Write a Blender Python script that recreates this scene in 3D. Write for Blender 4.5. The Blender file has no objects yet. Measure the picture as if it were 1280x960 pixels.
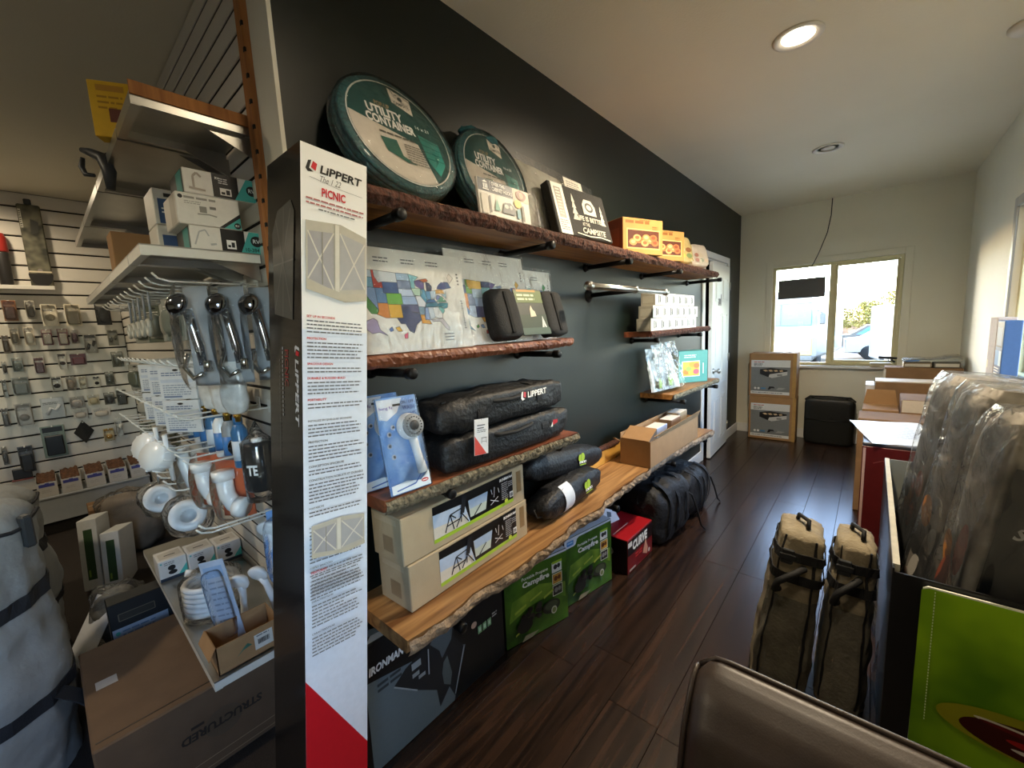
import bpy, bmesh, math, random
from mathutils import Vector, Matrix, noise
S = bpy.context.scene
COL = S.collection
PI = math.pi
R = math.radians
# ------------------------------------------------------------------ camera
FPX = 515.0
yaw, pit, rol = R(41.28878), R(-7.64461), R(2.77365)
RM = Matrix.Rotation(yaw, 3, 'Z') @ Matrix.Rotation(pit, 3, 'X') @ Matrix.Rotation(rol, 3, 'Y')
CAMP = Vector((1.292, 0.0, 1.464))
cam = bpy.data.cameras.new('camera')
cam.sensor_fit = 'HORIZONTAL'; cam.sensor_width = 36.0; cam.lens = 36.0 * FPX / 1280.0
cam.clip_start = 0.02; cam.clip_end = 500
camo = bpy.data.objects.new('camera', cam); COL.objects.link(camo)
camo.matrix_world = Matrix.Translation(CAMP) @ (RM @ Matrix(((1, 0, 0), (0, 0, -1), (0, 1, 0)))).to_4x4()
S.camera = camo
# ------------------------------------------------------------------ view and light
S.view_settings.view_transform = 'Standard'; S.view_settings.look = 'None'
S.view_settings.gamma = 1.0; S.view_settings.use_curve_mapping = False
S.view_settings.exposure = 0.0
SUN = Vector((1.0, -0.6, -0.62)).normalized()
W = bpy.data.worlds.new('sky'); S.world = W; W.use_nodes = True
wn = W.node_tree; wn.nodes.clear()
sky = wn.nodes.new('ShaderNodeTexSky'); sky.sky_type = 'NISHITA'; sky.sun_disc = False
sky.sun_elevation = math.asin(-SUN.z); sky.sun_rotation = math.atan2(-SUN.x, -SUN.y)
sky.air_density = 1.0; sky.dust_density = 0.8; sky.ozone_density = 1.0
bgn = wn.nodes.new('ShaderNodeBackground'); bgn.inputs[1].default_value = 3.3
won = wn.nodes.new('ShaderNodeOutputWorld')
wn.links.new(sky.outputs[0], bgn.inputs[0]); wn.links.new(bgn.outputs[0], won.inputs[0])
def lamp(name, kind, loc, energy, color=(1, 1, 1), aim=None, **kw):
    d = bpy.data.lights.new(name, kind); d.energy = energy; d.color = color
    for k, v in kw.items(): setattr(d, k, v)
    o = bpy.data.objects.new(name, d); COL.objects.link(o); o.location = loc
    if aim is not None: o.rotation_euler = Vector(aim).to_track_quat('-Z', 'Y').to_euler()
    return o
lamp('sun', 'SUN', (-8, 12, 9), 3.2, (1.0, 0.86, 0.66), aim=SUN, angle=R(0.6))
def portal(name, loc, aim, sx, sy):
    o = lamp(name, 'AREA', loc, 1.0, aim=aim, shape='RECTANGLE', size=sx, size_y=sy)
    o.data.cycles.is_portal = True
portal('portal_far_window', (0.928, 6.02, 1.455), (0, -1, 0), 1.16, 1.16)
portal('portal_right_window', (2.06, 3.17, 1.535), (-1, 0, 0), 1.08, 1.95)
portal('portal_side_window', (2.06, -0.70, 1.5), (-1, 0, 0), 1.15, .85)
for (lx, ly, le) in ((.972, 2.42, 240), (.972, .72, 26), (-.7, -1.1, 75), (-3.25, -.25, 42), (-2.2, -1.4, 12)):  # third beam is an unseen fill, added to brighten the near slat wall
    lamp('downlight_and_fill_beam', 'SPOT', (lx, ly, 2.67), le, (1.0, .82, .58), aim=(0, 0, -1), spot_size=R(168), spot_blend=.8, shadow_soft_size=.06)
# ------------------------------------------------------------------ materials
def lin(c):
    c = c / 255.0
    return c / 12.92 if c <= 0.04045 else ((c + 0.055) / 1.055) ** 2.4
def hx(h):
    return (lin(int(h[0:2], 16)), lin(int(h[2:4], 16)), lin(int(h[4:6], 16)))
MATS = {}
def mat(name, color='808080', rough=0.5, metal=0.0, var=0.12, vs=30.0, bump=0.0, bs=200.0, coat=0.0, stretch=None,
        color2=None, detail=4.0, emit=0.0, trans=0.0, alpha=1.0, sheen=0.0, spec=0.5):
    if name in MATS: return MATS[name]
    m = bpy.data.materials.new(name); m.use_nodes = True
    nt = m.node_tree; b = nt.nodes['Principled BSDF']
    c = hx(color) if isinstance(color, str) else color
    c2 = (hx(color2) if isinstance(color2, str) else color2) if color2 else tuple(x * (1 - var) for x in c)
    tc = nt.nodes.new('ShaderNodeTexCoord'); mp = nt.nodes.new('ShaderNodeMapping')
    nt.links.new(tc.outputs['Object'], mp.inputs[0])
    if stretch: mp.inputs['Scale'].default_value = stretch
    nz = nt.nodes.new('ShaderNodeTexNoise'); nz.inputs['Scale'].default_value = vs; nz.inputs['Detail'].default_value = detail
    nt.links.new(mp.outputs[0], nz.inputs['Vector'])
    rp = nt.nodes.new('ShaderNodeValToRGB')
    rp.color_ramp.elements[0].position = 0.35; rp.color_ramp.elements[1].position = 0.65
    rp.color_ramp.elements[0].color = (*c2, 1); rp.color_ramp.elements[1].color = (*c, 1)
    nt.links.new(nz.outputs[0], rp.inputs[0]); nt.links.new(rp.outputs[0], b.inputs['Base Color'])
    b.inputs['Roughness'].default_value = rough; b.inputs['Metallic'].default_value = metal
    b.inputs['Coat Weight'].default_value = coat; b.inputs['Coat Roughness'].default_value = 0.08
    b.inputs['Sheen Weight'].default_value = sheen
    b.inputs['Specular IOR Level'].default_value = spec
    b.inputs['Transmission Weight'].default_value = trans; b.inputs['Alpha'].default_value = alpha
    if emit:
        nt.links.new(rp.outputs[0], b.inputs['Emission Color']); b.inputs['Emission Strength'].default_value = emit
    if bump:
        n2 = nt.nodes.new('ShaderNodeTexNoise'); n2.inputs['Scale'].default_value = bs; n2.inputs['Detail'].default_value = 3
        nt.links.new(mp.outputs[0], n2.inputs['Vector'])
        bp = nt.nodes.new('ShaderNodeBump'); bp.inputs['Strength'].default_value = bump; bp.inputs['Distance'].default_value = 0.01
        nt.links.new(n2.outputs[0], bp.inputs['Height']); nt.links.new(bp.outputs[0], b.inputs['Normal'])
    MATS[name] = m
    return m
def ink(h, rough=0.45, coat=0.0):
    return mat('ink_%s_%d' % (h, int(rough * 100)), h, rough, var=0.05, vs=60, coat=coat)
def film(name, op=0.12, tint='f4f8fa', bump=0.6, bs=18.0, rough=0.08):
    """clear plastic: mostly see-through with a wrinkled gloss"""
    if name in MATS: return MATS[name]
    m = bpy.data.materials.new(name); m.use_nodes = True; nt = m.node_tree; nt.nodes.clear()
    out = nt.nodes.new('ShaderNodeOutputMaterial'); tr = nt.nodes.new('ShaderNodeBsdfTransparent')
    gl = nt.nodes.new('ShaderNodeBsdfGlossy'); gl.inputs['Roughness'].default_value = rough
    df = nt.nodes.new('ShaderNodeBsdfDiffuse'); df.inputs[0].default_value = (*hx(tint), 1)
    lw = nt.nodes.new('ShaderNodeFresnel'); lw.inputs[0].default_value = 1.32
    m1 = nt.nodes.new('ShaderNodeMixShader'); m1.inputs[0].default_value = op
    m2 = nt.nodes.new('ShaderNodeMixShader')
    nt.links.new(tr.outputs[0], m1.inputs[1]); nt.links.new(df.outputs[0], m1.inputs[2])
    nt.links.new(lw.outputs[0], m2.inputs[0]); nt.links.new(m1.outputs[0], m2.inputs[1]); nt.links.new(gl.outputs[0], m2.inputs[2])
    nt.links.new(m2.outputs[0], out.inputs[0])
    if bump:
        tc = nt.nodes.new('ShaderNodeTexCoord'); nz = nt.nodes.new('ShaderNodeTexNoise')
        nz.inputs['Scale'].default_value = bs; nz.inputs['Detail'].default_value = 5; nz.inputs['Distortion'].default_value = 1.5
        bp = nt.nodes.new('ShaderNodeBump'); bp.inputs['Strength'].default_value = bump; bp.inputs['Distance'].default_value = 0.02
        nt.links.new(tc.outputs['Object'], nz.inputs['Vector']); nt.links.new(nz.outputs[0], bp.inputs['Height'])
        for q in (gl, lw): nt.links.new(bp.outputs[0], q.inputs['Normal'])
    MATS[name] = m
    return m
GLASS = film('window_glass', 0.0, bump=0.0, rough=0.0)
CLEAR = film('clear_plastic', 0.02)
HAZY = film('hazy_plastic_wrap', 0.04, bump=1.0, bs=14.0, rough=0.12)
def wood(name, c1, c2, scale=6.0, rough=0.5, axis='Y', bump=0.15, dist=3.0):
    if name in MATS: return MATS[name]
    m = bpy.data.materials.new(name); m.use_nodes = True; nt = m.node_tree; b = nt.nodes['Principled BSDF']
    tc = nt.nodes.new('ShaderNodeTexCoord'); mp = nt.nodes.new('ShaderNodeMapping')
    st = {'X': (0.25, 4, 4), 'Y': (4, 0.25, 4), 'Z': (4, 4, 0.25)}[axis]
    mp.inputs['Scale'].default_value = st
    oi = nt.nodes.new('ShaderNodeObjectInfo'); ad = nt.nodes.new('ShaderNodeVectorMath'); ad.operation = 'ADD'
    ml = nt.nodes.new('ShaderNodeMath'); ml.operation = 'MULTIPLY'; ml.inputs[1].default_value = 37.0
    nt.links.new(oi.outputs['Random'], ml.inputs[0]); nt.links.new(tc.outputs['Object'], ad.inputs[0]); nt.links.new(ml.outputs[0], ad.inputs[1])
    nt.links.new(ad.outputs[0], mp.inputs[0])
    nz = nt.nodes.new('ShaderNodeTexNoise'); nz.inputs['Scale'].default_value = scale; nz.inputs['Detail'].default_value = 8
    nz.inputs['Distortion'].default_value = dist * 0.3
    nt.links.new(mp.outputs[0], nz.inputs['Vector'])
    rp = nt.nodes.new('ShaderNodeValToRGB'); rp.color_ramp.elements[0].position = 0.32; rp.color_ramp.elements[1].position = 0.68
    rp.color_ramp.elements[0].color = (*hx(c1), 1); rp.color_ramp.elements[1].color = (*hx(c2), 1)
    nt.links.new(nz.outputs[0], rp.inputs[0])
    hs = nt.nodes.new('ShaderNodeHueSaturation'); mr = nt.nodes.new('ShaderNodeMapRange')
    mr.inputs['To Min'].default_value = 0.8; mr.inputs['To Max'].default_value = 1.2
    nt.links.new(oi.outputs['Random'], mr.inputs['Value']); nt.links.new(mr.outputs[0], hs.inputs['Value'])
    nt.links.new(rp.outputs[0], hs.inputs['Color']); nt.links.new(hs.outputs[0], b.inputs['Base Color'])
    b.inputs['Roughness'].default_value = rough
    bp = nt.nodes.new('ShaderNodeBump'); bp.inputs['Strength'].default_value = bump; bp.inputs['Distance'].default_value = 0.004
    nt.links.new(nz.outputs[0], bp.inputs['Height']); nt.links.new(bp.outputs[0], b.inputs['Normal'])
    MATS[name] = m
    return m
# ------------------------------------------------------------------ objects, labels
def tag(o, label=None, cat=None, group=None, kind=None):
    if label: o['label'] = label
    if cat: o['category'] = cat
    if group: o['group'] = group
    if kind: o['kind'] = kind
    return o
def thing(name, label, cat, loc=(0, 0, 0), rz=0.0, group=None, rx=0.0, ry=0.0):
    o = bpy.data.objects.new(name, None); COL.objects.link(o); o.empty_display_size = 0.05
    o.location = loc; o.rotation_euler = (R(rx), R(ry), R(rz))
    return tag(o, label, cat, group)
def copy_thing(root, loc=None, label=None, rot=None):
    c = root.copy(); COL.objects.link(c)
    if loc is not None: c.location = loc
    if rot is not None: c.rotation_euler = rot
    if label: c['label'] = label
    for ch in list(root.children):
        d = ch.copy(); COL.objects.link(d); d.parent = c
        for g in list(ch.children):
            e = g.copy(); COL.objects.link(e); e.parent = d
    return c
def spot(px, py, ax, v):
    """where the sight line of a measured photo point meets the plane ax = v of the room"""
    d = RM @ Vector(((px - 640) / FPX, 1.0, -(py - 480) / FPX))
    i = 'xyz'.index(ax); t = (v - CAMP[i]) / d[i]
    return CAMP + d * t
class MB:
    def __init__(s): s.v = []; s.f = []; s.mi = []; s.mats = []; s.sm = []; s.T = None
    def _m(s, m):
        if m not in s.mats: s.mats.append(m)
        return s.mats.index(m)
    def raw(s, vs, fs, m, smooth=False):
        k = len(s.v); i = s._m(m)
        for p in vs:
            p = Vector(p)
            s.v.append(s.T @ p if s.T else p)
        for f in fs: s.f.append([k + a for a in f]); s.mi.append(i); s.sm.append(smooth)
        return s
    def box(s, x0, x1, y0, y1, z0, z1, m, c=0.0):
        if c <= 0:
            vs = [(x, y, z) for z in (z0, z1) for y in (y0, y1) for x in (x0, x1)]
            return s.raw(vs, [(0, 2, 3, 1), (4, 5, 7, 6), (0, 1, 5, 4), (2, 6, 7, 3), (0, 4, 6, 2), (1, 3, 7, 5)], m)
        c = min(c, (x1 - x0) * .45, (y1 - y0) * .45, (z1 - z0) * .45)
        P = (x0, x1), (y0, y1), (z0, z1); vs = []; ix = {}
        for sx in (0, 1):
            for sy in (0, 1):
                for sz in (0, 1):
                    for a in range(3):
                        p = [P[0][sx], P[1][sy], P[2][sz]]; sg = (sx, sy, sz)
                        for b in range(3):
                            if b != a: p[b] += c if sg[b] == 0 else -c
                        ix[(sx, sy, sz, a)] = len(vs); vs.append(p)
        fs = []
        for a in range(3):
            b, d = (a + 1) % 3, (a + 2) % 3
            for sa in (0, 1):
                q = []
                for sb, sd in ((0, 0), (1, 0), (1, 1), (0, 1)):
                    k = [0, 0, 0]; k[a] = sa; k[b] = sb; k[d] = sd; q.append(ix[(*k, a)])
                fs.append(q if sa else q[::-1])
        for a in range(3):
            b, d = (a + 1) % 3, (a + 2) % 3
            for sb in (0, 1):
                for sd in (0, 1):
                    k0 = [0, 0, 0]; k0[b] = sb; k0[d] = sd; k1 = list(k0); k1[a] = 1
                    q = [ix[(*k0, b)], ix[(*k1, b)], ix[(*k1, d)], ix[(*k0, d)]]
                    fs.append(q if (sb ^ sd) else q[::-1])
        for sx in (0, 1):
            for sy in (0, 1):
                for sz in (0, 1):
                    q = [ix[(sx, sy, sz, a)] for a in range(3)]
                    fs.append(q if (sx + sy + sz) % 2 else q[::-1])
        return s.raw(vs, fs, m)
    def poly(s, pts, m): return s.raw(pts, [tuple(range(len(pts)))], m)
    def slab(s, pts, t, m):
        """flat outline (3-D points, planar) given a thickness vector t"""
        t = Vector(t); n = len(pts); a = [Vector(p) for p in pts]; b = [p + t for p in a]
        return s.raw(a + b, [tuple(range(n))[::-1], tuple(range(n, 2 * n))] + [(i, (i + 1) % n, n + (i + 1) % n, n + i) for i in range(n)], m)
    def tube(s, pts, r, m, seg=8, cap=True, smooth=True):
        pts = [Vector(p) for p in pts]; n = len(pts); rs = r if isinstance(r, (list, tuple)) else [r] * n
        vs = []; up = None
        for i, p in enumerate(pts):
            d = (pts[min(i + 1, n - 1)] - pts[max(i - 1, 0)]).normalized()
            if up is None: up = d.orthogonal().normalized()
            up = (up - d * up.dot(d)); up = up.normalized() if up.length > 1e-6 else d.orthogonal().normalized()
            w = d.cross(up)
            for k in range(seg):
                a = 2 * PI * k / seg
                vs.append(p + (up * math.cos(a) + w * math.sin(a)) * rs[i])
        fs = [(i * seg + k, i * seg + (k + 1) % seg, (i + 1) * seg + (k + 1) % seg, (i + 1) * seg + k) for i in range(n - 1) for k in range(seg)]
        if cap: fs += [tuple(range(seg))[::-1], tuple(range((n - 1) * seg, n * seg))]
        return s.raw(vs, fs, m, smooth)
    def lathe(s, prof, m, seg=20, org=(0, 0, 0), axis=(0, 0, 1), smooth=True):
        ax = Vector(axis).normalized(); u = ax.orthogonal().normalized(); w = ax.cross(u); o = Vector(org); vs = []
        for r, h in prof:
            for k in range(seg):
                a = 2 * PI * k / seg; vs.append(o + ax * h + (u * math.cos(a) + w * math.sin(a)) * r)
        n = len(prof)
        fs = [(i * seg + k, i * seg + (k + 1) % seg, (i + 1) * seg + (k + 1) % seg, (i + 1) * seg + k) for i in range(n - 1) for k in range(seg)]
        fs += [tuple(range(seg))[::-1], tuple(range((n - 1) * seg, n * seg))]
        return s.raw(vs, fs, m, smooth)
    def blob(s, c, h, m, nu=28, nv=18, e1=0.45, e2=0.45, amp=0.0, fr=8.0, seed=0, flat=None):
        """rounded cushion: superellipsoid of half sizes h with wrinkles"""
        sg = lambda x, e: math.copysign(abs(x) ** e, x)
        vs = []; c = Vector(c)
        for j in range(nv + 1):
            ph = -PI / 2 + PI * j / nv
            for i in range(nu):
                th = 2 * PI * i / nu
                d = Vector((sg(math.cos(ph), e1) * sg(math.cos(th), e2), sg(math.cos(ph), e1) * sg(math.sin(th), e2), sg(math.sin(ph), e1)))
                p = Vector((d.x * h[0], d.y * h[1], d.z * h[2]))
                if amp:
                    q = p * fr + Vector((seed * 7.3, seed * 3.1, seed))
                    w = noise.noise(q) + 0.55 * noise.noise(q * 2.3) + 0.6 * (1 - 2 * abs(noise.noise(q * 1.4)))
                    p += d.normalized() * amp * w
                p += c
                if flat is not None: p.z = max(p.z, flat)
                vs.append(p)
        fs = [(j * nu + i, j * nu + (i + 1) % nu, (j + 1) * nu + (i + 1) % nu, (j + 1) * nu + i) for j in range(nv) for i in range(nu)]
        return s.raw(vs, fs, m, True)
    def grid(s, fn, nu, nv, m, smooth=True, wrap=False):
        vs = [fn(i / nu, j / nv) for j in range(nv + 1) for i in range(nu + (0 if wrap else 1))]
        w = nu if wrap else nu + 1
        fs = []
        for j in range(nv):
            for i in range(nu):
                a = j * w + i; b = j * w + (i + 1) % w
                fs.append((a, b, b + w, a + w))
        return s.raw(vs, fs, m, smooth)
    def build(s, name, parent=None, kind=None, label=None):
        me = bpy.data.meshes.new(name); me.from_pydata([tuple(p) for p in s.v], [], s.f)
        for m in s.mats: me.materials.append(m)
        me.polygons.foreach_set('material_index', s.mi); me.polygons.foreach_set('use_smooth', s.sm); me.update()
        o = bpy.data.objects.new(name, me); COL.objects.link(o)
        if parent: o.parent = parent
        if kind: o['kind'] = kind
        if label: o['label'] = label
        return o
def flip_fix(o):
    bm = bmesh.new(); bm.from_mesh(o.data); bmesh.ops.recalc_face_normals(bm, faces=bm.faces); bm.to_mesh(o.data); bm.free(); return o
TXT = {}
def glyphs(s, bold, shear):
    k = (s, bold, shear)
    if k not in TXT:
        c = bpy.data.curves.new('t', 'FONT'); c.body = s; c.size = 1.0; c.resolution_u = 2; c.offset = 0.02 * bold; c.shear = shear
        o = bpy.data.objects.new('t', c); me = o.to_mesh()
        vs = [v.co.copy() for v in me.vertices]; fs = [tuple(p.vertices) for p in me.polygons]
        o.to_mesh_clear(); bpy.data.objects.remove(o); bpy.data.curves.remove(c)
        xs = [v.x for v in vs] or [0]; ys = [v.y for v in vs] or [0]
        TXT[k] = (vs, fs, min(xs), max(xs), min(ys), max(ys))
    return TXT[k]
class Face:
    """flat print laid on a face: origin o, unit directions u (right) and v (up); coordinates in metres"""
    def __init__(s, o, u=(1, 0, 0), v=(0, 0, 1), lift=0.0004):
        s.b = MB(); s.o = Vector(o); s.u = Vector(u).normalized(); s.v = Vector(v).normalized(); s.n = s.u.cross(s.v); s.k = lift
        s.rnd = random.Random(5)
    def p(s, x, y): return s.o + s.u * x + s.v * y + s.n * s.k
    def up(s): s.k += 0.00022
    def rect(s, x, y, w, h, m): return s.poly([(x, y), (x + w, y), (x + w, y + h), (x, y + h)], m)
    def poly(s, pts, m): s.b.poly([s.p(*q) for q in pts], m); s.up(); return s
    def disc(s, cx, cy, rx, ry, m, seg=20): return s.poly([(cx + rx * math.cos(2 * PI * i / seg), cy + ry * math.sin(2 * PI * i / seg)) for i in range(seg)], m)
    def line(s, pts, w, m):
        for (a, b), (c, d) in zip(pts, pts[1:]):
            l = math.hypot(c - a, d - b) or 1; nx, ny = -(d - b) / l * w / 2, (c - a) / l * w / 2
            s.b.poly([s.p(a + nx, b + ny), s.p(a - nx, b - ny), s.p(c - nx, d - ny), s.p(c + nx, d + ny)], m)
        s.up(); return s
    def text(s, t, x, y, h, m, w=None, bold=1.0, shear=0.0, rot=0.0, center=False):
        vs, fs, a, b, c, d = glyphs(t, bold, shear)
        sy = h / (d - c); sx = (w / (b - a)) if w else sy
        ox = (b - a) * sx / 2 if center else 0
        ca, sa = math.cos(R(rot)), math.sin(R(rot)); out = []
        for q in vs:
            lx = (q.x - a) * sx - ox; ly = (q.y - c) * sy
            out.append(s.p(x + lx * ca - ly * sa, y + lx * sa + ly * ca))
        s.b.raw(out, fs, m); s.up(); return s
    def lines(s, x, y, w, n, dy, h, m, ragged=0.35):
        """rows of small type too fine to read, as word-length strokes"""
        for i in range(n):
            cx = x; end = x + w * (1 - ragged * s.rnd.random() * (1.0 if i % 3 == 2 else 0.4))
            while cx < end:
                ww = min(h * (1.5 + 3.5 * s.rnd.random()), end - cx)
                s.b.poly([s.p(cx, y - i * dy), s.p(cx + ww, y - i * dy), s.p(cx + ww, y - i * dy + h), s.p(cx, y - i * dy + h)], m)
                cx += ww + h * 0.7
        s.up(); return s
    def bars(s, x, y, w, h, m):
        cx = x
        while cx < x + w:
            ww = w * 0.02 * (1 + s.rnd.randint(0, 2)); s.b.poly([s.p(cx, y), s.p(cx + ww, y), s.p(cx + ww, y + h), s.p(cx, y + h)], m); cx += ww + w * 0.025
        s.up(); return s
    def done(s, name, parent, label=None): return s.b.build(name, parent, label=label)
def front(w, d, h, **k): return Face((-w / 2, -d / 2, 0), (1, 0, 0), (0, 0, 1), **k)
def leftside(w, d, h, **k): return Face((-w / 2, d / 2, 0), (0, -1, 0), (0, 0, 1), **k)
def rightside(w, d, h, **k): return Face((w / 2, -d / 2, 0), (0, 1, 0), (0, 0, 1), **k)
def topface(w, d, h, **k): return Face((-w / 2, -d / 2, h), (1, 0, 0), (0, 1, 0), **k)
WHITE = ink('f2f2ee'); BLACK = ink('101112'); GREYI = ink('6a6c70'); REDI = ink('c4202c'); TEALI = ink('4fb5ac'); NAVY = ink('1c2b3c')
BLUEI = ink('3f78b8'); LIME = ink('a8c832'); YELL = ink('e8b830')
# ------------------------------------------------------------------ the room
YF, XR, H = 5.894, 1.947, 2.7
YC = 0.545                      # the outer corner where green wall and slat wall meet
XS = -3.8                       # far slat wall of the parts shop
def struct(o): o['kind'] = 'structure'; return o
PAINT = mat('cream_wall_paint', 'e6e2cf', 0.6, var=0.03, vs=3, bump=0.04, bs=160)
CEIL = mat('cream_ceiling_paint', 'e0d9c4', 0.7, var=0.03, vs=2, bump=0.12, bs=90)
DARK = mat('green_black_wall_paint', '0c1611', 0.44, var=0.08, vs=4, bump=0.03, bs=220, spec=0.5)
TRIMW = mat('white_trim_paint', 'e6e6e2', 0.45, var=0.03)
SLATW = mat('white_slat_melamine', 'd9d4c8', 0.45, var=0.05, vs=3)
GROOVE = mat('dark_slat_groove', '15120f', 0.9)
PLANK = wood('dark_walnut_floor', '160e0a', '3a281e', 3.2, 0.27, 'Y', 0.10, 8)
CARPET = mat('brown_shop_carpet', '3a322c', 0.95, var=0.5, vs=350, bump=0.6, bs=400)
MDF = wood('raw_orange_fibreboard', '8a5628', 'b5793f', 9, 0.8, 'Z', 0.3)
b = MB(); b.box(-0.1, 0, YC + .0005, 4.44, 0, H, DARK); b.box(-0.1, 0, 5.275, YF, 0, H, DARK); b.box(-0.1, 0, 4.44, 5.275, 2.075, H, DARK)
struct(b.build('wall_left'))
b = MB(); WX0, WX1, WZ0, WZ1 = 0.355, 1.503, 0.875, 2.03
b.box(-0.1, WX0, YF, YF + .14, 0, H, PAINT); b.box(WX1, XR + .14, YF, YF + .14, 0, H, PAINT)
b.box(WX0, WX1, YF, YF + .14, 0, WZ0, PAINT); b.box(WX0, WX1, YF, YF + .14, WZ1, H, PAINT)
struct(b.build('wall_far'))
RY0, RY1, RZ0, RZ1 = 2.20, 4.14, 1.0, 2.07
b = MB(); x0, x1 = XR, XR + .12
b.box(x0, x1, RY1, YF, 0, H, PAINT); b.box(x0, x1, RY0, RY1, 0, RZ0, PAINT); b.box(x0, x1, RY0, RY1, RZ1, H, PAINT)
b.box(x0, x1, -.30, RY0, 0, H, PAINT); b.box(x0, x1, -1.10, -.30, 0, .92, PAINT); b.box(x0, x1, -1.10, -.30, 2.07, H, PAINT); b.box(x0, x1, -4, -1.10, 0, H, PAINT)
struct(b.build('wall_right'))
b = MB(); b.box(XS - .1, XR + .12, -4.1, -4, 0, H, PAINT); struct(b.build('wall_back'))
b = MB(); b.box(XS - .1, XR + .14, -4.1, YF + .14, H, H + .1, CEIL); struct(b.build('ceiling'))
# slatted walls: every slat a piece of its own
b = MB(); b.box(XS - .1, -.1, YC, YC + .1, 0, H, GROOVE)
b.box(-0.135, 0.0, YC - .012, YC, 0, H, PAINT)
w = struct(b.build('wall_near_slatted'))
me = None
def slat_mesh(l, hh, t=.006):
    q = MB(); q.box(-l / 2, l / 2, -t, 0, 0, hh, SLATW, .0025); return q
z = 2.694; k = 0; base = None; sp = 0.0705
while z > 0.1:
    if base is None: base = slat_mesh(-XS - .19, sp - .011).build('slat', w); s = base
    else: s = base.copy(); COL.objects.link(s)
    s.location = ((XS - .19) / 2, YC, z - sp + .011); z -= sp
b = MB(); b.box(-.186, -.136, YC - .03, YC, 0, H, MDF, .003)
for i in range(38): b.box(-.146, -.1355, YC - .0315, YC - .026, 0.05 + i * .0705, 0.062 + i * .0705, GROOVE)
b.build('edge_strip', w, label='raw orange fibreboard edge strip of the slat wall')
b = MB(); b.box(XS - .1, XS, -4, YC, 0, H, GROOVE); w = struct(b.build('wall_far_slatted'))
z = 2.694; base = None; sp = 0.112
while z > 0.1:
    if base is None:
        q = MB(); q.box(0, .018, -1.6, YC - .01, 0, sp - .013, SLATW, .003); base = q.build('slat', w); s = base
    else: s = base.copy(); COL.objects.link(s)
    s.location = (XS, 0, z - sp + .013); z -= sp
# floors
b = MB(); b.box(-0.1, XR + .1, YC, YF + .1, -.1, -.012, GROOVE); b.box(0.02, XR + .1, -4, YC, -.1, -.012, GROOVE); fl = struct(b.build('floor'))
rnd = random.Random(3); pw = .1935; base = {}
for i in range(10):
    x = i * pw + .003; y = -.6 - rnd.random() * .9
    while y < YF:
        l = 1.22; y1 = min(y + l, YF)
        if y1 > 0.0:
            a0 = max(y, -.6); key = round(y1 - a0, 3)
            q = MB(); q.box(0, pw - .0012, a0, y1 - .0012, -.012, 0, PLANK, .0009)
            o = q.build('plank', fl); o.location.x = x
        y = y1
b = MB(); b.box(XS, 0.02, -4, YC, -.1, .001, CARPET); struct(b.build('floor_carpet'))
# baseboards
b = MB(); b.box(0, .014, 5.30, YF, 0, .11, TRIMW, .003); struct(b.build('baseboard_left'))
b = MB(); b.box(0, .014, 0.8, 4.40, 0, .11, TRIMW, .003); struct(b.build('baseboard_left_long'))
b = MB(); b.box(.014, XR, YF - .014, YF, 0, .11, TRIMW, .003); struct(b.build('baseboard_far'))
# window_1: far window
VIN = mat('almond_vinyl_window_frame', 'd9d0a4', 0.4, var=0.04)
def window_far():
    r = thing('window_1', None, None, (0, YF, 0)); r['kind'] = 'structure'
    q = MB(); t = .065
    for a in ((WX0 - t, WX0, WZ0 - .02, WZ1 + t), (WX1, WX1 + t, WZ0 - .02, WZ1 + t), (WX0, WX1, WZ1, WZ1 + t)):
        q.box(a[0], a[1], -.009, 0.0, a[2], a[3], PAINT, .003)
    q.build('casing', r)
    q = MB(); f = .03
    q.box(WX0, WX0 + f, .035, .085, WZ0, WZ1, VIN, .004); q.box(WX1 - f, WX1, .035, .085, WZ0, WZ1, VIN, .004)
    q.box(WX0 + f, WX1 - f, .035, .085, WZ0, WZ0 + f, VIN, .004); q.box(WX0 + f, WX1 - f, .035, .085, WZ1 - f, WZ1, VIN, .004)
    q.build('window_frame', r)
    mx = 0.925
    q = MB(); q.box(mx - .024, mx + .024, .04, .09, WZ0 + f, WZ1 - f, VIN, .004); q.build('mullion', r)
    q = MB()
    for a, c in ((mx + .024, mx + .046), (WX1 - f - .022, WX1 - f)): q.box(a, c, .05, .08, WZ0 + f, WZ1 - f, VIN, .003)
    q.box(mx + .046, WX1 - f - .022, .05, .08, WZ0 + f, WZ0 + f + .03, VIN, .003); q.box(mx + .046, WX1 - f - .022, .05, .08, WZ1 - f - .022, WZ1 - f, VIN, .003)
    sash = q.build('sliding_sash', r)
    q = MB(); q.box(WX0 + f, mx - .024, .062, .066, WZ0 + f, WZ1 - f, GLASS); q.build('pane', r)
    q = MB(); q.box(mx + .046, WX1 - f - .022, .062, .066, WZ0 + f + .03, WZ1 - f - .022, GLASS); q.build('pane', sash)
    q = MB(); q.box(mx - .022, mx - .008, .028, .04, 1.36, 1.41, VIN, .003); q.build('latch', r)
    q = MB(); q.box(WX0 - .09, WX1 + .09, -.055, .035, WZ0 - .03, WZ0, TRIMW, .006); q.build('window_sill', r)
window_far()
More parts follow.
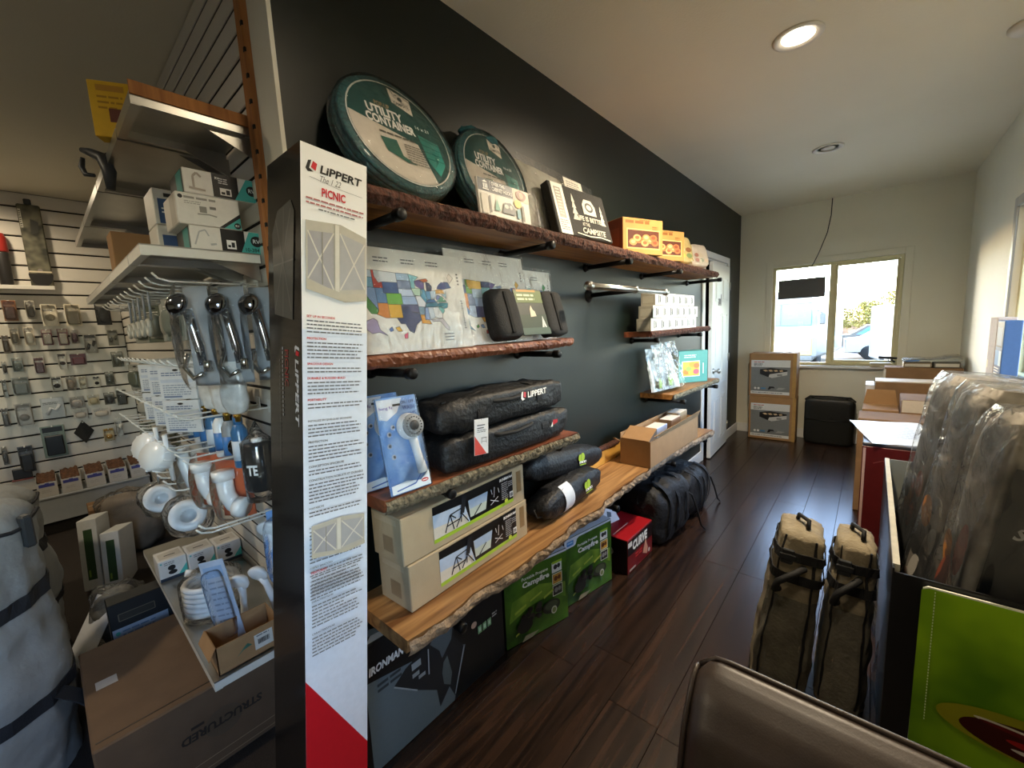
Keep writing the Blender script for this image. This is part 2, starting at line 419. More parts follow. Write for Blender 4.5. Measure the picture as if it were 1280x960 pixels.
def window_right():
    r = thing('window_2', None, None, (XR, 0, 0)); r['kind'] = 'structure'
    ALU = mat('grey_metal_window_frame', 'a8a7a2', 0.4, var=0.05)
    q = MB(); t = .06
    q.box(-.012, 0, RY1, RY1 + t, RZ0 - .02, RZ1 + t, ALU, .003); q.box(-.012, 0, RY0 - t, RY0, RZ0 - .02, RZ1 + t, ALU, .003); q.box(-.012, 0, RY0, RY1, RZ1, RZ1 + t, ALU, .003)
    q.build('casing', r)
    q = MB(); f = .035
    q.box(.03, .09, RY0, RY0 + f, RZ0, RZ1, VIN, .004); q.box(.03, .09, RY1 - f, RY1, RZ0, RZ1, VIN, .004)
    q.box(.03, .09, RY0 + f, RY1 - f, RZ0, RZ0 + f, VIN, .004); q.box(.03, .09, RY0 + f, RY1 - f, RZ1 - f, RZ1, VIN, .004)
    q.build('window_frame', r)
    q = MB(); q.box(.058, .062, RY0 + f, RY1 - f, RZ0 + f, RZ1 - f, GLASS); q.build('pane', r)
    q = MB(); q.box(-.09, .03, RY0 - .06, RY1 + .08, RZ0 - .03, RZ0, TRIMW, .006); q.build('window_sill', r)
    # shop front window behind the camera side
    s = thing('window_3', None, None, (XR, 0, 0)); s['kind'] = 'structure'
    q = MB()
    for a in (-1.10, -.34): q.box(.03, .09, a, a + .04, .92, 2.07, ALU, .004)
    for a in (.92, 2.03): q.box(.03, .09, -1.06, -.34, a, a + .04, ALU, .004)
    q.build('window_frame', s)
    for a in (-1.06,):
        q = MB(); q.box(.058, .062, a, a + .72, .96, 2.03, GLASS); q.build('pane', s)
window_right()
# door_1: white six panel door standing a hand open
def door():
    r = thing('door_1', None, None, (0.018, 5.25, 0), 90 + 175.0); r['kind'] = 'structure'
    DW = mat('white_door_paint', 'e2e3de', 0.4, var=0.03); w_ = .76; t = .036
    # local x runs from the hinge to the latch; +y side faces the room
    r.rotation_euler = (0, 0, R(-90 + 2.2)); r.location.x = .004
    q = MB(); q.box(0.004, w_, -.0, t, .012, 2.03, DW, .002); slab = q.build('door_slab', r)
    xs = ((.11, .345), (.415, .65)); zs = ((.14, .62), (.76, 1.52), (1.64, 1.90))
    for a, c in xs:
        for e, g in zs:
            m = MB()
            m.box(a, c, t - .001, t + .003, e, e + .012, DW, .001); m.box(a, c, t - .001, t + .003, g - .012, g, DW, .001)
            m.box(a, a + .012, t - .001, t + .003, e + .012, g - .012, DW, .001); m.box(c - .012, c, t - .001, t + .003, e + .012, g - .012, DW, .001)
            m.box(a + .03, c - .03, t - .001, t + .006, e + .03, g - .03, DW, .006)
            m.build('door_panel', slab)
    NICK = mat('satin_nickel', 'b9b6ae', 0.3, 1.0, var=0.05)
    q = MB(); q.lathe([(.03, 0), (.03, .006), (.012, .01), (.012, .035), (.026, .045), (.028, .058), (.018, .07)], NICK, 18, (w_ - .065, t, .93), (0, 1, 0)); q.build('door_knob', slab)
    for zz in (.22, 1.02, 1.82):
        q = MB(); q.tube([(0.0, t + .004, zz - .045), (0.0, t + .004, zz + .045)], .007, NICK, 8); q.box(-.002, .03, t, t + .002, zz - .045, zz + .045, NICK); q.build('hinge', slab)
    q = MB(); q.box(.40, .52, t, t + .004, 1.60, 1.72, ink('8d8a84')); q.box(.415, .505, t + .004, t + .0045, 1.615, 1.705, ink('4d4a48')); q.build('door_sign', slab)
    c = thing('trim_1', None, None, (0, 0, 0)); c['kind'] = 'structure'
    for nm, a in (('casing_board', (4.375, 4.44, 0, 2.14)), ('casing_board', (5.275, 5.34, 0, 2.14)), ('casing_head', (4.44, 5.275, 2.075, 2.14))):
        q = MB(); q.box(0, .018, a[0], a[1], a[2], a[3], TRIMW, .004); q.build(nm, c)
    q = MB(); q.box(-.1, 0, 4.44, 4.462, 0, 2.075, TRIMW); q.box(-.1, 0, 5.253, 5.275, 0, 2.075, TRIMW); q.box(-.1, 0, 4.462, 5.253, 2.055, 2.075, TRIMW); q.build('door_jamb', c)
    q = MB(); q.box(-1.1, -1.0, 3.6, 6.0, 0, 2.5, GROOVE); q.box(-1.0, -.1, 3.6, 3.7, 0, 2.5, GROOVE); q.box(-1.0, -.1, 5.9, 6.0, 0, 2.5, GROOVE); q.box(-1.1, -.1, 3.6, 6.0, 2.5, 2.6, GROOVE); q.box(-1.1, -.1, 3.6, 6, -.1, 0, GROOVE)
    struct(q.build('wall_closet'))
door()
# outside
ASPH = mat('pale_asphalt', '77726a', 0.9, var=0.15, vs=8); GZ = -0.7
b = MB(); b.box(-60, 80, YF + 2.2, 140, GZ - .2, GZ, ASPH); b.box(XR + .6, 80, -40, YF + 2.2, GZ - .2, GZ, ASPH); struct(b.build('ground_outside'))
b = MB(); b.box(-3, XR + .6, YF + .14, YF + 2.2, -.8, 0, mat('pale_concrete', 'bdb8ac', 0.85, bump=.1)); struct(b.build('porch_slab'))
# ceiling lamps
TW = mat('white_lamp_ring', 'd8d2c4', 0.4, var=0.03)
def downlight(x, y, lit, label):
    r = thing('downlight', label, 'ceiling light', (x, y, H), group=None)
    q = MB(); q.lathe([(.098, 0), (.098, -.006), (.088, -.009), (.068, -.004), (.066, .0)], TW, 32); q.build('trim_ring', r)
    q = MB(); q.lathe([(.067, 0), (.066, -.001), (.0665, .0005)], mat('lamp_recess', '6b6250' if not lit else 'f0e2c8', .5), 28); rec = q.build('recess', r)
    lens = mat('glowing_lamp_lens', 'fff0d8', .4, emit=14) if lit else mat('frosted_lamp_lens_off', 'c9c2b0', .3)
    q = MB(); rr = .064 if lit else .046
    q.lathe([(rr, -.0015), (rr * .9, -.004), (rr * .5, -.006), (.001, -.007)], lens, 28); q.build('lens', rec)
downlight(.972, 2.42, True, 'lit round recessed ceiling light, the one nearer the camera')
downlight(.968, 4.115, False, 'unlit round recessed ceiling light, nearer the window')
ordn = ('first', 'second', 'third', 'fourth', 'fifth', 'sixth', 'seventh', 'eighth', 'ninth', 'tenth', 'eleventh', 'twelfth', 'thirteenth', 'fourteenth')
# ------------------------------------------------------------------ live-edge shelves on the green-black wall
OAK = wood('amber_oak_board', '7a4a22', 'b8813f', 5.0, 0.45, 'Y', 0.12, 5)
PINE = wood('pale_pine_board', '6b4524', 'b58a58', 4.0, 0.42, 'Y', 0.1, 6)
REDW = wood('red_brown_board', '5c3020', '9a5a38', 5.0, 0.42, 'Y', 0.1, 4)
BARKD = mat('dark_red_bark', '5a3426', 0.9, var=0.7, vs=55, bump=1.0, bs=70)
BARKG = mat('grey_lichen_bark', '8d8168', 0.95, var=0.7, vs=60, bump=1.0, bs=80)
BARKW = mat('weathered_tan_bark', 'b09678', 0.9, var=0.7, vs=22, bump=0.8, bs=60)
IRON = mat('black_iron_pipe', '1b1b1c', 0.42, 0.6, var=0.15, bump=.05)
GALV = mat('galvanised_steel', 'b8b9b6', 0.28, 1.0, var=0.12, vs=40)
def shelf(label, y0, y1, zt, th, depth, wm, bark, amp=.012, seed=1, slope=0.0):
    r = thing('live_edge_shelf', label, 'shelf', (0, y0, zt)); n = 44; L = y1 - y0
    ed = lambda t: depth(t) + amp * (noise.noise(Vector((t * L * 5.0, seed, 0))) + .5 * noise.noise(Vector((t * L * 13.0, seed, 4))))
    def sec(t):
        d = ed(t); y = t * L
        return [(0.001, y, -th), (0.001, y, 0), (d - .016, y, 0), (d - .018, y, -th * .35), (d - .028, y, -th)]
    vs = []; fs = []
    for i in range(n + 1): vs += sec(i / n)
    for i in range(n):
        for k in range(5):
            fs.append((i * 5 + k, i * 5 + (k + 1) % 5, (i + 1) * 5 + (k + 1) % 5, (i + 1) * 5 + k))
    fs += [tuple(range(5)), tuple(range(n * 5, n * 5 + 5))[::-1]]
    b = MB(); b.raw(vs, fs, wm); flip_fix(b.build('board', r))
    b = MB(); m = 130; vs = []; fs = []
    for i in range(m + 1):
        t = i / m; d = ed(t); y = t * L
        for k in range(5):
            a = k / 4; h = -.002 - (th + .004) * a
            q = .004 + .010 * math.sin(PI * a) + .005 * noise.noise(Vector((y * 40, a * 3, seed))) + .004 * noise.noise(Vector((y * 90, a * 7, seed)))
            vs.append((d - .014 + q - (.010 * a), y, h + .004 * noise.noise(Vector((y * 30, a, seed + 9)))))
    for i in range(m):
        for k in range(4): fs.append((i * 5 + k, (i + 1) * 5 + k, (i + 1) * 5 + k + 1, i * 5 + k + 1))
    b.raw(vs, fs, bark); b.build('bark_edge', r)
    return r
Z1, Z2, Z3, Z4, Z5, Z6 = 1.866, 1.404, 0.972, 0.572, 1.402, 0.942
shelf('long amber live-edge shelf highest on the dark wall, holding round teal containers', .612, 3.98, Z1, .042, lambda t: .262, OAK, BARKD, .014, 1)
shelf('short red-brown live-edge shelf carrying the state map packs', .62, 1.80, Z2, .034, lambda t: .20 - .05 * max(0, t - .8) * 5, REDW, REDW, .008, 2)
shelf('red-brown shelf with grey lichen bark edge under the black duffel bags', .62, 1.60, Z3, .040, lambda t: .235 + .06 * t, REDW, BARKG, .012, 3)
shelf('longest pale live-edge plank shelf near the floor, wavy front edge', .60, 3.52, Z4, .048, lambda t: .30 + .03 * math.sin(t * 5.5 + 1) + .06 * t, PINE, BARKW, .03, 4)
shelf('short shelf by the door stacked with small white boxes', 2.66, 3.98, Z5, .036, lambda t: .205, REDW, BARKD, .01, 5)
shelf('short shelf by the door holding plastic pouches and the teal box', 2.92, 3.92, Z6, .036, lambda t: .26 + .04 * t, OAK, BARKG, .012, 6)
def bracket(y, z, l, label):
    r = thing('pipe_bracket', label, 'bracket', (0, y, z))
    b = MB(); b.lathe([(.024, 0), (.024, .006), (.018, .010), (.017, .022), (.001, .022)], IRON, 20, (0, 0, 0), (1, 0, 0)); b.build('wall_flange', r)
    b = MB(); b.tube([(.012, 0, 0), (l - .02, 0, 0)], .0135, IRON, 12); b.build('pipe', r)
    b = MB(); b.lathe([(.0175, l - .032), (.0175, l - .004), (.014, l), (.001, l)], IRON, 14, (0, 0, 0), (1, 0, 0)); b.build('end_cap', r)
for i, y in enumerate((.715, 1.44, 2.17, 2.95, 3.93)): bracket(y, Z1 - .071, .292, 'black pipe bracket under the highest shelf, number %s from the tent carton' % ('one', 'two', 'three', 'four', 'five')[i])
for i, y in enumerate((.74, 1.52)): bracket(y, Z2 - .062, .25, 'black pipe bracket under the state map shelf, %s end' % ('tent carton', 'right')[i])
for i, y in enumerate((.86, 1.50)): bracket(y, Z3 - .055, .25, 'black pipe bracket under the duffel bag shelf, %s end' % ('tent carton', 'right')[i])
for i, y in enumerate((.80, 1.9, 2.75, 3.44)): bracket(y, Z4 - .078, .33, 'black pipe bracket under the lowest plank shelf, number %s from the tent carton' % ('one', 'two', 'three', 'four')[i])
for i, y in enumerate((2.78, 3.72)): bracket(y, Z5 - .064, .2, 'black pipe bracket under the white box shelf, %s end' % ('camera', 'door')[i])
for i, y in enumerate((3.02, 3.84)): bracket(y, Z6 - .064, .3, 'black pipe bracket under the pouch and teal box shelf, %s end' % ('camera', 'door')[i])
r = thing('hanging_rail', 'bare galvanised pipe clothes rail on one black arm', 'rail', (0, 2.15, 1.645))
b = MB(); b.tube([(.285, -.43, 0), (.285, .51, 0)], .016, GALV, 14); b.build('rail_pipe', r)
for y in (-.44, .06, .50):
    b = MB(); b.tube([(.285, y, 0), (.285, y + .03, 0)], .0205, GALV, 14); b.build('fitting', r)
b = MB(); b.tube([(.012, .05, -.008), (.27, .07, -.002)], .0135, IRON, 12); b.build('arm', r)
b = MB(); b.lathe([(.04, 0), (.04, .006), (.022, .010), (.02, .022)], IRON, 20, (0, .05, -.008), (1, 0, 0)); b.build('wall_flange', r)
# ------------------------------------------------------------------ the tall tent carton leaning on the shelf end
KRAFT = mat('kraft_cardboard', 'a37e55', 0.85, var=0.10, vs=14, bump=.1, bs=300)
KRAFTL = mat('pale_kraft_cardboard', 'b3a283', 0.8, var=0.07, vs=14, bump=.08, bs=300)
KRAFTD = mat('brown_cardboard', '8a6a4a', 0.88, var=0.12, vs=14, bump=.1, bs=300)
GLOSSB = mat('black_gloss_card', '151414', 0.22, var=0.1, vs=5, coat=.3)
GLOSSW = mat('white_gloss_card', 'efefec', 0.35, var=0.02, coat=.2)
PHOTOT = ink('b9b4a4'); PHOTOD = ink('8c877a'); PHOTOL = ink('d4cfc0')
def tent(f, x, y, w, h):
    f.poly([(x, y + h * .06), (x + w * .62, y - h * .06), (x + w, y), (x + w, y + h * .9), (x + w * .55, y + h), (x, y + h * .95)], PHOTOT)
    f.poly([(x + w * .03, y + h * .2), (x + w * .44, y + h * .08), (x + w * .44, y + h * .86), (x + w * .03, y + h * .82)], ink('a2a0a0'))
    f.poly([(x + w * .54, y + h * .10), (x + w * .97, y + h * .16), (x + w * .97, y + h * .8), (x + w * .54, y + h * .88)], ink('abaaa8'))
    for a, c in (((.03, .2), (.44, .86)), ((.03, .82), (.44, .08)), ((.54, .10), (.97, .8)), ((.54, .88), (.97, .16))):
        f.line([(x + w * a[0], y + h * a[1]), (x + w * c[0], y + h * c[1])], w * .022, PHOTOL)
    f.line([(x + w * .49, y - h * .02), (x + w * .49, y + h * .98)], w * .07, PHOTOL)
    f.line([(x + w * .25, y + h * .14), (x + w * .25, y + h * .84)], w * .015, PHOTOD)
    f.poly([(x, y + h * .06), (x + w * .62, y - h * .06), (x + w, y), (x + w, y + h * .1), (x + w * .62, y + h * .05), (x, y + h * .18)], ink('bdb6a2'))
def lippert_mark(f, x, y, h, m, txt=None, w=None, rot=0):
    c, s_ = math.cos(R(rot)), math.sin(R(rot))
    T = lambda a, b_: (x + a * c - b_ * s_, y + a * s_ + b_ * c)
    f.poly([T(0, h * .2), T(h * .25, h), T(h * .55, h * 1.1), T(h * .35, h * .3), T(h * .75, h * .05), T(h * .2, -h * .05)], m)
    f.poly([T(h * .5, h * .4), T(h * .7, h * 1.05), T(h * 1.1, h * .9), T(h * .95, h * .2)], REDI)
    if txt:
        q = T(h * 1.35, h * .12); f.text(txt, q[0], q[1], h * .8, m, w=w, bold=1.5, shear=.15, rot=rot)
def tent_carton():
    w, d, h = .164, .20, 1.90
    r = thing('tent_carton', 'tall white and black pop-up tent carton leaning beside the shelves', 'box', (.20, .337, .0087), 90, ry=5.83)
    b = MB(); b.box(-w / 2, w / 2, -d / 2, d / 2, 0, h, GLOSSB, .002); b.build('box_body', r)
    f = front(w, d, h)
    f.rect(.001, .001, w - .002, h - .003, GLOSSW)
    f.rect(.001, .36, w - .002, h - .363 - .42, ink('dfe7f2', .3))  # bluish tint of cool daylight on the lower front, put into the colour
    f.poly([(.001, .001), (w - .001, .001), (w - .001, .362), (.001, .628)], ink('c01c26', .3))
    lippert_mark(f, .012, 1.838, .024, BLACK, 'LiPPERT', .105)
    f.text('The 1 22', .045, 1.822, .014, ink('33312f'), w=.05, bold=-.3, shear=.4)
    f.line([(.02, 1.826), (.09, 1.818), (.15, 1.816)], .0008, GREYI)
    f.text('PICNIC', .048, 1.789, .020, REDI, w=.058, bold=1.6)
    f.lines(.012, 1.776, .145, 2, .010, .0035, ink('b06a6a'), .1); f.lines(.04, 1.756, .09, 1, .01, .003, GREYI, .1)
    tent(f, .010, 1.56, .150, .175)
    z = 1.505
    for t, n in (('SET UP IN SECONDS', 4), ('PROTECTION', 5), ('SPACIOUS DESIGN', 2), ('DURABLE & RUGGED BUILD', 4), ('PORTABILITY', 2)):
        f.text(t, .010, z, .0055, REDI, bold=1.2); f.lines(.010, z - .009, .14, n, .0085, .0030, GREYI); z -= .0085 * n + .017
    z -= .016
    for a in (('INSTALLEZ EN QUELQUES SECONDES', 4), ('PROTECTION', 5), ('CONCEPTION SPACIEUSE', 2), ('CONSTRUCTION ROBUSTE ET DURABLE', 6), ('PORTABILITÉ', 2)):
        f.text(a[0], .010, z, .0055, ink('44464a'), bold=.8); f.lines(.010, z - .009, .14, a[1], .0085, .0030, GREYI); z -= .0085 * a[1] + .016
    z -= .014
    for a in (('INSTALACIÓN EN SEGUNDOS', 3), ('PROTECCIÓN', 5), ('DISEÑO ESPACIOSO', 2), ('CONSTRUCCIÓN RESISTENTE', 5)):
        f.text(a[0], .010, z, .0055, ink('44464a'), bold=.8); f.lines(.010, z - .009, .14, a[1], .0085, .0030, GREYI); z -= .0085 * a[1] + .015
    tent(f, .014, .928, .135, .088)
    z = .895
    for a in (('FEATURES', 6), ('CARACTÉRISTIQUES', 7), ('CARACTERÍSTICAS', 6)):
        f.text(a[0], .012, z, .006, REDI if a[0] == 'FEATURES' else ink('44464a'), bold=.8); f.lines(.012, z - .010, .135, a[1], .0085, .003, GREYI, .5); z -= .0085 * a[1] + .020
    f.done('printed_front', r)
    f = leftside(w, d, h); WM = ink('c9c9cb', .3)
    lippert_mark(f, .162, 1.44, .024, WM, 'LiPPERT', .16, rot=-90)
    f.text('PICNIC', .105, 1.43, .019, ink('8e1f22'), w=.09, bold=.5, rot=-90)
    f.lines(.088, 1.43, .006, 16, .011, .007, ink('8a8a8c'), .1); f.lines(.070, 1.40, .003, 26, .010, .006, ink('5a5a5c'))
    f.poly([(.045, 1.52), (.155, 1.50), (.17, 1.75), (.15, 1.78), (.07, 1.77), (.035, 1.72)], ink('55524c', .3))
    for a in (((.05, 1.53), (.15, 1.76)), ((.15, 1.52), (.06, 1.75)), ((.10, 1.51), (.11, 1.77)), ((.045, 1.64), (.165, 1.64))): f.line(list(a), .004, ink('77736a', .3))
    f.done('printed_side', r, 'dark printed side with red and grey lettering')
tent_carton()
# ------------------------------------------------------------------ top shelf goods
TEALN = mat('teal_nylon_mesh', '2f6f72', 0.45, var=0.5, vs=90, bump=.4, bs=160, coat=.25)
TEALC = mat('teal_cloth', '1c5a60', 0.85, var=.3, vs=40, bump=.3)
def disc_container(label, y, x, rad, lean, rz, cloth=False):
    r = thing('folded_container', label, 'container', (x, y, Z1 + .003 + .0365 * math.sin(R(lean))), 90 + rz, rx=-lean)
    b = MB(); t0 = .0
    for k in range(4):
        o = .004 * (k % 2); rr = rad - o
        b.lathe([(rr - .035, k * .017), (rr - .006, k * .017), (rr, k * .017 + .008), (rr - .006, k * .017 + .016), (rr - .035, k * .017 + .016)], TEALN, 44, (0, .034, rad), (0, -1, 0))
    b.lathe([(.001, 0), (rad - .02, 0), (rad - .02, .062), (.001, .062)], TEALN, 44, (0, .034, rad), (0, -1, 0)); b.build('folded_body', r)
    f = Face((0, -.0365, rad)); lab = rad * .87
    f.disc(0, 0, lab, lab, ink('dfe4dc', .3, .3), 44); f.disc(0, 0, lab * .975, lab * .975, ink('1f5552', .3, .3), 44)
    q = lab * .97; pts = []
    arc = lambda a0, a1, n=14: [(q * math.cos(R(a0 + (a1 - a0) * i / n)), q * math.sin(R(a0 + (a1 - a0) * i / n))) for i in range(n + 1)]
    f.poly(arc(172, 298) + [(q * .28, -q * .12), (-q * .3, 0)], ink('d9d2c6', .35, .3))
    f.poly([(-q * .02, q * .96), (q * .42, q * .87), (q * .40, q * .52), (-q * .01, q * .66)], ink('e6e0d4'))
    f.poly([(q * .08, q * .86), (q * .14, q * .98 * .9), (q * .18, q * .86)], ink('3a4a44')); f.disc(q * .2, q * .80, q * .05, q * .05, ink('3a4a44'), 10); f.text('CAMPSITE', q * .03, q * .64, q * .07, ink('3a4a44'), w=q * .33, bold=.6)
    f.text('POP-UP', -q * .42, q * .44, q * .10, ink('a9926a'), w=q * .3)
    f.text('UTILITY', -q * .62, q * .24, q * .19, WHITE, w=q * .72, bold=2); f.text('CONTAINER', -q * .68, q * .04, q * .19, WHITE, w=q * .98, bold=2)
    f.poly([(-q * .52, -q * .22), (-q * .2, -q * .2), (-q * .16, -q * .50), (q * .1, -q * .62), (-q * .1, -q * .62), (-q * .46, -q * .48)], ink('2d6a5c'))
    f.lines(-q * .5, -q * .12, q * .8, 1, .01, q * .03, ink('5a5a52')); f.lines(-q * .06, -q * .24, q * .45, 8, q * .052, q * .018, ink('77746c'))
    f.poly([(q * .34, q * .1), (q * .78, q * .02), (q * .80, -q * .42), (q * .58, -q * .72), (q * .40, -q * .45)], ink('2f8a80', .4, .2))
    for k in range(4): f.line([(q * .37, q * (.04 - .14 * k)), (q * .79, q * (-.02 - .12 * k))], q * .02, ink('1f6a64'))
    f.text('16 x 21', q * .34, q * .22, q * .07, ink('cfd8d0'), w=q * .3)
    f.done('printed_label', r)
    if cloth:
        b = MB(); b.blob((-.02, .0, rad * 2 - .012), (.085, .03, .02), TEALC, 24, 12, .9, .9, .012, 30, 3); b.blob((.03, -.025, rad * 2 - .03), (.05, .015, .022), TEALC, 16, 10, .9, .9, .008, 30, 5); b.build('drawstring_top', r)
    b = MB(); b.lathe([(rad * .5, .0), (rad * .97, .0), (rad + .004, .018), (rad + .003, .04), (rad + .003, .06), (rad * .98, .074), (rad * .5, .0765), (.001, .0765)], CLEAR, 40, (0, .036, rad), (0, -1, 0)); b.build('plastic_wrap', r)
    return r
disc_container('largest round folded teal container with a printed disc label', .855, .175, .213, 22, 0)
disc_container('smaller round teal container with drawstring cloth, behind the hook pack', 1.285, .150, .190, 16, 0, True)
def hook_pack():
    w, d, h = .285, .012, .128
    r = thing('hook_pack', 'flat navy and white cabinet hook pack standing before the smaller teal container', 'hooks', (.236, 1.218, Z1 + .002), 90, rx=-6)
    b = MB(); b.box(-w / 2, w / 2, -d / 2, d / 2, 0, h, ink('d8d4ca'), .002); b.build('card', r)
    f = front(w, d, h); f.rect(.002, .082, w - .10, .044, NAVY); f.rect(w - .096, .08, .094, .046, ink('d9b59a'))
    f.poly([(.025, .114), (.038, .122), (.052, .114)], WHITE); f.rect(.028, .094, .005, .016, WHITE); f.rect(.036, .094, .005, .016, WHITE); f.rect(.044, .094, .005, .016, WHITE); f.rect(.024, .088, .03, .004, WHITE); f.rect(.062, .088, .001, .034, WHITE)
    f.text('OVER-THE-', .07, .109, .012, WHITE, w=.075, bold=1); f.text('CABINET HOOKS', .07, .090, .014, WHITE, w=.112, bold=1)
    f.disc(w - .05, .104, .03, .018, ink('7a3e24')); f.disc(w - .05, .104, .012, .012, ink('c8906a')); f.disc(w - .075, .068, .022, .016, YELL, 14)
    f.rect(.01, .004, .034, .07, ink('bfb8aa')); f.rect(.05, .01, .008, .06, ink('4a4640'))
    f.poly([(.075, .022), (.105, .022), (.09, .066)], ink('5aa08c')); f.poly([(.115, .02), (.19, .02), (.19, .045), (.165, .062), (.13, .058)], ink('5a5e60'))
    f.disc(.14, .045, .012, .008, ink('c9ccc4'), 10); f.disc(.165, .045, .008, .008, ink('c9ccc4'), 10); f.rect(.2, .012, .02, .035, ink('6aa7b4')); f.rect(.23, .004, .012, .06, ink('6b655c'))
    f.done('printed_front', r)
hook_pack()
def grey_pouch():
    w, d, h = .60, .02, .36
    r = thing('tablecloth_pack', 'grey tree-print pack leaning on the wall behind the black shirt box', 'packet', (.13, 1.79, Z1 + .004), 90, rx=-14)
    b = MB(); b.grid(lambda u, v: Vector((-w / 2 + w * u, -d * (1 - abs(2 * u - 1) ** 6) * (1 - abs(2 * v - 1) ** 6) - .003 * noise.noise(Vector((u * 9, v * 6, 2))), h * v - .03 * u * v)), 20, 14, mat('pale_grey_fabric', 'a9a79a', .8, var=.12, vs=25)); b.grid(lambda u, v: Vector((-w / 2 + w * (1 - u), .002, h * v - .03 * (1 - u) * v)), 4, 4, ink('8f8d84')); b.build('folded_cloth', r)
    f = Face((-w / 2, -d - .005, 0)); TR = ink('6d6c66')
    for i in range(11): x = .05 + .045 * i; hh = .10 + .05 * ((i * 7) % 3); f.poly([(x, .04), (x + .05, .04), (x + .026, .04 + hh)], TR)
    f.done('tree_print', r)
    f = Face((-w / 2, -d - .007, 0)); f.rect(.36, .27, .17, .075, ink('e4dfd0')); f.lines(.38, .325, .12, 4, .012, .005, GREYI); f.rect(.40, .275, .05, .012, BLACK); f.done('hang_label', r)
    b = MB(); b.grid(lambda u, v: Vector((-w / 2 - .004 + (w + .03) * u, -d - .012 - .004 * noise.noise(Vector((u * 12, v * 8, 1))), -.004 + (h + .01) * v - .03 * u * v)), 18, 12, CLEAR); b.build('plastic_sleeve', r)
grey_pouch()
def black_box():
    w, d, h = .45, .045, .252
    r = thing('doormat_pack', 'black boxed mat with white camp drawing and text strip, between grey pack and kraft boxes', 'mat', (.205, 1.83, Z1 + .009), 90 - 4, rx=-15)
    b = MB(); b.box(-w / 2, w / 2, -d / 2, d / 2, 0, h, mat('black_rubber_mat', '24231f', .75, var=.3, vs=120, bump=.4, bs=250), .004); b.build('mat_body', r)
    f = front(w, d, h); C_ = ink('d8d4c4', .7)
    f.rect(.02, .002, .085, h - .004, ink('dcd6c6')); f.rect(.035, .08, .05, .15, ink('7a7468')); f.lines(.045, .215, .03, 9, .015, .007, C_, .1); f.lines(.03, .065, .065, 5, .011, .005, GREYI)
    for x, s_ in ((.165, 1.0), (.395, .8)):
        for k in range(4): f.poly([(x - .026 * s_ * (1 - k * .18), .085 + k * .03 * s_), (x + .026 * s_ * (1 - k * .18), .085 + k * .03 * s_), (x, .085 + k * .03 * s_ + .045 * s_)], C_)
    f.poly([(.235, .125), (.345, .125), (.345, .175), (.32, .205), (.26, .205), (.235, .175)], C_); f.disc(.29, .165, .035, .025, ink('24231f')); f.disc(.29, .165, .022, .014, C_)
    f.text('LIFE IS BETTER', .165, .086, .026, C_, w=.23, bold=1.5); f.text('AT THE', .20, .060, .018, C_, w=.06, bold=1); f.text('CAMPSITE', .19, .022, .03, C_, w=.2, bold=1.2, shear=.2)
    f.line([(.14, .016), (.24, .008), (.34, .014), (.42, .006)], .006, C_)
    f.done('printed_front', r)
black_box()
def kraft_box(label, x, y, rz, w, h, d=.20):
    r = thing('kraft_box', label, 'box', (x, y, Z1 + .002), 90 - rz)
    b = MB(); b.box(-w / 2, w / 2, -d / 2, d / 2, 0, h, mat('golden_kraft_board', 'b88a4a', .7, var=.1, vs=12), .002); b.build('box_body', r)
    f = leftside(w, d, h); f.rect(.004, .002, d - .008, h - .004, ink('7a3a24')); f.rect(.02, .05, d - .05, .10, ink('8a4a30')); f.done('printed_side', r)
    f = front(w, d, h); f.lines(.02, h - .030, w * .6, 1, .012, .016, ink('8a5c2a'), .1); f.lines(w * .72, h - .048, .05, 2, .014, .008, ink('8a5c2a'), .1); f.lines(w * .4, h - .012, .1, 1, .01, .005, ink('8a5c2a'))
    f.rect(.028, .030, w - .055, h - .09, ink('d8b070')); f.rect(.036, .038, w - .071, h - .106, ink('5a2c1c'))
    for i, (a, c) in enumerate(((.2, .35), (.36, .55), (.52, .3), (.66, .55), (.8, .35), (.3, .7), (.55, .75), (.75, .75))):
        f.disc(w * a * .9 + .02, .045 + (h - .12) * c * .8, .032, .02, ink(('c98a52', 'b46a3a', 'd8a468')[i % 3]), 12); f.disc(w * a * .9 + .02, .047 + (h - .12) * c * .8, .018, .01, ink(('e0b880', '8a4426', 'a85c34')[i % 3]), 10)
    f.done('printed_front', r)
kraft_box('kraft picture box with dark red end, the fully visible one on the top shelf', .135, 2.50, 20, .33, .205)
kraft_box('kraft picture box half hidden behind its twin on the top shelf', .130, 2.90, 20, .33, .195)
def clear_case(label, x, y, rz, w, h, tint, cols):
    r = thing('zip_case', label, 'case', (x, y, Z1 + .014), 90 - rz, rx=-12)
    b = MB(); b.blob((0, 0, h / 2), (w / 2, .05, h / 2), tint, 26, 16, .35, .5, .004, 14, 2); b.build('case_body', r)
    b = MB(); b.tube([(-w / 2 + .01, -.03, .02), (-w / 2 + .004, -.03, h * .7), (-w / 4, -.03, h - .006), (w / 4, -.03, h - .006), (w / 2 - .004, -.03, h * .7), (w / 2 - .01, -.03, .02)], .005, ink('b8a24e'), 8); b.build('piping', r)
    f = Face((-w / 2, -.0525, 0))
    for i, c_ in enumerate(cols): f.disc(w * (.25 + .25 * (i % 3)), h * (.25 + .22 * (i // 3)), w * .11, h * .09, ink(c_), 12)
    f.rect(w * .35, h * .12, .03, .03, ink('d9d2c0')); f.done('printed_card', r)
clear_case('clear zip case with yellow piping and picnic pieces, end of the top shelf', .17, 3.22, 18, .30, .20, mat('straw_yellow_case', 'c8b277', .35, coat=.4), ['c86a3a', 'e0c060', '7a8a5a', 'b8492f', 'd8c8a0', '8a5a3a'])
